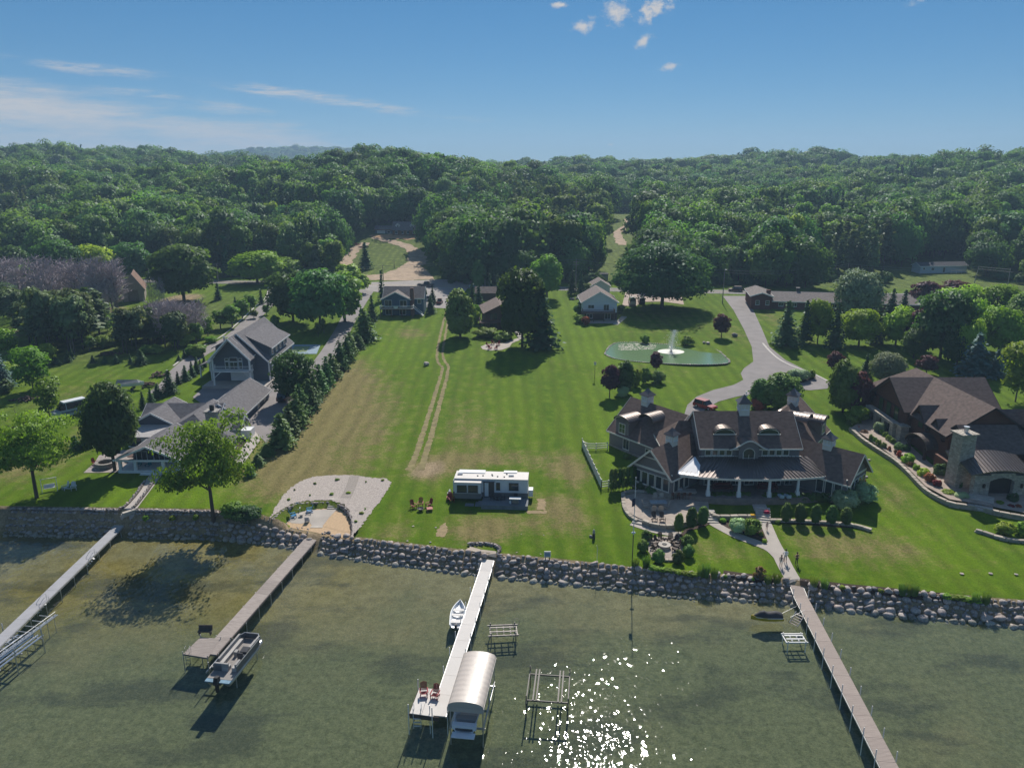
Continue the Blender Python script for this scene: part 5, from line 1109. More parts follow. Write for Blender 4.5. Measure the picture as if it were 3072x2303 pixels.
# raised patio floor
pp = z4p([(398,910),(480,890),(700,908),(880,905),(985,925),(995,1030),(960,1065),(830,1100),(690,1125),(600,1112),(500,1075),(440,1040),(408,990)])
patio_z = np.mean([h(*q) for q in pp]) + .38
m = MB(); m.prism(pp, patio_z - .6, patio_z); o = m.build('patio', M('patio_paver', (.37,.31,.26), .9, .18, 1.4, .35, 5)); o['kind'] = 'structure'
tp = zlp([(150,660),(420,850),(600,985),(760,1150),(960,1260),(1200,1300),(1640,1385),(1640,1180),(1200,1150),(960,1085),(800,960),(600,780),(400,620),(300,560)])
def terz(x, y): return h(x, y) + .55
drape('terrace', tp, M('terrace_paver', (.36,.29,.24), .9, .2, 1.2, .35, 5), .5, 1.5)
# ------------------------------------------------------------------ docks
alu = M('aluminium', (.55,.56,.58), .35, .08, 2, metal=.7, spec=.5)
galv = M('galvanised_steel', (.50,.50,.50), .45, .12, 3, metal=.6, spec=.5)
whitep = M('white_post', (.75,.74,.72), .5, .06, 2)
darksteel = M('dark_steel', (.10,.095,.09), .6, .2, 3, metal=.3)
def dock(label, p0, p1, w, z, mat, sec=3.05, frame=galv, post=galv, post_top=1.0, posts=True, z0=None, plank=None, both=True, proud=.12):
    a, b = Vector(p0[:2]), Vector(p1[:2]); d = b - a; Ln = d.length; ang = math.atan2(d.y, d.x) - PI / 2; t = thing('dock', label, 'dock', (a.x, a.y, 0), ang); n = max(1, round(Ln / sec)); s = Ln / n
    zz0 = z if z0 is None else z0
    for i in range(n):
        y0, y1 = i * s, (i + 1) * s; za = zz0 if i == 0 else z
        m = MB(); m.slab([(-w/2, y0 + .012, za), (w/2, y0 + .012, za), (w/2, y1 - .012, z), (-w/2, y1 - .012, z)], .06); m.build('deck_section', mat, t)
        f = MB()
        for sx in (-1, 1): f.bar((sx * (w/2 + .03), y0 + .01, za - .14), (sx * (w/2 + .03), y1 - .01, z - .14), .06, .20)
        f.bar((-w/2, y1 - .1, z - .14), (w/2, y1 - .1, z - .14), .06, .12); f.build('stringer', frame, t)
        if plank:
            q = MB(); k = int(s / plank)
            for j in range(k): q.box(-w/2 - .02, w/2 + .02, y0 + .012 + (s - .024) * j / k, y0 + .012 + (s - .024) * (j + .86) / k, z + .002, z + .045)
            q.build('decking', mat, t, kind='stuff')
        if posts and i < n:
            for sx in ((-1, 1) if both else (1,)):
                if i == n - 1 and False: continue
                c = MB(); c.tube([(sx * (w/2 + proud), y1 - .25, -2.4), (sx * (w/2 + proud), y1 - .25, post_top + g.uniform(-.12, .12))], .045, 7); c.build('post', post, t)
    return t
grey_deck = M('grey_dock_panel', (.34,.34,.36), .75, .08, 1, .15, 12); wood_deck = M('weathered_planks', (.37,.32,.29), .85, .2, 1.2, .4, 10, stretch=(1, 6, 1), rnd=.12)
white_deck = M('pale_dock_panel', (.58,.55,.52), .7, .05, .8); brown_deck = M('brown_composite_deck', (.36,.30,.265), .8, .10, 1.4, .3, 8, stretch=(.6, 5, 1), rnd=.07)
dock('grey metal dock at the far left with boat rails beside its end', PZ(372,1560,.9), PZ(-40,1958,.75), 1.35, .75, grey_deck, post_top=.5, z0=.95)
dock('weathered plank dock with a square platform and a pontoon boat at its end', PZ(938,1611,.6), PZ(626,1962,.6), 1.7, .6, wood_deck, plank=.16, frame=M('dock_timber', (.20,.165,.14), .9), post_top=.55)
dock('white panel dock with red chairs and a covered lift at its end', PZ(1467,1676,.7), PZ(1314,2146,.65), 1.45, .65, white_deck, post=whitep, post_top=1.55, z0=.95)
dock('long brown dock running out of the picture at the lower right', PZ(2384,1752,.75), PZ(2795,2545,.65), 1.5, .65, brown_deck, post=whitep, post_top=1.6, z0=1.1, plank=.16, sec=3.0)
d2 = [PZ(*q, .6)[:2] for q in [(602,1911),(662,1917),(623,1974),(549,1962)]]
m = MB(); m.slab([(x, y, .60) for x, y in d2][::-1], .12)
pl = thing('dock_platform', 'square weathered platform on the left of the plank dock end', 'dock platform', (d2[0][0], d2[0][1], 0))
def local(mb, o): mb.v = [(x - o.location.x, y - o.location.y, z - o.location.z) for x, y, z in mb.v]; return mb
local(m, pl).build('frame', MATS['dock_timber'], pl)
m = MB(); A0, A1, A2, A3 = [Vector((x, y, .61)) for x, y in d2]
for j in range(24):
    u0, u1 = j / 24, (j + .86) / 24; m.slab([A0.lerp(A3, u0), A1.lerp(A2, u0), A1.lerp(A2, u1), A0.lerp(A3, u1)][::-1], -.045)
local(m, pl).build('decking', wood_deck, pl, kind='stuff')
for q in d2: m = MB(); m.tube([(q[0], q[1], -2.4), (q[0], q[1], .95)], .05, 7); local(m, pl).build('post', galv, pl)
m = MB(); lx, ly = d2[3]
for dx in (.25, .7):
    m.tube([(lx + dx, ly - .05, -.7), (lx + dx, ly - .05, 1.35), (lx + dx, ly + .3, 1.45), (lx + dx, ly + .45, .65)], .022, 6)
for z_ in (-.5, -.1, .3): m.bar((lx + .25, ly - .05, z_), (lx + .7, ly - .05, z_), .06, .03)
local(m, pl).build('ladder', galv, pl)
m = MB(); c = PZ(616, 1902, .62)
m.cbox((c[0], c[1], 1.05), (1.5, .5, .08)); m.cbox((c[0], c[1] + .28, 1.35), (1.5, .08, .5), 0, -.2)
bench = thing('bench', 'dark bench at the back of the plank dock platform', 'bench', c)
local(m, bench).build('seat', M('dark_wood', (.09,.075,.065), .8, .2, 3), bench)
for dx in (-.6, .6): m = MB(); m.box(dx - .05, dx + .05, -.2, .2, 0, .42); m.build('leg', MATS['dark_wood'], bench)
d3 = [PZ(*q, .65)[:2] for q in [(1258,2062),(1322,2067),(1300,2148),(1229,2138)]]
pl = thing('dock_platform', 'white panel platform left of the white dock end', 'dock platform', (d3[3][0], d3[3][1], 0)); A0, A1, A2, A3 = [Vector((x, y, .655)) for x, y in d3]
for j in range(2):
    u0, u1 = j / 2 + .006, (j + 1) / 2 - .006; m = MB(); m.slab([A0.lerp(A1, u0), A0.lerp(A1, u1), A3.lerp(A2, u1), A3.lerp(A2, u0)][::-1], .09); local(m, pl).build('deck_section', white_deck, pl)
m = MB(); m.bar(A3 + Vector((0, -.04, -.28)), A2 + Vector((.5, -.04, -.28)), .06, .45); m.bar(A0 + Vector((-.04, 0, -.2)), A3 + Vector((-.04, 0, -.2)), .06, .25); local(m, pl).build('skirt', M('dock_skirt', (.10,.075,.06), .8), pl)
for q in (A0, A3, A2): m = MB(); m.tube([(q.x - .1, q.y - .1, -2.4), (q.x - .1, q.y - .1, 1.7)], .05, 7); local(m, pl).build('post', whitep, pl)
m = MB()
for dx in (.35, 1.05): m.tube([(A3.x + dx, A3.y - .2, -.9), (A3.x + dx, A3.y - .2, 1.35), (A3.x + dx, A3.y + .35, 1.5), (A3.x + dx, A3.y + .6, .66)], .03, 6)
for z_ in (-.6, -.2, .2): m.bar((A3.x + .35, A3.y - .2, z_), (A3.x + 1.05, A3.y - .2, z_), .16, .04)
local(m, pl).build('ladder', whitep, pl)
# short swim steps on the grey dock
for i, (x, y) in enumerate([(290,1676),(146,1812)]):
    c = PZ(x, y, .3); t = thing('swim_steps', ['upper','lower'][i] + ' set of white swim steps on the right side of the grey dock', 'swim steps', c, R(-42))
    for k in range(4): m = MB(); m.box(-.4, .4, -.3 - .28 * k - .22, -.3 - .28 * k, .25 - .22 * k, .30 - .22 * k); m.build('tread', whitep, t)
    for sx in (-.42, .42): m = MB(); m.tube([(sx, 0, .4), (sx, 0, 1.25), (sx, -.5, 1.2), (sx, -1.4, .1), (sx, -1.4, -.8)], .025, 6); m.build('handrail', galv, t)
# ------------------------------------------------------------------ houses
def siding(name, col, rnd=0): return M(name, col, .75, .10, 1.3, .35, 1.0, stretch=(.15, .15, 9), spec=.25)
def shingle(name, col): return M(name, col, .92, .30, 1.6, .6, 9, spec=.15, stretch=(1, 1, 2.2), detail=9)
glass, _nt, _N, _L, _b = newmat('window_glass'); _b.inputs['Base Color'].default_value = (.035, .045, .05, 1); _b.inputs['Roughness'].default_value = .06; _b.inputs['Specular IOR Level'].default_value = .6
glass_g, _nt, _N, _L, _b = newmat('green_tinted_glass'); _b.inputs['Base Color'].default_value = (.06, .10, .03, 1); _b.inputs['Roughness'].default_value = .06
white = M('white_paint', (.72,.73,.73), .55, .05, 2); cream = M('cream_trim', (.68,.64,.57), .6, .06, 2)
def veneer(name, c1, c2, sc=2.6):
    m, nt, N, L, b = newmat(name); t = N.new('ShaderNodeTexCoord').outputs['Object']; mp = N.new('ShaderNodeMapping'); mp.inputs['Scale'].default_value = (1, 1, 1.9); L.new(t, mp.inputs[0])
    v = N.new('ShaderNodeTexVoronoi'); v.inputs['Scale'].default_value = sc; L.new(mp.outputs[0], v.inputs['Vector'])
    e = N.new('ShaderNodeTexVoronoi'); e.feature = 'DISTANCE_TO_EDGE'; e.inputs['Scale'].default_value = sc; L.new(mp.outputs[0], e.inputs['Vector'])
    sc_ = N.new('ShaderNodeSeparateColor'); L.new(v.outputs['Color'], sc_.inputs[0])
    c = cmix(N, L, sc_.outputs[0], c1, c2); c = cmix(N, L, mrange(N, L, e.outputs['Distance'], .0, .06, .55, 0), c, tuple(x * .45 for x in c1)); L.new(c, b.inputs['Base Color']); b.inputs['Roughness'].default_value = .9
    bp = N.new('ShaderNodeBump'); bp.inputs['Distance'].default_value = .06; L.new(mrange(N, L, e.outputs['Distance'], 0, .1), bp.inputs['Height']); L.new(bp.outputs[0], b.inputs['Normal']); return m
class HB:
    """One house: a thing whose parts are given in world coordinates."""
    def __init__(s, name, label, cat, org): s.t = thing(name, label, cat, org); s.o = Vector(org)
    def build(s, mb, name, mat, parent=None, **k):
        mb.v = [(x - s.o.x, y - s.o.y, z - s.o.z) for x, y, z in mb.v]
        return mb.build(name, mat, parent or s.t, **k)
    def put(s, me, name, p, rz, parent=None, label=None):
        o = obj(name, me, parent or s.t, label=label); o.location = Vector(p) - s.o; o.rotation_euler = (0, 0, rz); return o
class Blk:
    """Gabled or hipped block: o front-gable centre, ang direction of the ridge (degrees), L long, W wide, base z0, eaves ze, ridge zr."""
    def __init__(s, H_, o, ang, L, W, z0, ze, zr, wall, roof, trim, over=.45, hipA=0.0, hipB=0.0, rake=.3, skirt=None, th=.16):
        s.H, s.ox, s.oy, s.a, s.L, s.W, s.z0, s.ze, s.zr = H_, o[0], o[1], R(ang), L, W, z0, ze, zr
        c, sn = math.cos(s.a), math.sin(s.a); s.u = (c, sn); s.vv = (-sn, c); w = W / 2; pt = s.pt
        zw = ze; mb = MB(); slope = (zr - ze) / w
        prof = [(-w, z0), (w, z0), (w, zw), (0, zr - .04 if not hipA else zw), (-w, zw)]
        A = [pt(0, v, z) for v, z in prof]; prof2 = [(v, (z if not (i == 3) else (zr - .04 if not hipB else zw))) for i, (v, z) in enumerate(prof)]; B = [pt(L, v, z) for v, z in prof2]
        mb.add(A + B, [(4, 3, 2, 1, 0), (5, 6, 7, 8, 9), (0, 1, 6, 5), (1, 2, 7, 6), (4, 0, 5, 9)]); H_.build(mb, 'wall', wall)
        if skirt:
            mb = MB(); zs = z0 + skirt[1]
            for (u0, v0, u1, v1) in ((0, -w, 0, w), (0, w, L, w), (L, w, L, -w), (L, -w, 0, -w)):
                du, dv = (u1 - u0), (v1 - v0); l_ = math.hypot(du, dv); nu, nv = dv / l_ * -.07, du / l_ * .07
                q = [(u0 + nu - du / l_ * .07, v0 + nv - dv / l_ * .07), (u1 + nu + du / l_ * .07, v1 + nv + dv / l_ * .07)]
                mb.add([pt(u0, v0, z0), pt(u1, v1, z0), pt(q[1][0], q[1][1], z0), pt(q[0][0], q[0][1], z0), pt(u0, v0, zs), pt(u1, v1, zs), pt(q[1][0], q[1][1], zs), pt(q[0][0], q[0][1], zs)], [(0,3,2,1),(4,5,6,7),(0,1,5,4),(1,2,6,5),(2,3,7,6),(3,0,4,7)])
            H_.build(mb, 'stone_base', skirt[0])
        zo = ze - slope * over; wo = w + over; mb = MB(); ra = -rake if not hipA else -over; rb = L + (rake if not hipB else over)
        s.ridge = [pt(hipA if hipA else -rake, 0, zr + .1), pt(L - hipB if hipB else L + rake, 0, zr + .1)]
        E_ = [pt(ra, -wo, zo + .1), pt(rb, -wo, zo + .1), pt(rb, wo, zo + .1), pt(ra, wo, zo + .1)]
        mb.slab([E_[0], E_[1], s.ridge[1], s.ridge[0]], th); mb.slab([E_[2], E_[3], s.ridge[0], s.ridge[1]], th)
        if hipA: mb.slab([E_[3], E_[0], s.ridge[0]], th)
        if hipB: mb.slab([E_[1], E_[2], s.ridge[1]], th)
        s.roof = H_.build(mb, 'roof', roof)
        if trim:
            mb = MB(); d = -.06
            for k, (e0, e1) in enumerate(((E_[0], E_[1]), (E_[2], E_[3]))):
                n = s.vv; sg = -1 if k == 0 else 1; off = lambda p: (p[0] + n[0] * .03 * sg, p[1] + n[1] * .03 * sg, p[2] - .12); mb.bar(off(e0), off(e1), .05, .24)
            for hip, end, r_, q in ((hipA, 0, s.ridge[0], (E_[0], E_[3])), (hipB, 1, s.ridge[1], (E_[1], E_[2]))):
                sg = -1 if end == 0 else 1; off = lambda p: (p[0] + s.u[0] * .03 * sg, p[1] + s.u[1] * .03 * sg, p[2] - .14)
                if hip: mb.bar(off(q[0]), off(q[1]), .05, .24)
                else: mb.bar(off(q[0]), off(r_), .06, .28); mb.bar(off(q[1]), off(r_), .06, .28)
            H_.build(mb, 'trim', trim)
    def pt(s, u, v, z): return (s.ox + s.u[0] * u + s.vv[0] * v, s.oy + s.u[1] * u + s.vv[1] * v, z)
    def face(s, side, d, z, out=0.0):
        """point on a wall and the turn that makes a part's local -y look outwards"""
        w = s.W / 2
        if side == 'A': return s.pt(-out, d, z), s.a - PI / 2 + 0
        if side == 'B': return s.pt(s.L + out, d, z), s.a + PI / 2
        if side == 'L': return s.pt(d, w + out, z), s.a + PI
        return s.pt(d, -w - out, z), s.a
    def on(s, side, d, z, me_name, out=0.02): pass
WIN = {}
def window_mesh(w, hh, nx, nz, fr, gl, t=.09, arch=False):
    k = (w, hh, nx, nz, fr.name, gl.name, t, arch)
    if k in WIN: return WIN[k]
    m = MB(); y0, y1 = -.10, .03
    m.box(-w/2, -w/2 + t, y0, y1, 0, hh); m.box(w/2 - t, w/2, y0, y1, 0, hh); m.box(-w/2 + t, w/2 - t, y0, y1, 0, t); 
    if not arch: m.box(-w/2 + t, w/2 - t, y0, y1, hh - t, hh)
    for i in range(1, nx): x = -w/2 + w * i / nx; m.box(x - .03, x + .03, y0 + .02, y1, t, hh - t)
    for i in range(1, nz): z = hh * i / nz; m.box(-w/2 + t, w/2 - t, y0 + .025, y1 - .002, z - .025, z + .025)
    m.box(-w/2 - .05, w/2 + .05, -.14, .03, -.06, 0)
    p = MB(); poly = [(-w/2 + .02, .01), (w/2 - .02, .01), (w/2 - .02, hh - .02), (-w/2 + .02, hh - .02)]
    if arch:
        arc = [(w/2 * math.cos(a), hh + w/2 * math.sin(a)) for a in np.linspace(0, PI, 13)]; m.tube([(x, -.04, z) for x, z in arc], .06, 5)
        poly = [(-w/2 + .02, .01), (w/2 - .02, .01)] + [(x * .97, z) for x, z in arc]
    n = len(poly); p.v = [(x, -.055, z) for x, z in poly] + [(x, .02, z) for x, z in poly]; p.f = [tuple(range(n)), tuple(range(2*n-1, n-1, -1))] + [(i, i + n, (i+1) % n + n, (i+1) % n) for i in range(n)]; p.mi = [0] * len(p.f)
    WIN[k] = (m.mesh('window', fr), p.mesh('pane', gl)); return WIN[k]
def window(B_, side, d, z, w, hh, nx=1, nz=1, fr=None, gl=None, name='window', arch=False, out=0):
    fr = fr or white; gl = gl or glass; a, b = window_mesh(w, hh, nx, nz, fr, gl, .09, arch); p, rz = B_.face(side, d, z, out)
    o = B_.H.put(a, name, p, rz); c = obj('pane', b, o); return o
def at_wall(H_, p, rz, z, w, hh, nx=1, nz=1, fr=None, gl=None, arch=False):
    a, b = window_mesh(w, hh, nx, nz, fr or white, gl or glass, .09, arch); o = H_.put(a, 'window', (p[0], p[1], z), rz); obj('pane', b, o); return o
def garage_door(B_, side, d, z, w, hh, mat=None):
    m = MB(); m.box(-w/2, w/2, -.04, .03, 0, hh)
    for j in range(4):
        for i in range(4): x0 = -w/2 + w * i / 4; z0 = hh * j / 4; m.box(x0 + .12, x0 + w / 4 - .12, -.065, -.04, z0 + .1, z0 + hh / 4 - .1)
    p, rz = B_.face(side, d, z); return B_.H.put(m.mesh('garage_door', mat or white), 'garage_door', p, rz)
def seams(H_, p0, p1, q0, q1, n, mat, parent=None, hgt=.05):
    """standing seams running from edge p0-p1 (eave) to q0-q1 (top)"""
    m = MB()
    for i in range(n + 1):
        t = i / n; a = Vector(p0).lerp(Vector(p1), t); b = Vector(q0).lerp(Vector(q1), t); m.bar(a + Vector((0, 0, hgt)), b + Vector((0, 0, hgt)), .05, .09)
    return H_.build(m, 'seams', mat, parent, kind='stuff')
def barrel(H_, c, ang, L_, rx, rz_, z, mat, th=.12, n=12, a0=0, a1=PI, seam=True, name='barrel_roof'):
    """arched metal roof: half cylinder of half-width rx and rise rz_ running L_ from c along ang"""
    u = (math.cos(R(ang)), math.sin(R(ang))); v = (-u[1], u[0]); m = MB(); pr = [(math.cos(a), math.sin(a)) for a in np.linspace(a0, a1, n + 1)]
    for (r1, r2, k) in ((rx, rz_, 0),):
        ring = lambda s_, f: [(c[0] + u[0] * s_ + v[0] * x * (rx - f), c[1] + u[1] * s_ + v[1] * x * (rx - f), z + y * (rz_ - f)) for x, y in pr]
        a, b, ai, bi = ring(0, 0), ring(L_, 0), ring(0, th), ring(L_, th); N_ = n + 1
        m.add(a + b + ai + bi, [(i, i + 1, N_ + i + 1, N_ + i) for i in range(n)] + [(2*N_ + i, 3*N_ + i, 3*N_ + i + 1, 2*N_ + i + 1) for i in range(n)] + [(i, 2*N_ + i, 2*N_ + i + 1, i + 1) for i in range(n)] + [(N_ + i, N_ + i + 1, 3*N_ + i + 1, 3*N_ + i) for i in range(n)] + [(0, N_, 3*N_, 2*N_), (n, 2*N_ + n, 3*N_ + n, N_ + n)])
    o = H_.build(m, name, mat)
    if seam:
        m = MB(); k = max(2, int(L_ / .55))
        for j in range(k + 1):
            s_ = L_ * j / k; m.tube([(c[0] + u[0] * s_ + v[0] * x * rx, c[1] + u[1] * s_ + v[1] * x * rx, z + y * rz_ + .02) for x, y in pr], .028, 4, False)
        H_.build(m, 'seams', mat, o, kind='stuff')
    return o
def cupola(H_, x, y, z, w, ang, wall, roof, fr):
    m = MB(); m.cbox((x, y, z + w * .35), (w, w, w * 1.3), R(ang)); b = H_.build(m, 'cupola', wall)
    m = MB(); m.cbox((x, y, z + w * 1.04), (w * 1.3, w * 1.3, .1), R(ang)); h0 = z + w * 1.08; s = w * .72; cs = [(x + (i * math.cos(R(ang)) - j * math.sin(R(ang))) * s, y + (i * math.sin(R(ang)) + j * math.cos(R(ang))) * s) for i, j in ((-1,-1),(1,-1),(1,1),(-1,1))]
    mid = [(x + (px_ - x) * .42, y + (py_ - y) * .42, h0 + w * .38) for px_, py_ in cs]; m.add([(a, b_, h0) for a, b_ in cs] + mid + [(x, y, h0 + w * .8)], [(0,1,5,4),(1,2,6,5),(2,3,7,6),(3,0,4,7),(4,5,8),(5,6,8),(6,7,8),(7,4,8),(3,2,1,0)]); H_.build(m, 'roof', roof, b)
    for k in range(4):
        a = R(ang) + k * PI / 2; me_a, me_b = window_mesh(w * .72, w * .52, 2, 1, fr, glass, .06); q = (x + math.sin(a) * w * .5, y - math.cos(a) * w * .5, z + w * .38); o = obj('window', me_a, b); o.location = Vector(q) - H_.o; o.rotation_euler = (0, 0, a); 
    return b
def vwall(m, poly_xy, z0, z1):
    for (a, b) in zip(poly_xy, poly_xy[1:]): pass
# ============================================================ the main house on the right
H1 = HB('lakefront_mansion', 'large symmetrical lake house with brown shingle roofs, cupolas and a columned porch', 'house', (36, 110, 2.0))
sh_w = siding('shake_wall', (.19,.168,.165)); rf = shingle('brown_shingles', (.158,.112,.094)); stone_b = veneer('stone_base', (.32,.28,.23), (.46,.41,.34))
cop = M('dark_copper_roof', (.16,.135,.125), .38, .12, .8, metal=.75, spec=.5); sheen_m = M('reflection_metal', (.72,.72,.72), .3, .04, 1, metal=.9)
zg = 1.4; fl = 2.95
core = Blk(H1, (28.6, 115.8), 0, 14.8, 10.6, zg, 9.05, 13.0, sh_w, rf, cream, over=.3, rake=.35)
# clerestory with windows under the main eave
for i in range(4): window(core, 'R', 1.0 + i * 1.05, 7.72, .95, .92, 1, 1, cream)
for i in range(4): window(core, 'R', 9.6 + i * 1.05, 7.72, .95, .92, 1, 1, cream)
m = MB(); m.box(28.3, 43.7, 110.36, 110.48, 7.48, 7.68); m.box(28.3, 43.7, 110.34, 110.48, 8.66, 8.8); H1.build(m, 'trim', cream)
# arched centre dormer with swooping roof
cx_ = 35.6
m = MB(); arc = [(cx_ + 3.0 * s_, 8.86 + 1.5 * math.exp(-(s_ * 1.65) ** 2) ) for s_ in np.linspace(-1, 1, 21)]
for dy, nm_ in ((0, 0),): pass
top = [(x, 109.75, z) for x, z in arc]; back = [(x, 110.4 + (z - 8.4) * 1.25 + .2, z + .06) for x, z in arc]; n_ = len(arc)
m.add(top + back + [(x, y, z - .14) for x, y, z in top] + [(x, y, z - .14) for x, y, z in back], [(i, i+1, n_+i+1, n_+i) for i in range(n_-1)] + [(2*n_+i, 3*n_+i, 3*n_+i+1, 2*n_+i+1) for i in range(n_-1)] + [(i, 2*n_+i, 2*n_+i+1, i+1) for i in range(n_-1)]); H1.build(m, 'dormer_roof', cop)
m = MB(); m.tube([(x, 109.7, z - .08) for x, z in arc], .12, 5); H1.build(m, 'trim', cream)
m = MB(); pl_ = [(cx_ - 1.5, 6.6), (cx_ + 1.5, 6.6)] + [(x, z - .05) for x, z in arc[::-1] if abs(x - cx_) < 1.51]
m.add([(x, 109.95, z) for x, z in pl_] + [(x, 111.5, z) for x, z in pl_], [tuple(range(len(pl_))), tuple(range(2*len(pl_)-1, len(pl_)-1, -1))] + [(i, i + len(pl_), (i+1) % len(pl_) + len(pl_), (i+1) % len(pl_)) for i in range(len(pl_))]); H1.build(m, 'dormer_wall', sh_w)
at_wall(H1, (cx_, 109.93), 0, 6.85, 1.75, 1.35, 2, 2, cream, arch=True)
# eyebrow dormers
for ex in (32.35, 39.1):
    zE = 10.6; yE = 110.5 + (zE - 9.05) / .745 - .35
    barrel(H1, (ex, yE - .35), 90, 2.6, 1.65, .92, zE + .08, cop, name='eyebrow_roof')
    m = MB(); a_ = [(ex + 1.55 * math.cos(t), zE + .84 * math.sin(t)) for t in np.linspace(0, PI, 11)]; k = len(a_)
    m.add([(x, yE - .12, z) for x, z in a_] + [(x, yE + 1.6, z) for x, z in a_], [tuple(range(k)), tuple(range(2*k-1, k-1, -1))] + [(i, i+k, (i+1) % k + k, (i+1) % k) for i in range(k)]); H1.build(m, 'dormer_wall', glass)
    m = MB(); m.tube([(x, yE - .2, z) for x, z in a_] , .11, 5); m.box(ex - 1.75, ex + 1.75, yE - .3, yE - .1, zE - .1, zE + .02); H1.build(m, 'trim', cream)
cupola(H1, 36.05, 115.8, 12.9, 1.55, 0, cream, cop, white)
m = MB(); m.tube([(36.3, 115.8, 14.9), (36.3, 115.8, 16.0)], .03, 5); m.cbox((36.3, 115.8, 15.6), (.5, .04, .25)); m.tube([(36.3, 115.8, 15.9), (36.3, 115.8, 16.2)], .09, 6); H1.build(m, 'weathervane', whitep)
# front wings at 45 degrees with sunroom gables
for sgn, (ox, oy), a in ((-1, (21.05, 109.05), 43.5), (1, (50.9, 107.1), 134.5)):
    wg = Blk(H1, (ox, oy), a, 10.6, 7.1, zg, 5.95, 9.3, sh_w, rf, cream, over=.5, rake=.75, skirt=(stone_b, 1.75))
    for i in range(5): window(wg, 'A', -2.6 + i * 1.3, 3.3, 1.16, 2.05, 1, 1, cream)
    p_, r_ = wg.face('A', 0, 5.75); m = MB(); m.cbox((p_[0], p_[1], 6.05), (7.2, .16, .32), r_); m.cbox((p_[0], p_[1], 7.75), (3.2, .14, .16), r_); H1.build(m, 'trim', cream)
    in_ = 'R' if sgn < 0 else 'L'; out_ = 'L' if sgn < 0 else 'R'
    for i in range(3): window(wg, in_, 1.1 + i * 1.35, 3.2, 1.15, 2.15, 1, 1, cream)
    for i in range(3): window(wg, out_, 1.2 + i * 2.0, 3.3, 1.1, 1.7, 1, 1, cream)
    q = wg.pt(4.6, 0, 9.0); cupola(H1, q[0], q[1], 9.1, 1.35, a, cream, cop, white)
# linking wings and rear bedroom wings with barrel dormers
for sgn in (-1, 1):
    X_ = lambda x: x if sgn < 0 else 72.1 - x
    lk = Blk(H1, (X_(28.6), 118.2), 180 if sgn < 0 else 0, 4.6, 7.4, zg, 7.3, 10.6, sh_w, rf, cream, over=.45, hipB=2.6)
    window(lk, 'L' if sgn < 0 else 'R', 1.4, 6.0, .8, .9, 1, 1, cream)
    o_ = (X_(21.3), 132.0); a = -53.5 if sgn < 0 else 180 + 53.5
    rw = Blk(H1, o_, a, 12.5, 10.6, zg, 5.7, 10.4, sh_w, rf, cream, over=.45, skirt=(stone_b, 1.5))
    sd = 'R' if sgn < 0 else 'L'; s0 = -1 if sgn < 0 else 1
    q = rw.pt(3.2, s0 * 5.0, 5.9); dirn = a + (90 if sgn < 0 else -90)
    m = MB(); m.cbox(rw.pt(3.2, s0 * 3.2, 6.5), (3.1, 4.4, 3.5), R(a)); H1.build(m, 'dormer_wall', sh_w)
    st = rw.pt(3.2, s0 * 5.75, 0); barrel(H1, st, dirn, 5.6, 1.85, .95, 7.95, cop)
    fp = rw.pt(3.2, s0 * 5.4, 0); rr = R(dirn) - PI / 2; at_wall(H1, fp, rr, 5.75, 1.5, 1.75, 2, 2, cream, glass_g)
    m = MB(); arc2 = [(t_[0] * 1.75, t_[1] * .85) for t_ in [(math.cos(b_), math.sin(b_)) for b_ in np.linspace(0, PI, 11)]]
    m.tube([(fp[0] + math.cos(rr) * x + math.sin(rr) * .06, fp[1] + math.sin(rr) * x - math.cos(rr) * .06, 7.85 + z) for x, z in arc2], .1, 5); H1.build(m, 'trim', cream)
    m = MB(); k = len(arc2); F0 = [(fp[0] + math.cos(rr) * x, fp[1] + math.sin(rr) * x, 7.85 + z) for x, z in arc2]; bk = (-math.sin(rr) * 4, math.cos(rr) * 4)
    m.add(F0 + [(x + bk[0], y + bk[1], z) for x, y, z in F0], [tuple(range(k)), tuple(range(2*k-1, k-1, -1))] + [(i, i+k, (i+1) % k + k, (i+1) % k) for i in range(k)]); H1.build(m, 'dormer_wall', sh_w)
    window(rw, sd, 4.2, 3.1, 1.5, 1.9, 2, 1, cream); window(rw, sd, 9.2, 3.2, 1.0, 1.5, 1, 1, cream)
    cq = rw.pt(3.6, 0, 0); cupola(H1, cq[0], cq[1], 10.2, 1.5, a, cream, cop, white)
    bq = rw.pt(7.4, -s0 * 1.0, 0); barrel(H1, bq, dirn + 180, 5.2, 1.7, 1.1, 8.9, cop)
# porch: floor, columns, curved metal roof, back wall with doors
m = MB(); m.prism([(24.5, 107.2), (27.5, 105.9), (32, 105.2), (40, 105.2), (44.4, 105.9), (47, 106.6), (47, 110.6), (24.5, 112)], 1.4, fl); H1.build(m, 'porch_floor', M('porch_stone', (.24,.20,.18), .9, .2, 1.5))
prof = [(24.2, 107.55), (26.6, 106.6), (29, 106.05), (33, 105.6), (37.5, 105.55), (42, 105.9), (45, 106.4), (47.0, 107.0)]; ze_, zt_ = 5.95, 7.62
E0 = [(x, y, ze_) for x, y in prof]; tx = np.linspace(27.3, 44.6, len(prof)); T0 = [(float(x), 110.45, zt_) for x in tx]
m = MB()
for i in range(len(prof) - 1): m.slab([E0[i], E0[i+1], T0[i+1], T0[i]], .12)
pr_ = H1.build(m, 'porch_roof', cop)
m = MB(); 
for i in range(len(prof) - 1):
    n2 = max(1, round((prof[i+1][0] - prof[i][0]) / .55))
    for j in range(n2): t_ = j / n2; m.bar(Vector(E0[i]).lerp(Vector(E0[i+1]), t_) + Vector((0,0,.04)), Vector(T0[i]).lerp(Vector(T0[i+1]), t_) + Vector((0,0,.04)), .05, .1)
H1.build(m, 'seams', cop, pr_, kind='stuff')
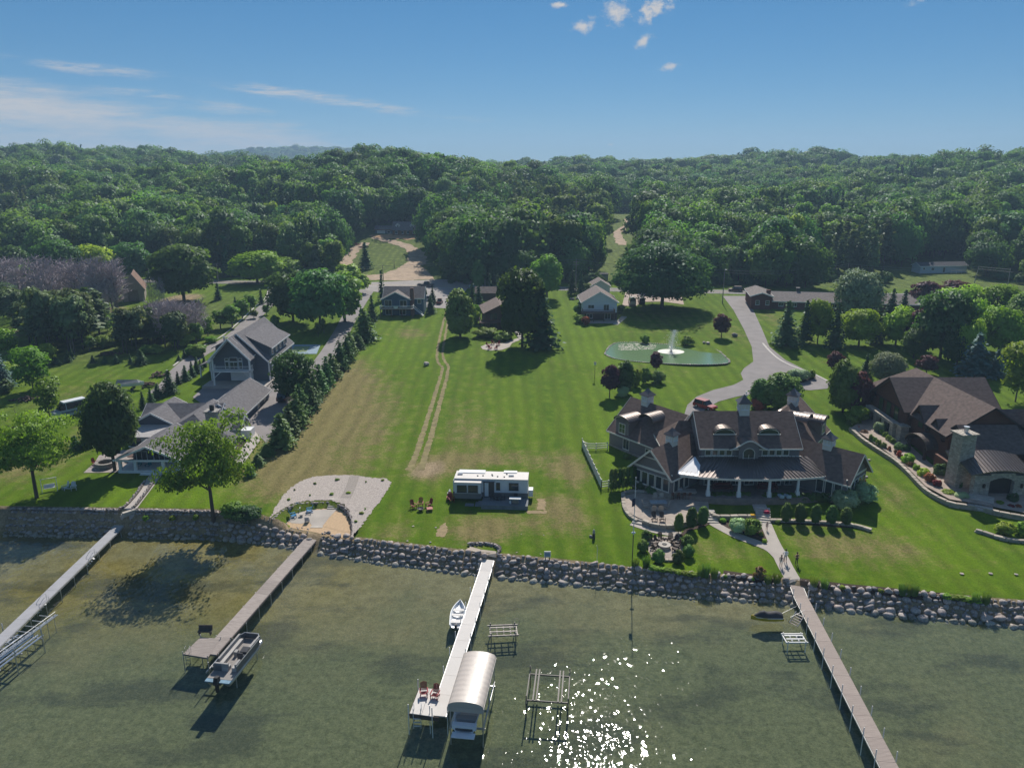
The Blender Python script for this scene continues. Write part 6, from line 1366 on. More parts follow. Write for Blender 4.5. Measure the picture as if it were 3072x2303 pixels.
m = MB(); m.slab([(24.15, 107.5, 6.02), (27.35, 106.4, 6.02), (28.1, 108.6, 6.92), (27.6, 110.2, 7.68)][::1], .03); H1.build(m, 'reflection_sheet', sheen_m, label='bright sheet standing for the reflection on the left end of the porch roof')  # added bright sheet, paints the white reflection of the left hip
m = MB()
for i in range(len(prof) - 1): m.bar((E0[i][0], E0[i][1] - .02, ze_ - .16), (E0[i+1][0], E0[i+1][1] - .02, ze_ - .16), .1, .3)
H1.build(m, 'trim', cream)
for cx2 in (28.95, 33.35, 37.8, 42.1):
    y_ = float(np.interp(cx2, [p[0] for p in prof], [p[1] for p in prof])) + .45
    m = MB(); m.cbox((cx2, y_, fl + .38), (.62, .62, .76), 0, 0, .85); m.lathe([(.26, .76), (.24, .9), (.2, 2.4), (.17, 2.62), (.24, 2.68), (.26, 2.86)], (cx2, y_, fl), 12); H1.build(m, 'column', white)
for i in range(7): at_wall(H1, (30.0 + i * 2.05, 110.46), 0, fl + .05, 1.5, 2.2, 2, 1, cream)
# ============================================================ the stone and timber house at the right edge
H2 = HB('timber_lodge', 'dark timber and stone house with steep brown roofs cut off by the right edge', 'house', (76, 120, 3.0))
tw = siding('dark_timber', (.13,.055,.035)); rf2 = shingle('umber_shingles', (.140,.106,.094)); st2 = veneer('pale_stone', (.34,.30,.25), (.52,.47,.40), 2.0); tt = M('dark_trim', (.05,.03,.025), .7)
b2 = Blk(H2, (76.4, 118.0), 90, 28.6, 12.6, 2.0, 8.8, 13.0, tw, rf2, tt, over=.9, rake=.6, hipB=4)
b1 = Blk(H2, (69.2, 136.0), 0, 15.4, 12.0, 2.2, 8.9, 12.95, tw, rf2, tt, over=.7, rake=.9)
b4 = Blk(H2, (77.0, 120.2), 0, 22, 8.2, 2.0, 8.0, 11.9, tw, rf2, tt, over=.8, rake=.9)
b5 = Blk(H2, (71.4, 117.4), 0, 8, 7.4, 2.0, 7.4, 10.2, tw, rf2, tt, over=.7, rake=.8)
for q_, L_q, W_q, e_q, r_q in (((70.0, 126.6), 6.5, 4.6, 8.0, 10.6), ((70.3, 121.6), 6.5, 4.0, 7.6, 9.8)):
    bq = Blk(H2, q_, 0, L_q, W_q, 2.0, e_q, r_q, tw, rf2, tt, over=.6, rake=.7); window(bq, 'A', 0, e_q - 1.3, 1.5, 1.3, 2, 1, tt, glass_g)
for i in range(3): window(b1, 'A', 3.6 - i * 3.0, 5.6, 1.7, 2.6, 1, 2, tt, glass_g)
m = MB()
for i, v in enumerate((4.9, 1.7, -1.5, -4.7)): p_ = b1.pt(-1.3, v, 0); m.cbox((p_[0], p_[1], 3.6), (1.1, 1.1, 4.2), 0)
m.cbox((67.9, 136.1, 5.85), (1.2, 11.0, .5), 0); H2.build(m, 'stone_base', st2)
m = MB(); m.cbox((68.35, 136.1, 4.1), (.5, 10.4, 3.2), 0); H2.build(m, 'window_band', glass)
m = MB(); m.cbox((68.6, 129.6, 3.6), (1.4, 1.6, 4.8), 0); m.cbox((68.6, 129.6, 6.05), (1.7, 1.9, .16), 0); H2.build(m, 'stone_pier', st2)
barrel(H2, (67.6, 123.0), 8, 6.0, 2.9, 1.75, 4.9, cop)
m = MB()
for x, y in ((68.0, 120.5), (68.0, 125.6)): m.box(x - .2, x + .2, y - .2, y + .2, 2, 5.0)
H2.build(m, 'post', tt)
m = MB(); m.slab([(68.3, 112.3, 4.9), (74.0, 113.2, 4.9), (73.6, 115.6, 6.9), (68.0, 114.9, 6.9)], .14); o = H2.build(m, 'metal_roof', cop); seams(H2, (68.3,112.3,4.92), (74,113.2,4.92), (68,114.9,6.92), (73.6,115.6,6.92), 10, cop, o)
m = MB(); m.box(68.2, 73.5, 113.3, 118, 2, 5.2); H2.build(m, 'wall', tw)
m = MB(); m.box(68.0, 73.4, 113.0, 113.3, 2, 3.4); H2.build(m, 'stone_base', st2)
ch = MB(); ch.cbox((68.2, 110.9, 6.4), (2.7, 2.3, 9.4), .2, 0, .9); ch.cbox((68.2, 110.9, 11.2), (3.0, 2.6, .2), .2); H2.build(ch, 'chimney', st2); m = MB(); m.lathe([(.32, 0), (.32, .8), (.42, .82), (.42, .9)], (68.3, 110.9, 11.3), 10); H2.build(m, 'flue', alu)
ch = MB(); ch.cbox((84.0, 117.0, 10.2), (3.2, 2.2, 4.4), 0); ch.cbox((84.0, 117.0, 12.5), (3.5, 2.5, .2), 0); H2.build(ch, 'chimney', st2); m = MB(); m.lathe([(.35, 0), (.35, 1.0)], (83.6, 117, 12.6), 10); m.lathe([(.25, 0), (.25, .7)], (84.3, 117, 12.6), 10); H2.build(m, 'flue', alu)
# low arched stone portico
m = MB(); yA, yB = 107.0, 111.5
for x0, x1 in ((68.4, 70.7), (74.3, 76.2)): m.box(x0, x1, yA, yA + 1.0, 2, 5.9)
arc = [(70.7 + (3.6) * k / 8, 5.0 + .55 * math.sin(PI * k / 8)) for k in range(9)]
for (xa, za), (xb, zb) in zip(arc, arc[1:]): m.add([(xa, yA, za), (xb, yA, zb), (xb, yA, 6.25), (xa, yA, 6.25), (xa, yA + 1, za), (xb, yA + 1, zb), (xb, yA + 1, 6.25), (xa, yA + 1, 6.25)], [(0,3,2,1),(4,5,6,7),(0,1,5,4),(1,2,6,5),(2,3,7,6),(3,0,4,7)])
H2.build(m, 'stone_portico', st2)
m = MB(); m.box(70.6, 74.4, yA + .7, yA + .85, 2, 5.3); H2.build(m, 'door', M('dark_door', (.025,.02,.02), .5))
m = MB(); ra = [(67.4 + 9.4 * k / 10, 6.15 + .75 * math.sin(PI * k / 10)) for k in range(11)]
for (xa, za), (xb, zb) in zip(ra, ra[1:]): m.slab([(xa, yA - .6, za), (xb, yA - .6, zb), (xb, yB, zb + 1.35), (xa, yB, za + 1.35)], .14)
o = H2.build(m, 'metal_roof', cop); m = MB()
for k in range(19): x = 67.5 + 9.2 * k / 18; z = 6.17 + .75 * math.sin(PI * (x - 67.4) / 9.4); m.bar((x, yA - .6, z), (x, yB, z + 1.35), .05, .1)
H2.build(m, 'seams', cop, o, kind='stuff')
m = MB(); m.box(76.2, 95, 110.2, 116.4, 2, 6.0); H2.build(m, 'wall', tw)
m = MB(); m.slab([(80.2, 108.6, 6.3), (96, 108.6, 6.3), (96, 116.2, 8.2), (80.2, 116.2, 8.2)], .14); o = H2.build(m, 'metal_roof', cop); seams(H2, (80.2,108.6,6.32), (96,108.6,6.32), (80.2,116.2,8.22), (96,116.2,8.22), 24, cop, o)
for lx in (69.8, 75.4): m = MB(); m.cbox((lx, yA - .15, 4.3), (.3, .25, .6)); H2.build(m, 'wall_lantern', tt)
window(b5, 'A', 0, 6.0, 1.4, 1.2, 1, 1, tt, glass_g); window(b2, 'L', 14.2, 6.6, 1.1, 1.3, 1, 1, tt, glass_g)
# ============================================================ the grey barn garage on the left
H3 = HB('barn_garage', 'grey two-storey barn garage with a white balcony and three white garage doors', 'garage', (-59, 172, 4.0))
gw = siding('slate_siding', (.105,.125,.155)); grf = shingle('grey_shingles', (.155,.148,.155))
zG = 4.6
bn = Blk(H3, (-59.1, 164.0), 90, 18.5, 12.6, 3.3, 9.1, 15.1, gw, grf, white, over=.4, rake=.5)
pj = Blk(H3, (-59.6, 161.9), 90, 3.0, 7.6, zG + 3.1, 10.9, 14.9, gw, grf, white, over=.35, rake=.6)
m = MB(); m.box(-66, -52.4, 159.6, 164.1, 3.2, zG + .02); m.box(-52.7, -51.0, 164.2, 181, 3.2, zG); H3.build(m, 'apron', MATS['concrete'])
garage_door(bn, 'A', -.3, zG + .1, 4.9, 3.0)
for d in (3.6, 9.2): garage_door(bn, 'R', d, zG + .1, 3.6, 3.2)
for w_, d_, z_, h_ in ((1.75, 0, 7.6, 1.9), (1.75, 0, 9.55, .95), (.85, 1.45, 7.9, 1.7), (.85, -1.45, 7.9, 1.7), (.85, 1.45, 9.7, .6), (.85, -1.45, 9.7, .6)): window(pj, 'A', d_, z_ - .1, w_, h_, 2 if w_ > 1 and h_ > 1 else 1, 1)
m = MB(); m.box(-63.7, -55.5, 160.1, 162.0, zG + 2.95, zG + 3.2); H3.build(m, 'balcony_floor', white)
m = MB()
for x0, y0, x1, y1 in ((-63.6, 160.2, -55.6, 160.2), (-63.6, 160.2, -63.6, 161.9), (-55.6, 160.2, -55.6, 161.9)):
    for z_ in (zG + 3.4, zG + 4.2): m.bar((x0, y0, z_), (x1, y1, z_), .08, .08)
    k = int(math.hypot(x1 - x0, y1 - y0) / .22)
    for i in range(k + 1): t_ = i / k; m.bar((x0 + (x1 - x0) * t_, y0 + (y1 - y0) * t_, zG + 3.4), (x0 + (x1 - x0) * t_, y0 + (y1 - y0) * t_, zG + 4.2), .03, .03)
H3.build(m, 'balcony_railing', white)
for x in (-63.5, -55.7): m = MB(); m.box(x - .16, x + .16, 160.1, 160.42, zG, 10.6); H3.build(m, 'post', white)
m = MB(); m.slab([(-64.3, 159.4, 10.2), (-54.9, 159.4, 10.2), (-54.9, 162, 10.2), (-64.3, 162, 10.2)], .05)
for sg in (-1, 1): m.bar((-59.6 + sg * 3.8, 160.26, zG + 1.9), (-59.6 + sg * 2.6, 160.26, zG + 3.0), .14, .14)
m2 = MB()
for sg in (-1, 1): m2.slab([(-59.6, 159.3, 15.05), (-59.6 + sg * 4.5, 159.3, 10.35), (-59.6 + sg * 4.5, 162.2, 10.35), (-59.6, 162.2, 15.05)], .16)
H3.build(m2, 'porch_roof', grf); m3 = MB()
for sg in (-1, 1): m3.bar((-59.6, 159.25, 14.9), (-59.6 + sg * 4.5, 159.25, 10.2), .08, .3); m3.bar((-59.6 + sg * 3.8, 160.26, zG + 1.7), (-59.6 + sg * 2.4, 160.26, zG + 2.95), .14, .14)
H3.build(m3, 'trim', white)
for sg in (-1, 1):
    x0 = -59.1 + sg * 5.9; m = MB(); m.add([(-59.1 + sg * 1.0, 166.5, 14.0), (x0, 166.5, 11.6), (x0, 166.5, 9.3), (-59.1 + sg * 1.0, 166.5, 9.3), (-59.1 + sg * 1.0, 180, 14.0), (x0, 180, 11.6), (x0, 180, 9.3), (-59.1 + sg * 1.0, 180, 9.3)], [(0,1,2,3),(7,6,5,4),(0,4,5,1),(1,5,6,2)]); H3.build(m, 'dormer_wall', gw)
    m = MB(); m.slab([(-59.1, 166.0, 14.75), (-59.1 + sg * 6.6, 166.0, 11.5), (-59.1 + sg * 6.6, 180.6, 11.5), (-59.1, 180.6, 14.75)] if sg > 0 else [(-59.1 + sg * 6.6, 166.0, 11.5), (-59.1, 166.0, 14.75), (-59.1, 180.6, 14.75), (-59.1 + sg * 6.6, 180.6, 11.5)], .18); H3.build(m, 'dormer_roof', grf)
    m = MB(); m.bar((-59.1 + sg * 6.65, 166, 11.35), (-59.1 + sg * 6.65, 180.6, 11.35), .06, .25); H3.build(m, 'trim', white)
    if sg > 0:
        for i in range(4): at_wall(H3, (x0, 168.4 + i * 3.1), PI / 2, 9.55, 1.3, 1.4, 1, 2)
m = MB(); m.slab([(-69.2, 166.5, 7.3), (-65.2, 166.5, 8.9), (-65.2, 178, 8.9), (-69.2, 178, 7.3)], .16); H3.build(m, 'lean_to_roof', grf)
for y in (166.8, 172, 177.6): m = MB(); m.box(-69.0, -68.75, y - .13, y + .13, zG, 7.25); H3.build(m, 'post', white)
m = MB()
for x, y in ((-65.4, 164), (-52.8, 164)): m.box(x - .12, x + .12, y - .12, y + .12, zG, 9.1)
H3.build(m, 'trim', white)
m = MB(); m.lathe([(.2, 0), (.2, .9), (.32, .92), (.32, 1.0)], (-64.2, 170, 12.2), 8); H3.build(m, 'vent_pipe', alu)
# ============================================================ the left lake house
H4 = HB('lake_house', 'low grey lake house with white trim, stone chimney and a white front porch', 'house', (-57, 130, 3.2))
z4_ = 2.6; ww_ = siding('blue_grey_siding', (.085,.095,.125)); k_ = dict(over=.45)
bA = Blk(H4, (-53.7, 136), 90, 17.6, 7.6, z4_, 5.6, 8.0, ww_, grf, white, **k_)
bB = Blk(H4, (-66.5, 136.4), 0, 13.5, 8.4, z4_, 5.5, 7.95, ww_, grf, white, **k_)
bC = Blk(H4, (-63.4, 130.4), 90, 9.5, 8.0, z4_, 5.9, 8.05, ww_, grf, white, **k_)
bD = Blk(H4, (-55.2, 124.5), 90, 13, 10.4, z4_, 5.5, 8.3, ww_, grf, white, hipA=4.2, **k_)
bF = Blk(H4, (-57.4, 118.9), 90, 7.0, 8.4, z4_ + .6, 5.3, 7.5, ww_, grf, white, over=.5, rake=.5)
m = MB(); m.slab([(-66.2, 125.4, 5.35), (-59.5, 125.4, 5.35), (-59.5, 130.6, 5.95), (-66.2, 130.6, 5.95)], .22); H4.build(m, 'flat_roof', M('pale_roof', (.40,.38,.37), .9)); m = MB(); m.box(-66.0, -59.6, 126.2, 130.5, z4_, 5.2); H4.build(m, 'wall', white)
for x in (-64.6, -61.8): at_wall(H4, (x, 126.2), 0, 3.3, 2.2, 1.9, 2, 1)
m = MB(); m.slab([(-70, 129.5, 4.7), (-66.4, 129.5, 5.9), (-66.4, 138, 5.9), (-70, 138, 4.7)], .16); H4.build(m, 'shed_roof', grf); m = MB(); m.box(-69.5, -66.4, 130, 137.6, z4_, 5.0); H4.build(m, 'wall', ww_)
m = MB(); m.box(-62.3, -52.5, 115.0, 119.0, 2.6, 3.45); H4.build(m, 'porch_floor', white)
m = MB(); m.slab([(-62.6, 114.6, 5.35), (-57.4, 114.6, 7.6), (-57.4, 119.2, 7.6), (-62.6, 119.2, 5.35)], .16); m.slab([(-57.4, 114.6, 7.6), (-52.2, 114.6, 5.35), (-52.2, 119.2, 5.35), (-57.4, 119.2, 7.6)], .16); H4.build(m, 'porch_roof', grf)
m = MB(); m.bar((-62.7, 114.55, 5.25), (-57.4, 114.55, 7.5), .08, .3); m.bar((-57.4, 114.55, 7.5), (-52.1, 114.55, 5.25), .08, .3); m.bar((-62.4, 115, 5.1), (-52.4, 115, 5.1), .2, .3); H4.build(m, 'trim', white)
for x in (-62.0, -59.6, -55.2, -52.8): m = MB(); m.box(x - .22, x + .22, 115.1, 115.5, 3.4, 5.0); H4.build(m, 'post', white)
for i in range(4): m = MB(); m.box(-58.6, -55.4, 114.9 - .35 * (i + 1), 114.9 - .35 * i, 2.3, 3.3 - .2 * i); H4.build(m, 'step', white)
for x in (-60.2, -57.4, -54.6): at_wall(H4, (x, 118.88), 0, 3.5, 1.8, 1.8, 2, 1)
ch = MB(); ch.cbox((-51.4, 127.3, 6.6), (1.9, 1.6, 5.6)); ch.cbox((-51.4, 127.3, 9.45), (2.3, 2.0, .2)); H4.build(ch, 'chimney', veneer('grey_stone', (.30,.28,.26), (.44,.42,.39), 3)); m = MB(); m.lathe([(.4, 0), (.4, .9), (.3, 1.0)], (-51.4, 127.3, 9.5), 8); H4.build(m, 'flue', M('black_metal', (.02,.02,.022), .5))
# bay on the lane side, glass gable, white fence box
m = MB(); bay = [(-50.2, 123.4), (-48.6, 123.0), (-47.4, 124.2), (-47.4, 126.2), (-48.6, 127.4), (-50.4, 127.6)]; m.prism(bay, z4_, 5.4); H4.build(m, 'bay_wall', ww_)
m = MB(); cb_ = (-50.2, 125.4, 7.2); ring = [(cb_[0] + (x - cb_[0]) * 1.18, cb_[1] + (y - cb_[1]) * 1.18, 5.3) for x, y in bay]
for a, b in zip(ring, ring[1:]): m.slab([a, b, cb_], .14)
H4.build(m, 'bay_roof', grf)
for (a, b) in zip(bay, bay[1:]):
    d = (b[0] - a[0], b[1] - a[1]); l_ = math.hypot(*d)
    if l_ > 1.2: at_wall(H4, ((a[0] + b[0]) / 2, (a[1] + b[1]) / 2), math.atan2(d[1], d[0]), 3.5, l_ * .78, 1.7, 2, 2)
sb = Blk(H4, (-48.4, 133.4), 180, 4, 4.6, z4_, 5.0, 6.6, white, grf, white, over=.3)
for d in (-1.0, 1.0): window(sb, 'A', d, 4.1, 1.6, 1.3, 1, 1)
window(bA, 'R', 14.5, 3.6, 1.1, 1.5, 1, 1); window(bA, 'R', 10.5, 3.6, 1.1, 1.5, 1, 1); window(bA, 'B', 0, 3.6, 1.6, 1.4, 2, 1)
m = MB()
for x0, y0, x1, y1 in ((-47.9, 130.2, -46.2, 130.2), (-46.2, 130.2, -46.2, 132.4), (-47.9, 132.4, -46.2, 132.4), (-47.9, 130.2, -47.9, 132.4)): m.bar((x0, y0, 3.8), (x1, y1, 3.8), .1, 2.2)
m.box(-47.9, -46.2, 130.2, 132.4, 4.75, 4.85); H4.build(m, 'white_enclosure', white)
# ============================================================ smaller houses up by the road
def deck(H_, x0, x1, y0, y1, z, zb, mat, rail, n=3, railh=.95):
    m = MB(); m.box(x0, x1, y0, y1, z - .2, z); H_.build(m, 'deck', mat)
    m = MB()
    for a, b in (((x0, y0), (x1, y0)), ((x0, y0), (x0, y1)), ((x1, y0), (x1, y1))):
        for zz_ in (z + .12, z + railh): m.bar((*a, zz_), (*b, zz_), .08, .08)
        k = max(2, int(math.hypot(b[0] - a[0], b[1] - a[1]) / .3))
        for i in range(k + 1): t_ = i / k; q = (a[0] + (b[0] - a[0]) * t_, a[1] + (b[1] - a[1]) * t_); m.bar((*q, z), (*q, z + railh), .05, .05)
    H_.build(m, 'railing', rail)
    for i in range(n): x = x0 + .15 + (x1 - x0 - .3) * i / (n - 1); m = MB(); m.box(x - .09, x + .09, y0 + .05, y0 + .23, zb, z - .2); H_.build(m, 'post', mat)
grey_rf = shingle('weathered_shingles', (.20,.175,.16))
# blue house with a white-railed deck
p = G(1196, 953); x_, y_, z_ = p; H5 = HB('blue_house', 'small blue house with a raised deck hung with a bunting fan', 'house', p); bw = siding('blue_siding', (.075,.13,.19))
bf = Blk(H5, (x_ - 1.2, y_ + 3.4), 90, 7, 8.4, z_ - .6, z_ + 5.1, z_ + 7.2, bw, grey_rf, white, over=.4); bm_ = Blk(H5, (x_ - 5.2, y_ + 9.4), 0, 12.2, 8, z_ - .6, z_ + 5.2, z_ + 8.0, bw, grey_rf, white, over=.4)
for d in (2.3, -2.3): window(bf, 'A', d, z_ + 2.65, 2.2, 2.1, 2, 1)
for d in (2.2, -2.0): window(bf, 'A', d, z_ + .3, 2.0, 1.6, 2, 1)
window(bm_, 'R', 10.9, z_ + 3.4, 1.2, 1.3, 1, 2); window(bm_, 'R', 8.6, z_ + 3.4, 1.2, 1.3, 1, 2)
ch = MB(); ch.cbox((x_ + 3.7, y_ + 4.4, z_ + 4.1), (1.1, .9, 8.4)); H5.build(ch, 'chimney', veneer('red_brick_chimney', (.18,.09,.07), (.26,.14,.11), 6))
deck(H5, x_ - 5.6, x_ + 4.3, y_ + .3, y_ + 3.4, z_ + 2.55, z_ - .3, M('red_brown_deck', (.16,.07,.05), .8), white, 4)
m = MB(); fan = [(x_ - .8, z_ + 3.4)] + [(x_ - .8 + .75 * math.cos(a), z_ + 3.4 + .75 * math.sin(a)) for a in np.linspace(PI, 2 * PI, 9)]; k = len(fan); m.add([(x, y_ + .2, z) for x, z in fan] + [(x, y_ + .24, z) for x, z in fan], [tuple(range(k)), tuple(range(2*k-1, k-1, -1))]); H5.build(m, 'bunting', white)
m = MB()
for i in range(8): m.box(x_ + 4.4 + i * .35, x_ + 4.75 + i * .35, y_ + 2.0, y_ + 3.2, z_ + 2.3 - i * .3, z_ + 2.45 - i * .3)
m.bar((x_ + 4.4, y_ + 2, z_ + 3.3), (x_ + 7.2, y_ + 2, z_ + 1.0), .08, .08); H5.build(m, 'deck_stairs', white)
# brown house with a dark deck, partly behind the tall maple
p = G(1490, 998); x_, y_, z_ = p; H6 = HB('brown_house', 'brown house with a dark wooden deck, half hidden by the tall maple', 'house', p); brw = siding('brown_siding', (.10,.062,.045))
b6 = Blk(H6, (x_ + 1.0, y_ + 4.2), 97, 13, 8.4, z_ - .6, z_ + 5.0, z_ + 7.0, brw, shingle('tan_brown_shingles', (.19,.15,.13)), M('brown_trim', (.12,.07,.05)), over=.7)
deck(H6, x_ - 4.8, x_ + 5.2, y_ + .4, y_ + 4.2, z_ + 2.7, z_ - .3, M('dark_red_deck', (.075,.034,.028), .8), MATS['dark_red_deck'], 5)
for d in (2, -1.6): window(b6, 'A', d, z_ + 2.9, 2.2, 1.9, 2, 1, MATS['brown_trim']); window(b6, 'A', d, z_ + .4, 2.2, 1.7, 2, 1, MATS['brown_trim'])
steps('stone steps from the brown deck down to the round patio', G(1566,1018), G(1552,998), 1.6, 4, G(1566,1018)[2], G(1552,998)[2] + .5, st_m)
# white house with a raised deck
p = G(1800, 968); x_, y_, z_ = p; H7 = HB('white_house', 'white gabled house with a raised brown deck facing the pond', 'house', p); wsd = siding('white_siding', (.62,.64,.66))
b7 = Blk(H7, (x_ + .3, y_ + 4.2), 90, 13, 10.2, z_ - .5, z_ + 5.4, z_ + 8.4, wsd, shingle('taupe_shingles', (.215,.18,.165)), white, over=.5, skirt=(M('dark_brick', (.10,.07,.06), .9), 2.7))  # base storey in one dark brown brick colour
window(b7, 'A', 2.6, z_ + 3.4, 1.9, 1.2, 2, 1); window(b7, 'A', -1.9, z_ + 2.8, 1.7, 1.9, 2, 1); window(b7, 'A', 3.0, z_ + .5, 1.8, 1.4, 2, 1, out=.08); window(b7, 'A', -2.4, z_ + .2, 1.8, 2.0, 2, 1, out=.08)
window(b7, 'R', 3.5, z_ + 3.3, 1.3, 1.3, 1, 2); window(b7, 'R', 8.5, z_ + 3.3, 1.3, 1.3, 1, 2)
deck(H7, x_ - 4.9, x_ + 4.4, y_ + 1.0, y_ + 4.2, z_ + 2.65, z_ - .3, M('grey_brown_deck', (.17,.115,.09), .85), MATS['grey_brown_deck'], 4)
pp_ = [(x_ - 5, y_ - 1.2), (x_ + 5.5, y_ - 1.0), (x_ + 5.8, y_ + 3), (x_ - 5, y_ + 3)]; drape('patio', pp_, MATS['concrete'], .06, 1.5)
steps('pale steps down the bank beside the white house', G(1846,974), G(1872,952), 1.6, 7, G(1846,974)[2], G(1872,952)[2] + .3, st_m)
p = G(1801, 884); x_, y_, z_ = p; H8 = HB('white_garage', 'small white gabled garage behind the white house', 'garage', p); Blk(H8, (x_, y_), 90, 8, 6.4, z_ - .4, z_ + 3.0, z_ + 4.9, wsd, MATS['taupe_shingles'], white, over=.4)
# long brick building
a, b = G(2302, 926), G(2640, 936); ang = math.degrees(math.atan2(b[1] - a[1], b[0] - a[0])); H9 = HB('brick_building', 'long low red-brick building with a grey roof beside the road', 'building', a); brick = veneer('red_brick', (.15,.050,.038), (.21,.078,.058), 5)
Lb = math.hypot(b[0] - a[0], b[1] - a[1]) + 14; c_, s_ = math.cos(R(ang)), math.sin(R(ang)); mid = (a[0] - s_ * 6, a[1] + c_ * 6)
b9 = Blk(H9, mid, ang, Lb, 12, a[2] - .6, a[2] + 2.7, a[2] + 4.6, brick, shingle('grey_brown_shingles', (.20,.175,.165)), white, over=.7)
e = (mid[0] - c_ * 6.6, mid[1] - s_ * 6.6); b9b = Blk(H9, (e[0] + c_ * 3.2 , e[1] + s_ * 3.2 - 7.5), 90 + ang, 15, 6.2, a[2] - .6, a[2] + 4.2, a[2] + 5.2, brick, MATS['grey_brown_shingles'], white, over=.5)
for d in (10, 22): q = b9.pt(d, 1.2, a[2] + 5.0); m = MB(); m.cbox(q, (.9, .9, 1.5), R(ang)); m.cbox((q[0], q[1], q[2] + .8), (1.2, 1.2, .15), R(ang)); H9.build(m, 'roof_vent', M('dark_vent', (.05,.05,.055), .6))
q = b9.pt(.2, -4, 0); ch = MB(); ch.cbox((q[0], q[1], a[2] + 2.6), (1.2, 1.2, 6.2), R(ang)); H9.build(ch, 'chimney', brick)
for i in range(9): window(b9, 'R', 4 + i * 4, a[2] + .9, 1.5, 1.2, 2, 1)
for d in (-1.8, 1.2): window(b9b, 'A', d, a[2] + 1.4, 1.2, 1.4, 1, 2)
# pale blue mobile home
a, b = G(2764, 820), G(2897, 817); H10 = HB('mobile_home', 'long pale blue mobile home under the pines at the right', 'house', a); ang = math.degrees(math.atan2(b[1] - a[1], b[0] - a[0])); Lb = math.hypot(b[0] - a[0], b[1] - a[1]); c_, s_ = math.cos(R(ang)), math.sin(R(ang))
b10 = Blk(H10, (a[0] - c_ * 1 - s_ * 2.4, a[1] - s_ * 1 + c_ * 2.4), ang, Lb + 1, 5.6, a[2] - .5, a[2] + 3.0, a[2] + 4.2, siding('pale_blue_siding', (.42,.50,.58)), M('dark_roof', (.06,.06,.07), .9, .2, 2), white, over=.3)
window(b10, 'R', 5.5, a[2] + 1.2, 1.4, 1.2, 1, 1); window(b10, 'R', 10.5, a[2] + .3, 1.1, 2.1, 1, 1); window(b10, 'R', 1.6, a[2] + 1.4, .8, 1.0, 1, 1)
q0, q1 = b10.pt(12.0, -5.2, 0), b10.pt(Lb - .5, -5.2, 0); m = MB(); m.bar((q0[0], q0[1], a[2] + .5), (q1[0], q1[1], a[2] + .5), .3, .12); m.bar((q0[0], q0[1], a[2] + 1.3), (q1[0], q1[1], a[2] + 1.3), .1, .1)
for t_ in (0, .33, .66, 1): qq = Vector(q0).lerp(Vector(q1), t_); m.bar((qq.x, qq.y, a[2] - .3), (qq.x, qq.y, a[2] + 1.3), .1, .1)
H10.build(m, 'deck_railing', white)
# house above the dirt lot
p = G(1212, 706); x_, y_, z_ = p; H11 = HB('hillside_house', 'house with two white dormers above the dirt lot at the wood edge', 'house', p)
b11 = Blk(H11, (x_ - 5.8, y_ + 4), 0, 13, 9, z_ - .5, z_ + 3.0, z_ + 6.6, siding('tan_siding', (.22,.13,.08)), shingle('slate_shingles', (.16,.14,.14)), M('rust_trim', (.28,.12,.06)), over=.6)
for d in (2.6, 10.0): q = b11.pt(d, -3.0, 0); dm = Blk(H11, (q[0], q[1]), 90, 3, 2.0, z_ + 3.4, z_ + 5.0, z_ + 6.1, wsd, MATS['slate_shingles'], white, over=.2); window(dm, 'A', 0, z_ + 3.9, .9, 1.0, 1, 2)
for d in (2, 5, 8, 11): window(b11, 'R', d, z_ + .8, 1.3, 1.5, 2, 1)
b11b = Blk(H11, (x_ - 15.5, y_ + 6), 0, 9.6, 6, z_ - .5, z_ + 2.8, z_ + 4.4, siding('grey_blue_siding', (.16,.20,.24)), MATS['slate_shingles'], MATS['rust_trim'], over=.5); garage_door(b11b, 'R', 3.2, z_, 4.2, 2.3); window(b11b, 'R', 7.2, z_ + .8, 1.5, 1.2)
for i in range(4): m = MB(); x = x_ - 5.4 + i * 4.2; m.box(x - .12, x + .12, y_ - 1.5, y_ - 1.26, z_ - .2, z_ + 2.6); H11.build(m, 'post', MATS['rust_trim'])
m = MB(); m.slab([(x_ - 6, y_ - 1.8, z_ + 2.6), (x_ + 7.4, y_ - 1.8, z_ + 2.6), (x_ + 7.4, y_ + .2, z_ + 3.3), (x_ - 6, y_ + .2, z_ + 3.3)], .14); H11.build(m, 'porch_roof', MATS['slate_shingles'])
# blue cottage behind the trees, old barn, small sheds
p = G(1492, 838); x_, y_, z_ = p; H12 = HB('blue_cottage', 'pale blue cottage showing between the trees behind the road', 'house', p); b12 = Blk(H12, (x_ - 4.6, y_ + 9), 0, 12, 9, z_ - .5, z_ + 5.6, z_ + 8.6, MATS['pale_blue_siding'], M('dark_slate', (.05,.055,.065), .8), white, over=.5)
f12 = Blk(H12, (x_ - 2, y_ + 2.6), 90, 6, 5.4, z_ - .5, z_ + 5.4, z_ + 8.0, MATS['pale_blue_siding'], MATS['dark_slate'], white, over=.4); window(f12, 'A', 0, z_ + 3.2, 1.6, 1.4, 2, 1); window(f12, 'A', 0, z_ + .5, 1.8, 1.8, 2, 1)
for d in (6.6, 9.6): window(b12, 'R', d, z_ + 3.2, 1.4, 1.4, 2, 1)
p = G(404, 904); x_, y_, z_ = p; H13 = HB('old_barn', 'weathered grey barn with a rust-brown roof behind the dead thicket', 'barn', p); b13 = Blk(H13, (x_, y_), 112, 13, 6.4, z_ - .4, z_ + 4.2, z_ + 9.0, siding('bleached_boards', (.36,.31,.28)), M('rusty_roof', (.19,.115,.085), .9, .3, .8), M('barn_trim', (.34,.30,.28)), over=.4)
m = MB(); q, r_ = b13.face('A', .2, z_); m.cbox((q[0], q[1], z_ + 1.9), (3.2, .12, 3.8), r_); H13.build(m, 'barn_door', M('dull_door', (.24,.20,.18), .9, .2))
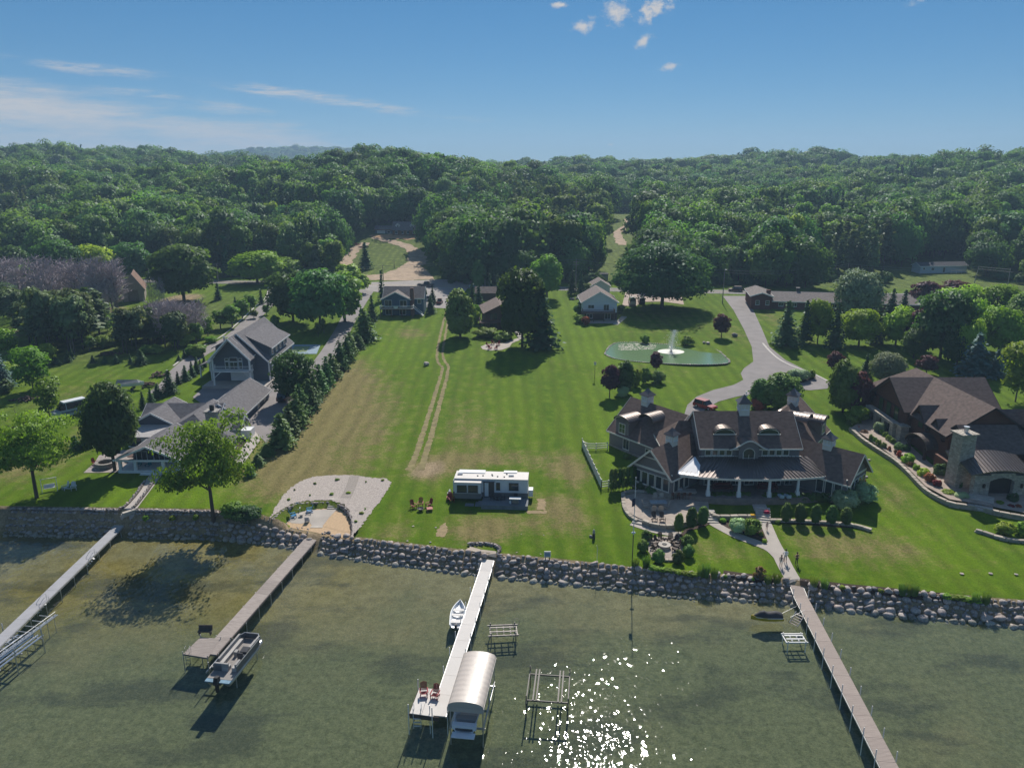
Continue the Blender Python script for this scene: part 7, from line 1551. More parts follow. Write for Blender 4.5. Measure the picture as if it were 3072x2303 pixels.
for i in range(11): q, r_ = b13.face('A', -3.0 + i * .6, z_); m = MB(); zt2 = z_ + 4.2 + (3.2 - abs(-3.0 + i * .6)) * 1.42; m.cbox((q[0], q[1], (z_ + zt2) / 2), (.07, .10, zt2 - z_), r_); H13.build(m, 'batten', MATS['barn_trim'])
p = G(474, 824); H14 = HB('small_shed', 'tiny pale shed at the wood edge left of the big tree', 'shed', p); Blk(H14, p[:2], 20, 4, 3.4, p[2] - .3, p[2] + 2.3, p[2] + 3.1, MATS['pale_blue_siding'], MATS['dark_roof'], white, over=.2)
p = G(1454, 900); H15 = HB('brown_shed', 'small brown shed with a tan roof near the parked van', 'shed', p); Blk(H15, (p[0] - 3, p[1] + 3), 0, 6.6, 5.4, p[2] - .3, p[2] + 2.5, p[2] + 4.0, brw, MATS['tan_brown_shingles'], MATS['brown_trim'], over=.5)
a, b = G(1766, 840), G(1824, 840); t = HB('roadside_wall', 'long low grey trailer-like shed behind the road under the trees', 'shed', a); m = MB(); m.box(a[0], b[0], a[1], a[1] + 2.6, a[2] - .3, a[2] + 2.2); t.build(m, 'wall', M('grey_panel', (.26,.25,.24), .8, .15, 1)); m = MB(); m.box(a[0] - .2, b[0] + .2, a[1] - .2, a[1] + 2.8, a[2] + 2.2, a[2] + 2.4); t.build(m, 'roof', MATS['dark_roof'])
# ------------------------------------------------------------------ boats and lifts
grey_vinyl = M('grey_vinyl', (.30,.29,.28), .7, .1, 2); cream_vinyl = M('cream_vinyl', (.40,.385,.37), .6, .08, 2); charcoal = M('charcoal_panel', (.05,.05,.055), .4, .1, 2); hullwhite = M('white_gelcoat', (.72,.74,.76), .3, .04, 1, spec=.5); black = M('black_rubber', (.018,.018,.02), .6, .15, 3); steel_l = M('pontoon_aluminium', (.50,.51,.53), .3, .08, 1.5, metal=.85)
def frame_dir(p0, p1): d = Vector(p1[:2]) - Vector(p0[:2]); return d, math.atan2(d.y, d.x) - PI / 2
# pontoon boat: local +y bow
a, b = PZ(657, 2030, 1.3), PZ(758, 1908, 1.3); d, ang = frame_dir(a, b); Lp = d.length
pb = thing('pontoon_boat', 'grey and cream pontoon boat raised on a lift beside the plank dock', 'boat', (a[0], a[1], 1.0), ang); hw = 1.3
for x in (-.95, 0, .95):
    m = MB(); m.tube([(x, -.1, -.32), (x, Lp - .9, -.32), (x, Lp - .2, -.2), (x, Lp + .1, -.02)], [.30, .30, .26, .06], 10); m.build('pontoon', steel_l, pb, smooth=True)
m = MB(); dk = [(-hw, 0), (hw, 0), (hw, Lp - .9), (.8, Lp), (-.8, Lp), (-hw, Lp - .9)]; m.prism(dk, -.02, .08); m.build('deck', M('deck_carpet', (.27,.25,.235), .9, .1, 3), pb)
fz = [(-hw + .05, 1.2), (-hw + .05, Lp - 1.0), (-.78, Lp - .12), (.78, Lp - .12), (hw - .05, Lp - 1.0), (hw - .05, 1.2)]
m = MB()
for p, q in zip(fz, fz[1:]): m.bar((*p, .42), (*q, .42), .06, .62)
m.bar((-hw + .05, 1.2, .42), (-.4, 1.2, .42), .06, .62); m.build('side_panel', M('boat_side', (.13,.13,.135), .35, .06, 1), pb)
m = MB()
for p, q in zip(fz, fz[1:]): m.bar((*p, .78), (*q, .78), .07, .07)
m.build('rail', steel_l, pb)
def seat(x0, x1, y0, y1, back=None, nm='seat'):
    m = MB(); m.box(x0, x1, y0, y1, .08, .5); m.build(nm, cream_vinyl, pb); m = MB()
    if back: m.box(*back, .5, .92); m.build('backrest', grey_vinyl, pb)
seat(-1.2, -.62, Lp - 3.0, Lp - .8, (-1.2, -1.0, Lp - 3.0, Lp - .6)); seat(.62, 1.2, Lp - 3.0, Lp - .8, (1.0, 1.2, Lp - 3.0, Lp - .6)); seat(-1.2, -.6, 2.0, 4.0, (-1.2, -1.0, 2.0, 4.0)); seat(-1.15, .3, 1.25, 1.85, (-1.15, .3, 1.25, 1.45)); seat(.65, 1.2, 1.3, 2.2, (.98, 1.2, 1.3, 2.2))
m = MB(); m.cbox((.85, 3.8, .55), (.75, .8, .95), 0, .1); m.build('console', charcoal, pb); m = MB(); m.cbox((.85, 3.0, .45), (.6, .6, .75)); m.cbox((.85, 2.75, 1.0), (.6, .15, .55)); m.build('helm_chair', charcoal, pb)
m = MB(); m.cbox((-.2, 3.9, .35), (.35, .5, .55)); m.build('table', grey_vinyl, pb)
m = MB(); m.cbox((0, -.45, .25), (.5, .65, .75), 0, -.15, .8); m.cbox((0, -.5, -.5), (.22, .35, 1.0)); m.build('outboard_motor', black, pb); m = MB(); m.box(-hw, hw, -.5, 0, -.05, .06); m.build('swim_platform', M('blue_swim_deck', (.16,.27,.36), .7), pb)
def boat_lift(label, org, ang, Wd, Ln, zb, mat, posts_top=1.6, beams=(.25, .75), cross=(.2, .8), name='boat_lift', bunk=True, wheel=False):
    t = thing(name, label, 'boat lift', (org[0], org[1], 0), ang)
    for x in (-Wd / 2, Wd / 2):
        for y in (Ln * .1, Ln * .9): m = MB(); m.tube([(x, y, -2.4), (x, y, posts_top)], .06, 6); m.build('post', mat, t)
        m = MB(); m.bar((x, 0, zb), (x, Ln, zb), .1, .14); m.build('side_beam', mat, t)
    for c_ in cross: m = MB(); m.bar((-Wd / 2, Ln * c_, zb - .1), (Wd / 2, Ln * c_, zb - .1), .1, .14); m.build('cross_beam', mat, t)
    if bunk:
        for b_ in beams: m = MB(); x = -Wd / 2 + Wd * b_; m.bar((x, Ln * .08, zb + .12), (x, Ln * .92, zb + .12), .14, .08); m.build('bunk', mat, t)
    if wheel: m = MB(); m.tube([(-Wd / 2 - .05, Ln * .95 + .42 * math.cos(a_), posts_top + .42 * math.sin(a_)) for a_ in np.linspace(0, 2 * PI, 15)], .025, 5); m.build('winch_wheel', mat, t)
    return t
o_ = PZ(655, 2020, .3)
boat_lift('metal lift carrying the pontoon boat', (o_[0] + .1, o_[1]), ang, 2.9, Lp * .8, .25, galv, 1.1)
# covered lift
a, b = PZ(1396, 2121, 2.9), PZ(1439, 1967, 2.9); d, ang = frame_dir(a, b); Lc = d.length; Wc = (Vector(PZ(1450,2126,2.9)) - Vector(PZ(1341,2117,2.9))).length
cl = thing('covered_boat_lift', 'boat lift with a long tan fabric canopy at the end of the white dock', 'boat lift', (a[0], a[1], 0), ang)
canvas, nt_, N_, L_, b_ = newmat('canopy_fabric'); b_.inputs['Base Color'].default_value = (.50,.44,.39,1); b_.inputs['Roughness'].default_value = .42; b_.inputs['Specular IOR Level'].default_value = .5
t_ = N_.new('ShaderNodeTexCoord').outputs['Object']; wv = N_.new('ShaderNodeTexWave'); wv.bands_direction = 'Y'; wv.inputs['Scale'].default_value = .42; wv.inputs['Distortion'].default_value = .6; L_.new(t_, wv.inputs['Vector']); bp_ = N_.new('ShaderNodeBump'); bp_.inputs['Distance'].default_value = .06; bp_.inputs['Strength'].default_value = .3
L_.new(nm(N_, L_, 'ADD', wv.outputs[0], tex_noise(N_, L_, t_, 1.6, 4, .6)), bp_.inputs['Height']); L_.new(bp_.outputs[0], b_.inputs['Normal'])
m = MB(); K = 12; J = 14
for j in range(J + 1):
    y = Lc * j / J
    for k in range(K + 1): a_ = PI * k / K; sag = .04 * math.sin(PI * 1.0 * (j % 2)); m.v.append((math.cos(a_) * Wc / 2, y, 2.85 + math.sin(a_) ** .8 * .62 - sag))
for j in range(J):
    for k in range(K): i = j * (K + 1) + k; m.f.append((i, i + 1, i + K + 2, i + K + 1)); m.mi.append(0)
m.build('canopy', canvas, cl, smooth=True); m = MB(); m.box(-Wc / 2, Wc / 2, -.03, .0, 2.38, 2.86); m.add([(math.cos(a_) * Wc / 2, .01, 2.85 + math.sin(a_) ** .8 * .62) for a_ in np.linspace(0, PI, 13)], [tuple(range(13))])
for sx in (-1, 1): m.box(sx * Wc / 2 - .015, sx * Wc / 2 + .015, 0, Lc, 2.45, 2.86)
m.build('valance', canvas, cl)
for x in (-Wc / 2 + .15, Wc / 2 - .15):
    for y in (.5, Lc * .5, Lc - .5): m = MB(); m.tube([(x, y, -2.5), (x, y, 2.9)], .06, 6); m.build('post', galv, cl)
    m = MB(); m.bar((x, .3, .25), (x, Lc - .3, .25), .12, .16); m.build('side_beam', galv, cl)
for y in (.8, Lc - .8): m = MB(); m.bar((-Wc/2, y, .1), (Wc/2, y, .1), .12, .16); m.build('cross_beam', galv, cl)
def hull_mesh(L, B, D, n=11, fine=1.6, stern=.86, thick=.08, mat=None, name='hull'):
    m = MB(); rows = []
    for i in range(n + 1):
        t = i / n; w = B / 2 * (stern + (1 - stern) * min(1, t * 3)) * (1 - max(0, (t - .45) / .55) ** fine); sh = D * (1 + .22 * t ** 2); w = max(w, .015); kz = .35 * D * max(0, (t - .6) / .4) ** 2
        rows.append([(-w, t * L, sh), (-w * .82, t * L, D * .35 + kz), (0, t * L, kz), (w * .82, t * L, D * .35 + kz), (w, t * L, sh), (w - min(thick, w * .8), t * L, sh), (w * .66, t * L, D * .42 + kz), (0, t * L, D * .3 + kz), (-w * .66, t * L, D * .42 + kz), (-w + min(thick, w * .8), t * L, sh)])
    for r in rows: m.v += r
    for i in range(n):
        for k in range(10): m.f.append((i*10+k, i*10+(k+1) % 10, (i+1)*10+(k+1) % 10, (i+1)*10+k)); m.mi.append(0)
    m.f += [(0,1,2,3,4,5,6,7,8,9), tuple(n*10 + k for k in range(9, -1, -1))]; m.mi += [0, 0]; return m
bo = thing('motor_boat', 'white motor boat tucked under the tan canopy, blue-white stern showing', 'boat', (a[0] + math.sin(-ang) * -.9, a[1] - .7, .45), ang)
hull_mesh(7.2, 2.35, 1.05).build('hull', hullwhite, bo, smooth=False); m = MB(); m.box(-1.1, 1.1, -.02, .5, .62, 1.05); m.build('stern_deck', hullwhite, bo); m = MB(); m.box(-.8, .8, -.05, -.02, .55, .78); m.build('stern_panel', charcoal, bo); m = MB(); m.box(-1.05, 1.05, -.75, -.03, .3, .38); m.build('swim_platform', hullwhite, bo); m = MB(); m.box(-.9, .9, 1.0, 1.6, .4, .95); m.build('seat', cream_vinyl, bo)
# rowing boat
a, b = PZ(1368, 1880, .35), PZ(1381, 1806, .35); d, ang = frame_dir(a, b); Lr = d.length; rb = thing('row_boat', 'small white open boat moored on the left of the white dock', 'boat', (a[0], a[1], .02), ang)
hull_mesh(Lr, 1.75, .62, fine=2.0).build('hull', hullwhite, rb)
for y, l_ in ((.18, .6), (.44, .42), (.64, .42)): m = MB(); m.box(-.72, .72, Lr * y - l_ / 2, Lr * y + l_ / 2, .42, .50); m.build('bench', M('pale_bench', (.62,.60,.57), .6), rb)
m = MB(); m.cbox((0, -.22, .55), (.32, .4, .5), 0, -.1, .8); m.build('outboard_motor', charcoal, rb)
# small watercraft lift, empty cradle lift, jet ski
a = PZ(1463, 1893, .3); boat_lift('small dark watercraft lift right of the white dock', a, R(-86), 2.0, 3.4, .35, M('weathered_steel', (.24,.22,.21), .6, .25, 3, metal=.3), .7, (.3, .7), (.08, .3, .52, .74, .95), wheel=True)
a = PZ(1640, 2122, .5); b = PZ(1651, 2010, .5); d, ang = frame_dir(a, b); boat_lift('empty dark boat lift standing alone in the water', (a[0], a[1]), ang, 4.0, d.length, .75, darksteel, 1.3, (.16, .24, .76, .84), (.12, .82), bunk=True)
a = PZ(2352, 1862, .2); js = thing('jet_ski', 'covered dark jet ski with a yellow hull beside the long brown dock', 'jet ski', (a[0] - .2, a[1], .25), R(92)); js.rotation_euler[2] = R(90)
jm = hull_mesh(3.6, 1.2, .6, fine=1.8, stern=.9); jm.build('hull', M('yellow_hull', (.42,.33,.02), .35, .08, 1), js)
m = MB(); K = 10
for j in range(9):
    t = j / 8; w = .55 * (1 - max(0, (t - .5) / .5) ** 2 * .85); hh_ = (.35, .55, .62, .55, .5, .72, .62, .32, .12)[j]
    for k in range(K + 1): a_ = PI * k / K; m.v.append((math.cos(a_) * w, .1 + t * 3.3, .58 + math.sin(a_) * hh_))
for j in range(8):
    for k in range(K): i = j * (K + 1) + k; m.f.append((i, i + 1, i + K + 2, i + K + 1)); m.mi.append(0)
m.build('cover', M('dark_cover', (.045,.045,.05), .7, .2, 3), js, smooth=True); m = MB(); m.tube([(math.cos(q) * .58, .1 + 3.3 * s_, .60) for q, s_ in ((0, 0), (0, .5), (.9, .85), (PI/2, 1), (PI - .9, .85), (PI, .5), (PI, 0))], .035, 5); m.build('bumper', hullwhite, js)
for mb_ in (): pass
a = PZ(2416, 1917, .3); boat_lift('small white pipe lift on the left of the long brown dock', a, R(90), 1.6, 2.4, .45, whitep, .62, (.3, .7), (.05, .35, .65, .95))
a = PZ(2395, 1850, .8); t = thing('boarding_stairs', 'pale folded stairs hung on the long brown dock above the jet ski', 'steps', a, R(-50))
for k in range(5): m = MB(); m.box(-.5, .5, .25 * k - .9, .25 * k - .72, .18 * k - .6, .18 * k - .55); m.build('tread', M('bleached_tread', (.40,.34,.30), .8), t)
for sx in (-.52, .52): m = MB(); m.bar((sx, -.95, -.65), (sx, .4, .35), .05, .1); m.tube([(sx, -.9, -.6), (sx - .6, -1.6, .6), (sx, .3, 1.0)], .02, 5); m.build('stringer', galv, t)
# long roller rails of the grey dock
a, b = PZ(165, 1845, .6), PZ(-60, 2010, .6); d, ang = frame_dir(a, b); t = thing('rail_lift', 'long aluminium boat rail frame alongside the grey dock', 'boat lift', (a[0], a[1], 0), ang); Lq = d.length
for x in (-.1, -.35): m = MB(); m.tube([(x, 0, .72), (x, Lq, .72)], .07, 6); m.build('rail', alu, t)
for k in range(13): m = MB(); y = .4 + k * 1.05; m.bar((-.3, y, .62), (1.7, y, .62), .07, .08); m.tube([(-.2, y, -2), (-.2, y, .9)], .04, 5); m.build('cross_beam', alu, t)
m = MB(); m.tube([(-.2, .1, 1.15), (-.2, Lq, 1.15)], .03, 5); m.build('handrail', alu, t)
a, b = PZ(122, 1905, .4), PZ(-20, 2010, .4); d, ang = frame_dir(a, b); t = thing('bunk_lift', 'wide aluminium lift of parallel bunks at the end of the grey dock', 'boat lift', (a[0], a[1], 0), ang)
for k in range(9): m = MB(); m.tube([(-.3 + k * .55 - .0, .1 * k, .45), (-.3 + k * .55, 9, .45)], .10, 6); m.build('bunk', M('bright_aluminium', (.62,.62,.63), .28, .08, 2, metal=.8), t)
for y in (.4, 3.2, 6): m = MB(); m.bar((-.6, y, .3), (4.6, y, .3), .12, .14); m.build('cross_beam', alu, t)
for x, y in ((-.5, .3), (-.5, 4), (4.5, .3)): m = MB(); m.tube([(x, y, -2.4), (x, y, 1.5)], .06, 6); m.build('post', alu, t)
# ------------------------------------------------------------------ chairs, tables, fires
def adirondack(name, label, col, rockers=False):
    t = thing(name, label, 'chair'); mat = M('chair_' + name + str(col), col, .6, .12, 3)
    m = MB()
    for i in range(6): m.cbox((0, -.30 + i * .105, .40 - i * .02), (.54, .09, .025), 0, -.18)
    m.build('seat', mat, t); m = MB()
    for i in range(6): x = -.24 + i * .096; hh_ = .78 + .12 * (1 - abs(i - 2.5) / 2.5); m.cbox((x * 1.1, .36 + .1, .35 + hh_ / 2), (.085, .025, hh_), 0, -.32)
    m.build('backrest', mat, t)
    for sx in (-1, 1):
        m = MB(); m.cbox((sx * .36, .02, .60), (.13, .78, .03)); m.build('armrest', mat, t)
        m = MB(); m.cbox((sx * .33, -.34, .29), (.05, .10, .60)); m.build('leg', mat, t); m = MB(); m.bar((sx * .30, -.36, .36), (sx * .30, .55, .03), .04, .12); m.build('leg', mat, t)
    return t
def place(proto, used, px, py, rz, label, z=None, group=None, p=None):
    p = p or (G(px, py) if z is None else PZ(px, py, z)); p = (p[0], p[1], p[2] + .02)
    if not used: proto.location = p; proto.rotation_euler = (0, 0, rz); proto['label'] = label; used.append(1); r = proto
    else: r = dup(proto, p, rz, label)
    if group: r['group'] = group
    return r
red = adirondack('red_chair', '', (.24,.018,.025)); U = []
place(red, U, 1272, 2086, R(8), 'dark red chair on the white dock platform, left of two', .66, 'red chairs on the white dock'); place(red, U, 1305, 2092, R(-14), 'dark red chair on the white dock platform, right of two', .66, 'red chairs on the white dock')
place(red, U, 1241, 1524, R(38), 'dark red chair left of the fire bowl near the trailer', group='red chairs round the fire bowl'); place(red, U, 1262, 1518, R(0), 'dark red chair behind the fire bowl near the trailer', group='red chairs round the fire bowl'); place(red, U, 1287, 1520, R(-42), 'dark red chair right of the fire bowl near the trailer', group='red chairs round the fire bowl')
for i, (x, y, a_) in enumerate([(1465,1040,60),(1478,1034,20),(1495,1036,-30),(1470,1047,140),(1488,1048,200)]): place(red, U, x, y, R(a_), f'{ORD[i]} red chair from the left on the small round patio', group='red chairs on the round patio')
wh = adirondack('white_chair', '', (.68,.69,.70)); U = []
place(wh, U, 197, 1468, R(-35), 'white chair on the left lawn, left of two', group='white chairs on the left lawn'); place(wh, U, 222, 1469, R(25), 'white chair on the left lawn, right of two', group='white chairs on the left lawn'); place(wh, U, 893, 1533, R(15), 'pale grey chair in the sunken sitting area', PIT_Z)
teal = adirondack('teal_chair', '', (.02,.22,.24)); U = []; place(teal, U, 418, 1403, R(10), 'teal chair on the terrace, left of two', group='teal chairs on the terrace'); place(teal, U, 446, 1404, R(-8), 'teal chair on the terrace, right of two', group='teal chairs on the terrace')
blue = adirondack('blue_chair', '', (.03,.24,.48)); U = []; place(blue, U, 880, 1552, R(120), 'bright blue chair in the sitting area, left of two', PIT_Z, 'blue chairs in the sitting area'); place(blue, U, 928, 1537, R(-75), 'bright blue chair in the sitting area, right of two', PIT_Z, 'blue chairs in the sitting area')
brn = adirondack('brown_chair', '', (.07,.04,.03)); U = []
for x, y, l in ((612,1075,'left of two dark rocking chairs at the front of the grill patio'),(668,1078,'right of two dark rocking chairs at the front of the grill patio')): q = Z4(x, y); place(brn, U, q[0], q[1], R(5), l, patio_z, 'dark chairs at the front of the patio')
for i, (x, y, a_) in enumerate([(610,1262,80),(635,1240,40),(660,1222,15),(720,1225,-20),(752,1238,-50),(765,1262,-90),(760,1285,-120),(625,1290,120)]): q = Z4(x, y); place(brn, U, q[0], q[1], R(a_), f'{ORD[i]} chair clockwise round the fire pit, from the left', group='chairs round the fire pit')
pale = adirondack('pale_chair', '', (.42,.37,.31)); U = []
for i, (x, y, a_) in enumerate([(553,985,90),(605,1012,180),(650,1012,180),(690,990,-90),(620,940,0),(665,942,0)]): q = Z4(x, y); place(pale, U, q[0], q[1], R(a_), f'{ORD[i]} pale chair round the patio dining table, from the left', patio_z, 'pale chairs at the dining table')
q = Z4(640, 975); p = PZ(q[0], q[1], patio_z); t = thing('dining_table', 'grey-blue dining table on the grill patio', 'table', p); m = MB(); m.box(-1.2, 1.2, -.6, .6, .70, .76); m.build('table_top', M('table_grey', (.34,.37,.39), .5), t)
for sx in (-1, 1):
    for sy in (-.45, .45): m = MB(); m.box(sx - .05, sx + .05, sy - .05, sy + .05, 0, .7); m.build('leg', MATS['table_grey'], t)
q = Z4(682, 1262); p = G(*q); t = thing('fire_pit', 'round stone fire table in the middle of the chairs', 'fire pit', p); m = MB(); m.lathe([(.75, 0), (.75, .42), (.85, .44), (.85, .5), (.35, .5), (.35, .44), (0.01, .44)], (0,0,0), 20); m.build('ring', st_m, t); m = MB(); m.lathe([(.3, .44), (.2, .52), (.01, .55)], (0,0,0), 8); m.build('embers', black, t)
p = G(1262, 1532); t = thing('fire_bowl', 'black round fire bowl between the red chairs', 'fire pit', p); m = MB(); m.lathe([(.2, .1), (.42, .25), (.5, .42), (.44, .42), (.3, .3), (.01, .25)], (0,0,0), 14); m.build('bowl', black, t)
for k in range(3): m = MB(); a_ = k * 2.1; m.bar((.3 * math.cos(a_), .3 * math.sin(a_), .25), (.42 * math.cos(a_), .42 * math.sin(a_), 0), .04); m.build('leg', black, t)
p = G(1289, 1531); t = thing('side_table', 'low reddish box table by the red chairs', 'table', p, .2); m = MB(); m.box(-.42, .42, -.42, .42, .33, .40); m.build('table_top', M('red_wood', (.34,.10,.08), .6), t)
for sx in (-.34, .34):
    for sy in (-.34, .34): m = MB(); m.box(sx - .04, sx + .04, sy - .04, sy + .04, 0, .33); m.build('leg', MATS['red_wood'], t)
q = Z4(790, 905); p = PZ(q[0], q[1], patio_z); t = thing('grill_island', 'long stone grill counter at the back of the patio', 'counter', p, R(-4)); m = MB(); m.box(-2.2, 2.2, -.5, .5, 0, .95); m.build('base', stone_b, t); m = MB(); m.box(-2.35, 2.35, -.75, .6, .95, 1.05); m.build('counter_top', M('granite', (.42,.38,.34), .5, .2, 6), t); m = MB(); m.box(-.6, .3, -.1, .5, 1.05, 1.35); m.build('grill_hood', alu, t)
for i in range(4): b_ = thing('bar_stool', f'{ORD[i]} dark bar stool along the grill counter', 'stool', (p[0] - 1.3 + i * .85, p[1] - 1.0, patio_z), 0, 'stools at the grill counter'); m = MB(); m.cbox((0, 0, .7), (.4, .4, .07)); m.build('seat', M('stool_wood', (.12,.05,.035), .6), b_); m = MB(); m.cbox((0, -.18, .95), (.4, .05, .4)); m.build('backrest', MATS['stool_wood'], b_); [MB().box(sx - .025, sx + .025, sy - .025, sy + .025, 0, .68).build('leg', MATS['stool_wood'], b_) for sx in (-.16, .16) for sy in (-.16, .16)]
for i in range(2):
    q = Z4(1488 + 48 * i, 912); p = PZ(q[0], q[1], fl); t = thing('lounger', ['left','right'][i] + ' pale blue lounger at the front of the porch', 'lounger', p, R(90), 'loungers on the porch'); m = MB(); m.box(-.9, .6, -.3, .3, .28, .38); m.build('seat', M('pale_blue_cushion', (.40,.52,.60), .7), t); m = MB(); m.cbox((-1.0, 0, .55), (.08, .6, .5)); m.build('backrest', MATS['pale_blue_cushion'], t); [MB().box(sx - .04, sx + .04, sy - .04, sy + .04, 0, .28).build('leg', MATS['dark_wood'], t) for sx in (-.8, .5) for sy in (-.25, .25)]
for i, x in enumerate((1085, 1400)):
    q = Z4(x, 855); p = PZ(q[0], q[1], fl); t = thing('sofa', ['left','right'][i] + ' dark red cushioned sofa on the porch', 'sofa', p, 0, 'red sofas on the porch'); rm = M('dark_red_cushion', (.12,.012,.016), .8); m = MB(); m.box(-1.3, 1.3, -.4, .4, .2, .5); m.build('seat', rm, t); m = MB(); m.box(-1.3, 1.3, .25, .45, .5, .95); m.build('backrest', rm, t); [MB().box(sx - .12, sx + .12, -.4, .4, .2, .7).build('armrest', rm, t) for sx in (-1.4, 1.4)]; [MB().box(sx - .05, sx + .05, -.35, -.25, 0, .2).build('leg', MATS['dark_wood'], t) for sx in (-1.2, 1.2)]
q = G(*Z4(1295, 1062)); t = tag(MB().cbox((0, 0, .62), (.62, .50, .07)).cbox((0, -.27, .2), (.62, .04, .85)).build('towel', M('yellow_towel', (.55,.30,.01), .9, .1, 3)), 'bright yellow towel hung over the garden wall by the steps', 'towel'); t.location = (q[0], q[1] - .15, q[2] + .12)
q = G(*Z4(1395, 1048)); t = thing('beach_bag', 'crimson beach bag on the wall beside the garden steps', 'bag', (q[0], q[1], q[2] + .5)); m = MB(); m.lathe([(.25, 0), (.38, .15), (.34, .4), (.28, .45)], (0,0,0), 10, 1.2, .8); m.build('body', M('crimson_cloth', (.30,.01,.06), .8), t); m = MB(); m.tube([(-.2, 0, .42), (-.12, 0, .7), (.12, 0, .7), (.2, 0, .42)], .025, 5); m.build('handle', MATS['crimson_cloth'], t)
# ------------------------------------------------------------------ the trailer home
a, b = G(1360, 1497), G(1583, 1502); d = Vector(b[:2]) - Vector(a[:2]); ang = math.atan2(d.y, d.x); Lt = d.length; Wt = 2.9; zt0 = .55
tr = thing('trailer_home', 'long white park trailer with a slide-out and a wooden deck', 'trailer', a, ang); tw_ = M('trailer_white', (.62,.64,.66), .45, .05, 1.5); troof = M('trailer_roof', (.60,.565,.53), .6, .06, 1); tgrey = M('trailer_grey_band', (.16,.155,.15), .5, .08, 1.5); tblue = M('trailer_frame', (.12,.16,.24), .5)
m = MB(); pr = [(0, zt0), (Lt, zt0), (Lt, 3.3), (.35, 3.3), (0, 2.9)]; k = len(pr); m.add([(x, 0, z) for x, z in pr] + [(x, Wt, z) for x, z in pr], [tuple(range(k)), tuple(range(2*k-1, k-1, -1))] + [(i, i+k, (i+1) % k + k, (i+1) % k) for i in range(k)]); m.build('body', tw_, tr)
m = MB(); m.box(.2, Lt + .04, -.05, Wt + .05, 3.305, 3.42); m.build('roof', troof, tr)
m = MB(); m.box(-.03, Lt + .03, -.035, Wt + .03, zt0 + .02, zt0 + .72); m.build('lower_band', tgrey, tr)
m = MB(); m.box(.35, 4.25, -.95, .05, .62, 3.08); sl = m.build('slide_out', tw_, tr); m = MB(); m.box(.3, 4.3, -1.0, 0, 3.085, 3.17); m.build('roof', troof, sl); m = MB(); m.box(.33, 4.27, -.985, -.94, .60, 1.42); m.build('lower_band', tgrey, sl)
def tw_in(x0, x1, z0, z1, y, par, fr=None):
    w_, p_ = window_mesh(x1 - x0, z1 - z0, 1, 1, fr or M('window_black', (.03,.03,.035), .4), glass, .06); o = obj('window', w_, par); o.location = ((x0 + x1) / 2, y, z0); obj('pane', p_, o)
tw_in(.72, 2.15, 1.62, 2.72, -.955, sl); tw_in(2.38, 3.8, 1.62, 2.72, -.955, sl)
tw_in(6.45, 7.0, 1.75, 2.85, -.03, tr); tw_in(8.35, 9.75, 1.75, 2.85, -.03, tr)
m = MB(); m.box(4.55, 6.15, -.04, .0, .6, 2.95); m.build('door', M('dark_screen', (.07,.065,.065), .4), tr); m = MB(); m.box(4.72, 5.3, -.07, -.04, .66, 2.8); m.build('door', tw_, tr, label='white inner panel of the sliding door'); m = MB(); m.bar((4.45, -.06, 3.02), (6.3, -.06, 3.02), .08, .1); m.build('awning_rail', tblue, tr)
m = MB(); m.box(.6, 4.6, 2.0, Wt + .3, 3.43, 3.52); m.box(7.4, 9.4, 2.4, Wt + .3, 3.43, 3.52); m.build('slide_topper', tw_, tr)
for x, y in ((.9, 1.5), (8.6, 1.3)): m = MB(); m.cbox((x, y, 3.5), (.75, .5, .14), .1); m.build('roof_hatch', M('hatch_blue', (.14,.18,.24), .4), tr)
for x, y in ((3.6, 1.0), (4.4, 1.1), (5.8, 1.2), (6.6, .9), (5.7, 1.6), (7.9, 1.9), (7.6, .8)): m = MB(); m.lathe([(.12, 0), (.12, .1), (.05, .14)], (x, y, 3.42), 8); m.build('roof_vent', tgrey, tr)
for x in (3.4, 4.6): m = MB(); m.tube([(x, .2, .35), (x, .5, .35)], .36, 14); w_ = m.build('wheel', black, tr)
m = MB(); m.box(Lt + .1, Lt + .75, .4, 1.6, .6, 1.6); m.build('tank_cover', hullwhite, tr)
for x in (.5, 2.5, 5, 7.5, 9.8): m = MB(); m.box(x - .1, x + .1, .3, .5, -.1, zt0); m.build('support', tgrey, tr)
dk = thing('trailer_deck', 'grey wooden deck with steps in front of the trailer', 'deck', a, ang); dwm = M('grey_blue_deck', (.17,.19,.205), .8, .2, 1.5, .4, 9, stretch=(1, 6, 1))
for i in range(17): m = MB(); m.box(4.5, Lt + .15, -3.0 + i * .172, -3.0 + i * .172 + .16, .50, .55); m.build('plank', dwm, dk)
m = MB(); m.box(4.5, Lt + .15, -3.02, -2.96, -.1, .49); m.box(4.5, 4.56, -2.95, -.05, -.1, .49); m.build('skirt', dwm, dk)
for k in range(2): m = MB(); m.box(3.9 - .4 * k, 4.49 - .4 * k + (0 if k == 0 else -.2), -2.4, -1.0, 0, .34 - .18 * k); m.build('step', dwm, dk)
m = MB(); m.box(2.0, 3.3, -2.3, -1.4, 0, .07); m.build('door_mat', dwm, dk)
def loc2(o, x, y): c, s = math.cos(ang), math.sin(ang); return (a[0] + c * x - s * y, a[1] + s * x + c * y, a[2] + .55)
t = thing('grill', 'long grill with a white folded side table at the corner of the trailer deck', 'grill', loc2(0, 9.3, -2.2), ang); m = MB(); m.box(-.75, .95, -.35, .35, .78, .92); m.build('counter', hullwhite, t); m = MB(); m.box(-.3, .6, -.3, .3, .1, .78); m.build('cabinet', tgrey, t); m = MB(); m.lathe([(.15, 0), (.17, .3), (.1, .45)], (-.6, 0, 0), 10); m.build('gas_bottle', hullwhite, t)
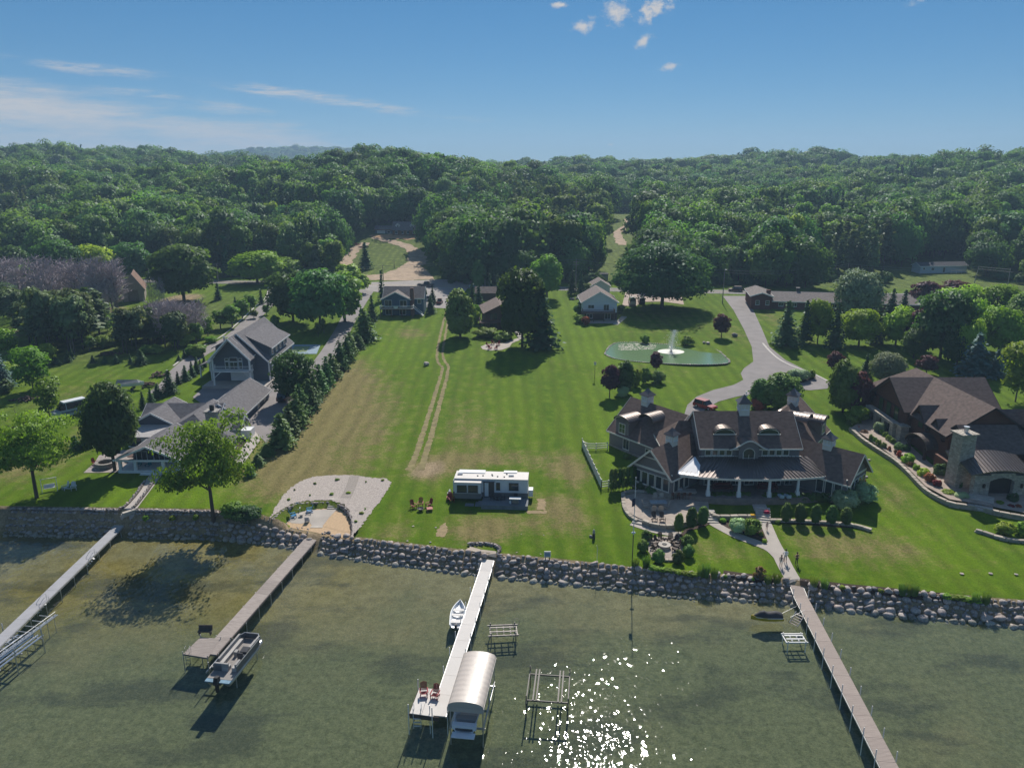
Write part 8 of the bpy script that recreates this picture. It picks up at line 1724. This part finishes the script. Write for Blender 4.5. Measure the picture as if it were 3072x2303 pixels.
t = thing('patio_table', 'dark round table on the trailer deck', 'table', loc2(0, 6.7, -1.0), ang); m = MB(); m.lathe([(.6, .70), (.6, .74)], (0,0,0), 14); m.build('table_top', charcoal, t); m = MB(); m.lathe([(.3, 0), (.05, .05), (.05, .7)], (0,0,0), 8); m.build('leg', charcoal, t)
for i, (x, y, r_) in enumerate(((6.0, -1.0, 1.5), (7.5, -.9, -1.5), (9.4, -.8, 0))): c_ = thing('deck_chair', ['dark chair left of the round table on the trailer deck', 'dark chair right of the round table on the trailer deck', 'wide dark red-backed chair behind the grill on the trailer deck'][i], 'chair', loc2(0, x, y), ang + r_); m = MB(); m.box(-.28, .28, -.28, .28, .38, .44); m.build('seat', charcoal, c_); m = MB(); m.box(-.28, .28, .24, .3, .44, .95); m.build('backrest', charcoal, c_); [MB().box(sx - .03, sx + .03, sy - .03, sy + .03, 0, .38).build('leg', charcoal, c_) for sx in (-.24, .24) for sy in (-.24, .24)]
t = thing('propane_tanks', 'two white gas cylinders and a stack of crates beside the left end of the trailer', 'gas cylinders', loc2(0, -.7, 1.0)); [MB().lathe([(.15, 0), (.2, .1), (.2, .7), (.1, .85)], (0, y, -.5), 10).build('cylinder', hullwhite, t) for y in (0, .5)]; m = MB(); m.box(-.3, .3, -.9, -.3, -.5, .3); m.build('crate', tgrey, t)
for i, (x, y) in enumerate(((-.5, -.5), (-.15, -.9))): c_ = dup(red, (*loc2(0, x, y)[:2], a[2]), ang + .3 * i, ['dark red chair folded at the left end of the trailer, further one', 'dark red chair at the left end of the trailer, nearer one'][i], 'red chairs at the end of the trailer')
# ------------------------------------------------------------------ vehicles
carglass = M('car_glass', (.02,.025,.03), .08, .05, 1, spec=.6); rim = M('wheel_rim', (.4,.4,.42), .35, .05, 2, metal=.6); lamp = M('lamp_lens', (.6,.6,.55), .2); tail = M('tail_lens', (.30,.01,.01), .3)
def car(name, label, cat, p, rz, L, Wd, Hh, col, style='suv', rough=.3):
    """local +x is the front"""
    t = thing(name, label, cat, p, rz); paint = M('paint' + str(col), col, rough, .04, 1, spec=.5); g0 = .28; zb = Hh * .56; hl = L / 2
    body = {'suv': [(-hl, g0+.1), (-hl + .1, g0), (hl - .1, g0), (hl, g0 + .15), (hl - .02, zb - .18), (hl - .25, zb - .08), (hl * .46, zb), (-hl + .04, zb), (-hl, zb - .2)],
            'van': [(-hl, g0), (hl - .1, g0), (hl, g0 + .2), (hl - .05, zb - .25), (hl - .8, zb - .05), (hl * .6, zb), (-hl, zb)],
            'pickup': [(-hl, g0 + .1), (hl - .1, g0), (hl, g0 + .15), (hl - .03, zb - .15), (hl - .25, zb - .04), (hl * .5, zb), (-hl, zb)]}[style]
    cab = {'suv': [(-hl + .10, zb), (hl * .46, zb), (hl * .16, Hh), (-hl + .38, Hh)], 'van': [(-hl + .02, zb), (hl * .66, zb), (hl * .42, Hh), (-hl + .06, Hh)], 'pickup': [(-hl * .22, zb), (hl * .5, zb), (hl * .24, Hh), (-hl * .14, Hh)]}[style]
    def ext(prof, w0, w1, zmid):
        m = MB(); k = len(prof); f = lambda z: w0 if z <= zmid else w0 + (w1 - w0) * (z - zmid) / max(Hh - zmid, .01)
        m.add([(x, -f(z) / 2, z) for x, z in prof] + [(x, f(z) / 2, z) for x, z in prof], [tuple(range(k)), tuple(range(2*k-1, k-1, -1))] + [(i, i+k, (i+1) % k + k, (i+1) % k) for i in range(k)]); return m
    ext(body, Wd, Wd, zb).build('body', paint, t); ext(cab, Wd - .06, Wd * .82, zb).build('cabin', carglass, t)
    xs = [x for x, z in cab if z > zb]; m = MB(); m.box(min(xs) - .04, max(xs) + .04, -Wd * .41, Wd * .41, Hh + .002, Hh + .06); m.build('roof', paint, t); m = MB()
    for sy in (-1, 1):
        for x in ((cab[1][0] + cab[2][0]) / 2 - .75, (cab[0][0] + cab[3][0]) / 2 + .12): m.bar((x, sy * (Wd - .05) / 2, zb), (x + .02, sy * Wd * .415, Hh), .12, .06)
    m.build('pillar', paint, t)
    for sx in (-hl * .62, hl * .62):
        for sy in (-1, 1): m = MB(); m.tube([(sx, sy * (Wd / 2 - .2), .36), (sx, sy * (Wd / 2 + .02), .36)], .36, 14); w_ = m.build('wheel', black, t); m = MB(); m.tube([(sx, sy * (Wd / 2 + .0), .36), (sx, sy * (Wd / 2 + .03), .36)], .2, 10); m.build('rim', rim, w_)
    for sy in (-1, 1): m = MB(); m.cbox((hl - .02, sy * Wd * .36, zb - .3), (.08, .35, .16)); m.build('headlight', lamp, t); m = MB(); m.cbox((-hl + .0, sy * Wd * .42, zb - .25), (.08, .2, .25)); m.build('tail_light', tail, t)
    if style == 'pickup': m = MB(); m.box(-hl + .12, -hl * .26, -Wd / 2 + .12, Wd / 2 - .12, zb - .3, zb + .004); m.build('load_bed', black, t)
    return t
v = car('camper_van', 'pale blue and white camper van parked on the mown field, rear doors open', 'van', G(212, 1245), R(-128), 6.2, 2.1, 2.7, (.30,.38,.46), 'van'); m = MB(); m.box(-2.9, 1.2, -.86, .86, 2.77, 2.95); m.build('roof_box', hullwhite, v); m = MB(); m.box(-3.0, 1.9, -1.07, 1.07, .75, 1.15); m.build('side_stripe', M('dark_stripe', (.10,.14,.20), .4), v)
for sy in (-1, 1): m = MB(); m.cbox((-3.5, sy * 1.1, 1.5), (.9, .06, 2.0)); m.build('rear_door', MATS['paint' + str((.30,.38,.46))], v)
car('red_car', 'shiny red car parked on the drive behind the main house', 'car', G(2115, 1224), R(-50), 4.7, 1.9, 1.65, (.26,.012,.014), 'suv')
car('pickup_truck', 'dark blue pickup truck driving along the road above the blue house', 'pickup truck', (G(1280, 857)[0], float(roady(G(1280, 857)[0])) - 1.8, h(*G(1280, 857)[:2]) + .05), R(-7), 5.9, 2.0, 1.9, (.018,.028,.05), 'pickup')
car('dark_car', 'dark red-brown car on the shaded road at the top of the driveway', 'car', (G(2195, 868)[0], float(roady(G(2195, 868)[0])) + 1.8, h(*G(2195, 868)[:2]) + .05), R(173), 4.9, 1.95, 1.75, (.05,.018,.018), 'suv')
car('teal_van', 'pale teal van parked by the brown shed', 'van', G(1428, 862), R(174), 5.0, 1.9, 1.85, (.28,.45,.44), 'van')
car('white_truck', 'white pickup truck parked right of the blue house', 'pickup truck', G(1272, 905), R(70), 5.6, 2.0, 1.9, (.55,.57,.60), 'pickup')
car('grey_car', 'grey car parked between the white truck and the small spruce', 'car', G(1292, 900), R(75), 4.6, 1.85, 1.6, (.16,.17,.18), 'suv')
car('red_utility_vehicle', 'small dark red utility vehicle on the pavement by the spruces', 'utility vehicle', G(1319, 912), R(80), 2.9, 1.5, 1.8, (.16,.012,.014), 'pickup')
car('beige_van', 'pale van parked on the drive beside the white house', 'van', G(1896, 912), R(88), 5.2, 2.0, 2.3, (.50,.47,.42), 'van')
car('dark_suv', 'dark car parked beside the pale van by the white house', 'car', G(1924, 908), R(88), 4.8, 1.9, 1.75, (.03,.032,.035), 'suv')
j = car('dark_offroader', 'dark off-road car with a spare wheel on its back, parked on the lane', 'car', G(858, 1200), R(80), 4.6, 1.95, 1.95, (.022,.024,.024), 'suv'); m = MB(); m.tube([(-2.36, 0, 1.05), (-2.58, 0, 1.05)], .40, 16); m.build('spare_wheel', black, j)
car('small_dark_car', 'tiny dark car at the left edge of the dirt lot', 'car', G(1080, 827), R(85), 4.4, 1.8, 1.6, (.02,.02,.022), 'suv')
t = thing('flat_trailer', 'empty flat white trailer behind the camper van', 'trailer', G(262, 1215), R(-10)); m = MB(); m.box(-1.2, 1.2, -.7, .7, .4, .5); m.build('bed', hullwhite, t); [MB().tube([(0, s_ * .75, .25), (0, s_ * .9, .25)], .25, 10).build('wheel', black, t) for s_ in (-1, 1)]
t = thing('boat_on_trailer', 'covered boat with a grey tarp on a trailer at the edge of the mown field', 'boat', G(392, 1168), R(12)); hm = hull_mesh(5.6, 2.1, .9); hm.v = [(y - 2.8, x, z + .6) for x, y, z in hm.v]; hm.build('hull', hullwhite, t); m = MB(); m.add([(-2.7, -1, 1.5), (2.0, -1, 1.6), (2.0, 1, 1.6), (-2.7, 1, 1.5), (-2.4, 0, 2.3), (1.5, 0, 2.1)], [(0,1,5,4),(2,3,4,5),(1,2,5),(3,0,4),(3,2,1,0)]); m.build('tarp', M('grey_tarp', (.14,.16,.17), .8, .3, 1), t); [MB().tube([(.5, s_ * .8, .3), (.5, s_ * 1.0, .3)], .32, 12).build('wheel', black, t) for s_ in (-1, 1)]
for nm_, px_, py_, lab in (('brush_pile', 80, 1200, 'heap of cut branches at the left edge of the field'), ('scrap_heap', 478, 1128, 'heap of dark scrap and tyres at the bend of the driveway'), ('log_pile', 330, 1064, 'rusty pile of logs behind the little spruces'), ('scrap_heap', 445, 1158, 'long heap of brown planks by the driveway spruces'), ('timber_pile', 1066, 735, 'red-brown heap of timber beside the dirt lot'), ('rubble_heap', 1095, 742, 'grey rubble bank above the grass island')):
    p = G(px_, py_); t = thing(nm_, lab, 'heap', p); mm_ = M('heap_' + nm_, (.10,.065,.05) if 'timber' not in nm_ else (.22,.08,.05), .9, .4, 4); cc = MB()
    for k in range(26): a_ = g.uniform(0, 6.28); r_ = g.uniform(0, 1.9); cc.cbox((r_ * 1.5 * math.cos(a_), r_ * math.sin(a_), .15 + g.uniform(0, .9) * (1 - r_ / 2.2)), (g.uniform(.6, 2.2), g.uniform(.12, .3), g.uniform(.1, .3)), g.uniform(0, 6), g.uniform(-.4, .4))
    o = cc.build('pieces', mm_, t); o['kind'] = 'stuff'
t = thing('swing_bench', 'white garden swing between the locust and the white chairs', 'swing', G(150, 1472), R(30)); sw = MATS['white_paint']
for sx in (-1, 1): m = MB(); m.bar((sx, -.6, 0), (sx, 0, 2.0), .07); m.bar((sx, .6, 0), (sx, 0, 2.0), .07); m.build('leg', sw, t)
m = MB(); m.bar((-1.1, 0, 2.0), (1.1, 0, 2.0), .08); m.build('beam', sw, t); m = MB(); m.box(-.75, .75, -.25, .25, .5, .56); m.build('seat', sw, t); m = MB(); m.box(-.75, .75, .25, .3, .56, 1.05); m.build('backrest', sw, t)
t = thing('stone_fire_wall', 'round grey stone fire wall at the left of the terrace', 'fire pit', G(318, 1398)); m = MB(); m.lathe([(1.6, 0), (1.6, .8), (1.1, .8), (1.1, .2), (.01, .2)], (0,0,0), 18); m.build('ring', veneer('fire_stone', (.24,.22,.20), (.36,.33,.30), 3), t)
t = thing('round_table', 'dark round garden table at the top of the terrace', 'table', G(402, 1378)); m = MB(); m.lathe([(1.0, .7), (1.0, .76)], (0,0,0), 14); m.build('table_top', M('dark_rattan', (.09,.05,.04), .8), t); m = MB(); m.lathe([(.4, 0), (.1, .1), (.1, .7)], (0,0,0), 8); m.build('leg', MATS['dark_rattan'], t)
c_ = dup(red, G(287, 1395), 1.2, 'orange-red chair at the left edge of the terrace', None)
t = thing('gazebo_frame', 'small white slab bench on the grass left of the maple', 'bench', G(272, 1262), .2); m = MB(); m.box(-1.2, 1.2, -.6, .6, .3, .42); m.build('seat', MATS['concrete'], t); [MB().box(sx - .1, sx + .1, -.4, .4, 0, .3).build('leg', MATS['concrete'], t) for sx in (-.8, .8)]; t.name = 'slab_bench'
t = thing('gas_heater', 'pale round table-like stool in the sitting area', 'stool', PZ(904, 1549, PIT_Z)); m = MB(); m.lathe([(.2, 0), (.2, .35), (.35, .36), (.35, .42)], (0,0,0), 12); m.build('top', MATS['step_stone'], t); t.name = 'stone_stool'
t = thing('lounge_chair', 'folded chair with a dark blue-grey back in the sitting area', 'chair', PZ(922, 1566, PIT_Z), R(5)); m = MB(); m.box(-.3, .3, -.3, .3, .3, .38); m.build('seat', tgrey, t); m = MB(); m.cbox((0, -.32, .6), (.6, .06, .6)); m.build('backrest', MATS['table_grey'], t); [MB().box(sx - .03, sx + .03, sy - .03, sy + .03, 0, .3).build('leg', tgrey, t) for sx in (-.26, .26) for sy in (-.26, .26)]
# ------------------------------------------------------------------ fence, poles, flagpole, sign
t = thing('white_fence', 'solid white panel fence along the left side of the main house lawn', 'fence', G(*Z4(108, 560))); A_, B_ = Vector(G(*Z4(108, 560))), Vector(G(*Z4(242, 852))); dd = B_ - A_; n_ = 9; vin = M('vinyl_white', (.66,.64,.60), .5, .05, 2)
for i in range(n_):
    p, q = A_ + dd * (i / n_), A_ + dd * ((i + 1) / n_); m = MB(); m.bar(p + Vector((0, 0, .75)) - A_, q + Vector((0, 0, .75)) - A_, .04, 1.35); m.build('panel', vin, t); m = MB(); m.cbox(p - A_ + Vector((0, 0, .8)), (.13, .13, 1.7)); m.build('post', vin, t)
m = MB(); m.cbox(dd + Vector((0, 0, .8)), (.13, .13, 1.7)); m.build('post', vin, t)
for lab, L2 in (('white rail fence from the panel fence to the house wing', [(108,560),(140,580),(205,582),(285,575)]), ('short white rail fence below the arborvitae', [(242,852),(292,845),(330,845)])):
    pts_ = [Vector(G(*Z4(*q))) for q in L2]; t = thing('rail_fence', lab, 'fence', pts_[0])
    for p, q in zip(pts_, pts_[1:]):
        for z_ in (.35, .75, 1.15): m = MB(); m.bar(p + Vector((0,0,z_)) - pts_[0], q + Vector((0,0,z_)) - pts_[0], .05, .13); m.build('rail', vin, t)
    for p in pts_: m = MB(); m.cbox(p - pts_[0] + Vector((0,0,.65)), (.13, .13, 1.35)); m.build('post', vin, t)
p = G(1896, 1692); t = thing('flagpole', 'tall flagpole with a small globe lamp on its shaft, above the rocks', 'flagpole', p); hh_ = tall_at(p, 1434); m = MB(); m.tube([(0, 0, 0), (0, 0, hh_ * .35)], .06, 8); m.build('lower_shaft', M('bronze_pole', (.10,.09,.085), .5), t); m = MB(); m.tube([(0, 0, hh_ * .35), (0, 0, hh_)], [.055, .035], 8); m.lathe([(.02, 0), (.09, .08), (.02, .16)], (0, 0, hh_), 8); m.build('upper_shaft', whitep, t); m = MB(); m.lathe([(.05, -.12), (.16, 0), (.05, .12)], (-.12, 0, hh_ * .375), 10); m.lathe([(.05, -.12), (.16, 0), (.05, .12)], (.12, 0, hh_ * .375), 10); m.build('globe_lamp', hullwhite, t)
q = (p[0] + .02, p[1] - .08, p[2] + hh_ * .78); fm = MB(); fm.slab([(0, 0, 0), (-.35, -.1, -.1), (-.4, -.1, -.2), (0, -.05, -.1)], .95); fl_ = thing('flag', 'dark limp flag hanging high on the flagpole', 'flag', q); fm.build('cloth', M('navy_cloth', (.03,.035,.07), .8), fl_)
p = G(1642, 1686); t = thing('beach_sign', 'pale blue sign board on a dark post at the edge of the rocks', 'sign', p); m = MB(); m.box(-.42, .42, -.04, .04, .75, 1.55); m.build('board', whitep, t); m = MB(); m.box(-.34, .34, -.055, -.04, .85, 1.36); m.build('face', M('sign_blue', (.18,.30,.38), .5), t); [MB().box(sx - .06, sx + .06, -.04, .04, -.2, .75).build('post', black, t) for sx in (-.25, .25)]
p = G(1784, 1136); t = thing('lamp_post', 'slim lamp post with a square white lantern on the striped lawn', 'lamp post', p); hh_ = tall_at(p, 1087); m = MB(); m.tube([(0, 0, 0), (0, 0, hh_ - .6)], .05, 7); m.build('post', black, t); m = MB(); m.cbox((0, 0, hh_ - .25), (.45, .45, .55), 0, 0, 1.25); m.build('lantern', hullwhite, t); m = MB(); m.cbox((0, 0, hh_ + .08), (.6, .6, .12), 0, 0, .3); m.build('cap', black, t)
p = G(1781, 1614); t = thing('garden_statue', 'small pale garden statue on a post beside the dark boulder', 'statue', p); m = MB(); m.cbox((0, 0, .35), (.35, .35, .7)); m.build('pedestal', MATS['dark_wood'], t); m = MB(); m.lathe([(.12, .7), (.2, .85), (.14, 1.05), (.16, 1.2), (.05, 1.32)], (0,0,0), 8); m.build('figure', MATS['step_stone'], t)
p = G(1790, 1693); t = thing('bent_reed_pole', 'thin bent white pole leaning over the rocks left of the flagpole', 'pole', p); m = MB(); m.tube([(0, 0, 0), (.02, 0, 1.2), (.05, 0, 2.1), (-.03, 0, 2.6), (-.08, 0, 2.7)], .028, 6); m.build('shaft', whitep, t)
# utility poles and wires
wood_p = M('pole_wood', (.30,.27,.24), .85, .2, 2); PT = []
for px, py, ptop, lab, arms in [(2167,910,808,'tall pale utility pole beside the driveway entrance',0),(1377,846,777,'left of two close utility poles by the dirt lot',0),(1383,846,782,'right of two close utility poles by the dirt lot',0),(1727,868,776,'utility pole with cross arms behind the white garage',2),(1150,842,795,'short utility pole by the slender conifer',0),(655,845,790,'utility pole at the wood edge on the left',0),(450,850,806,'small utility pole behind the old barn',0),(2540,842,790,'thin utility pole behind the brick building',0),(2922,852,798,'leaning utility pole at the right',0),(3020,874,806,'utility pole with a transformer at the right edge',1),(1455,862,834,'short lamp pole beside the teal van',0),(1183,805,782,'thin pole on the dirt lot',0)]:
    p = G(px, py); hh_ = tall_at(p, ptop); t = thing('utility_pole', lab, 'utility pole', p); m = MB(); lean = .8 if 'leaning' in lab else 0; m.tube([(0, 0, -.3), (lean, 0, hh_)], [.17, .11], 7); m.build('shaft', wood_p, t); PT.append((px, (p[0] + lean, p[1], p[2] + hh_)))
    for k in range(arms): m = MB(); m.bar((-1.1, 0, hh_ - 1.2 - k * .9), (1.1, 0, hh_ - 1.2 - k * .9), .1, .12); [m.lathe([(.05, 0), (.05, .15)], (x, 0, hh_ - 1.14 - k * .9), 6) for x in (-1, -.5, .5, 1)]; m.build('cross_arm', wood_p, t)
    if px == 2167: m = MB(); m.cbox((.35, 0, hh_ - .1), (.7, .25, .15)); m.build('lamp_head', alu, t)
PT.sort(); wire = M('wire', (.22,.22,.23), .6); main = [PT[i] for i in range(len(PT)) if PT[i][0] in (450, 655, 1150, 1377, 1727, 2167, 2540, 2922, 3020)]
for i, ((_, p), (_, q)) in enumerate(zip(main, main[1:])):
    for k in range(2): m = MB(); m.tube([Vector(p).lerp(Vector(q), t_) + Vector((0, 0, -.25 - .8 * k - 5.5 * t_ * (1 - t_) * min(1.0, abs(q[0] - p[0]) / 60))) for t_ in np.linspace(0, 1, 12)], .035, 4, False); o = m.build('power_line', wire); tag(o, f'{["upper","lower"][k]} power line in the {ORD[i]} span along the road from the left', 'power line', 'power lines along the road')
# ------------------------------------------------------------------ pond life
c = PZ(1700 + 865 / 2.765, 650 + 1118 / 2.765, pz)
spray, nt_, N_, L_, b_ = newmat('fountain_spray'); b_.inputs['Base Color'].default_value = (.85,.88,.9,1); b_.inputs['Roughness'].default_value = .3; b_.inputs['Alpha'].default_value = .5; b_.inputs['Transmission Weight'].default_value = .2
t = thing('fountain', 'white water jet of the fountain in the green pond', 'fountain', c); gg = np.random.default_rng(9); hh_ = tall_at(c, 990)
C_ = []; S_ = []
for i in range(3400):
    f = gg.random(); z = hh_ * f; r_ = (.10 + .95 * f * (1 - f) * 1.5 + .25 * f) * abs(gg.normal()) * 1.35; a_ = gg.uniform(0, 6.28); C_.append((r_ * math.cos(a_) + f * f * .7, r_ * math.sin(a_), z)); S_.append(gg.uniform(.05, .15))
for i in range(500): a_ = gg.uniform(0, 6.28); r_ = .8 + .9 * gg.random(); f = gg.random(); C_.append((r_ * math.cos(a_) + .6 * f, r_ * math.sin(a_), hh_ * .55 * f * f)); S_.append(.06)
o = obj('water_jet', mesh_quads('water_jet', quads_mesh('', np.array(C_), gg.normal(size=(len(C_), 3)), np.array(S_), None), spray), t)
m = MB(); m.lathe([(2.9, .012), (2.3, .03), (1.0, .05), (.05, .06)], (0,0,0), 26, 1.15, .95); fo, nt_, N_, L_, b_ = newmat('foam'); b_.inputs['Base Color'].default_value = (.62,.62,.55,1); b_.inputs['Roughness'].default_value = .7; m.build('foam_ring', fo, t); m = MB(); m.lathe([(.35, -.1), (.35, .12), (.1, .2)], (0,0,0), 10); m.build('nozzle', black, t)
pad = MB(); pg = np.random.default_rng(4)
for i in range(420):
    u, v_ = pg.random(), pg.random(); x_p = 430 + u * 310; y_p = 1052 + v_ * 55 - (u - .3) * 10
    if ((x_p - 560) / 180) ** 2 + ((y_p - 1080) / 30) ** 2 > 1 + .5 * pg.random(): continue
    q = PZ(1700 + x_p / 2.765, 650 + y_p / 2.765, pz); r_ = pg.uniform(.10, .24); pad.lathe([(r_, .012), (r_ * .9, .03)], q, 7)
for i in range(60):
    th = pg.uniform(2.2, 4.6); q = PZ(1700 + (420 + 90 * math.cos(th) + 20) / 2.765, 650 + (1140 + 40 * math.sin(th)) / 2.765, pz)
o = pad.build('lily_pads', M('lily_pad', (.30,.30,.22), .5, .25, 2)); o['kind'] = 'stuff'
t = thing('pond_edging', 'ring of pale stones around the pond', 'stone edging', (c[0], c[1], pz)); L3 = smooth_line(zp(pond_px + [pond_px[0]]), .55); pg = np.random.default_rng(8); n_ = 0; fill = []
for p in L3:
    s_ = pg.uniform(.3, .62)
    if n_ < 220: o = obj('stone', STONES[int(pg.integers(9))], t); o.location = (p.x - c[0], p.y - c[1], .06); o.scale = (s_ * 1.2, s_, s_ * .6); o.rotation_euler[2] = pg.uniform(0, 6); n_ += 1
for i, (x, y) in enumerate([(884,1471),(945,1452),(1012,1440),(930,1487),(866,1500),(995,1484),(1098,1447),(1148,1442),(1085,1541),(1096,1528),(1068,1566),(1046,1480)]): put('lbush', x, y, y - 3, 5 + 4 * (i % 3), 'small weed tuft growing out of the gravel bed', 'plant', 'weed_tuft', 'weeds in the gravel bed')
# ------------------------------------------------------------------ people
def person(label, p, hgt, rz, top, legs, skin=(.40,.22,.15), hair=(.05,.03,.02), hips_hand=True, stride=.0, child=False):
    t = thing('person', label, 'person', p, rz); s = hgt / 1.75
    J = {'pel': (0, 0, .95), 'ch': (0, .0, 1.28), 'nk': (0, 0, 1.48), 'hd': (0, -.01, 1.58), 'top': (0, 0, 1.73)}
    V = [(0,0,.95),(0,0,1.12),(0,.0,1.32),(0,0,1.47),(0,-.01,1.56),(0,-.015,1.66),(0,-.01,1.74)]; Rr = [.15,.13,.16,.06,.075,.10,.06]; E = [(0,1),(1,2),(2,3),(3,4),(4,5),(5,6)]
    for sx in (-1, 1):
        i = len(V); st_ = stride * sx; V += [(sx*.10,0,.88),(sx*.12,-st_ * .4,.50),(sx*.13,-st_*.2 + .02,.09),(sx*.14,-.13 - st_*.2,.04)]; Rr += [.105,.07,.05,.045]; E += [(0,i),(i,i+1),(i+1,i+2),(i+2,i+3)]
        i = len(V); el_ = (sx*.36,.06,1.16) if hips_hand else (sx*.25,.02,1.14); ha = (sx*.17,-.06,.99) if hips_hand else (sx*.26,-.06,.88)
        V += [(sx*.19,0,1.40),el_,ha,(ha[0] + (sx*.0), ha[1] - .06, ha[2] - .08)]; Rr += [.062,.048,.036,.035]; E += [(2,i),(i,i+1),(i+1,i+2),(i+2,i+3)]
    me = bpy.data.meshes.new('body'); me.from_pydata([(x*s, y*s, z*s) for x, y, z in V], E, []); o = bpy.data.objects.new('body', me); COL.objects.link(o); o.parent = t
    md = o.modifiers.new('skin', 'SKIN'); md.use_smooth_shade = True
    for v_, r_ in zip(me.skin_vertices[0].data, Rr): v_.radius = (r_ * s, r_ * s * .85); v_.use_root = False
    me.skin_vertices[0].data[0].use_root = True; o.modifiers.new('sub', 'SUBSURF').levels = 1; o.modifiers['sub'].render_levels = 2
    m, nt, N, L, b = newmat('person_skin'); gz_ = N.new('ShaderNodeTexCoord'); spz = N.new('ShaderNodeSeparateXYZ'); L.new(gz_.outputs['Object'], spz.inputs[0]); ax_ = nm(N, L, 'ABSOLUTE', spz.outputs[0], 0)
    z_ = nm(N, L, 'DIVIDE', spz.outputs[2], s); leg_top, leg_bot, sh_bot, sh_top, sleeve = legs[1], legs[2], top[1], top[2], top[3]
    inl = nm(N, L, 'MULTIPLY', nm(N, L, 'GREATER_THAN', z_, leg_bot), nm(N, L, 'LESS_THAN', z_, leg_top)); ins = nm(N, L, 'MULTIPLY', nm(N, L, 'MULTIPLY', nm(N, L, 'GREATER_THAN', z_, sh_bot), nm(N, L, 'LESS_THAN', z_, sh_top)), nm(N, L, 'LESS_THAN', ax_, sleeve * s))
    inl = nm(N, L, 'MULTIPLY', inl, nm(N, L, 'LESS_THAN', ax_, .21 * s)); L.new(cmix(N, L, ins, cmix(N, L, inl, skin, legs[0]), top[0]), b.inputs['Base Color']); b.inputs['Roughness'].default_value = .7; me.materials.append(m)
    hm_ = MB(); hm_.lathe([(.02, .115), (.075, .09), (.108, .03), (.112, -.03), (.09, -.09)], (0, .012 * s, 1.68 * s), 12); hm_.v = [(x * s, y * s, 1.68 * s + (z - 1.68 * s) * s) for x, y, z in hm_.v]; hm_.build('hair', M('hair' + str(hair), hair, .8), t, smooth=True)
    f = MB()
    for sx in (-.035, .035): f.lathe([(.012, -.01), (.012, .01)], (sx * s, -.10 * s, 1.665 * s), 5)
    f.build('eyes', black, t); f = MB(); f.cbox((0, -.112 * s, 1.635 * s), (.025 * s, .03 * s, .04 * s)); f.build('nose', M('skin_tone' + str(skin), skin, .6), t); f = MB(); f.cbox((0, -.10 * s, 1.595 * s), (.05 * s, .012 * s, .012 * s)); f.build('mouth', M('lips', (.25,.08,.07), .6), t); return t
WALK = lambda x, y: G(x, y, .06)
person('man in a white T-shirt and light shorts standing on the walk, hands on hips', WALK(2355, 1687), 1.82, R(8), ((.72,.72,.74), 1.0, 1.47, .32), ((.45,.42,.38), 1.0, .52))
person('young person in pale shorts standing just left of the man on the walk', WALK(2342, 1700), 1.6, R(-20), ((.30,.20,.18), 1.02, 1.44, .22), ((.50,.48,.46), 1.0, .62), hips_hand=False, hair=(.10,.06,.03))
person('woman in black leggings and a dark top on the grass, hand on hip', G(2389, 1693), 1.72, R(12), ((.12,.05,.04), 1.12, 1.40, .20), ((.012,.012,.014), 1.02, .16), hair=(.04,.02,.015))
person('small child standing at the foot of the garden steps', WALK(2300, 1590), 1.2, R(0), ((.50,.34,.30), .98, 1.42, .2), ((.45,.30,.26), 1.0, .6), hips_hand=False, hair=(.16,.10,.06))
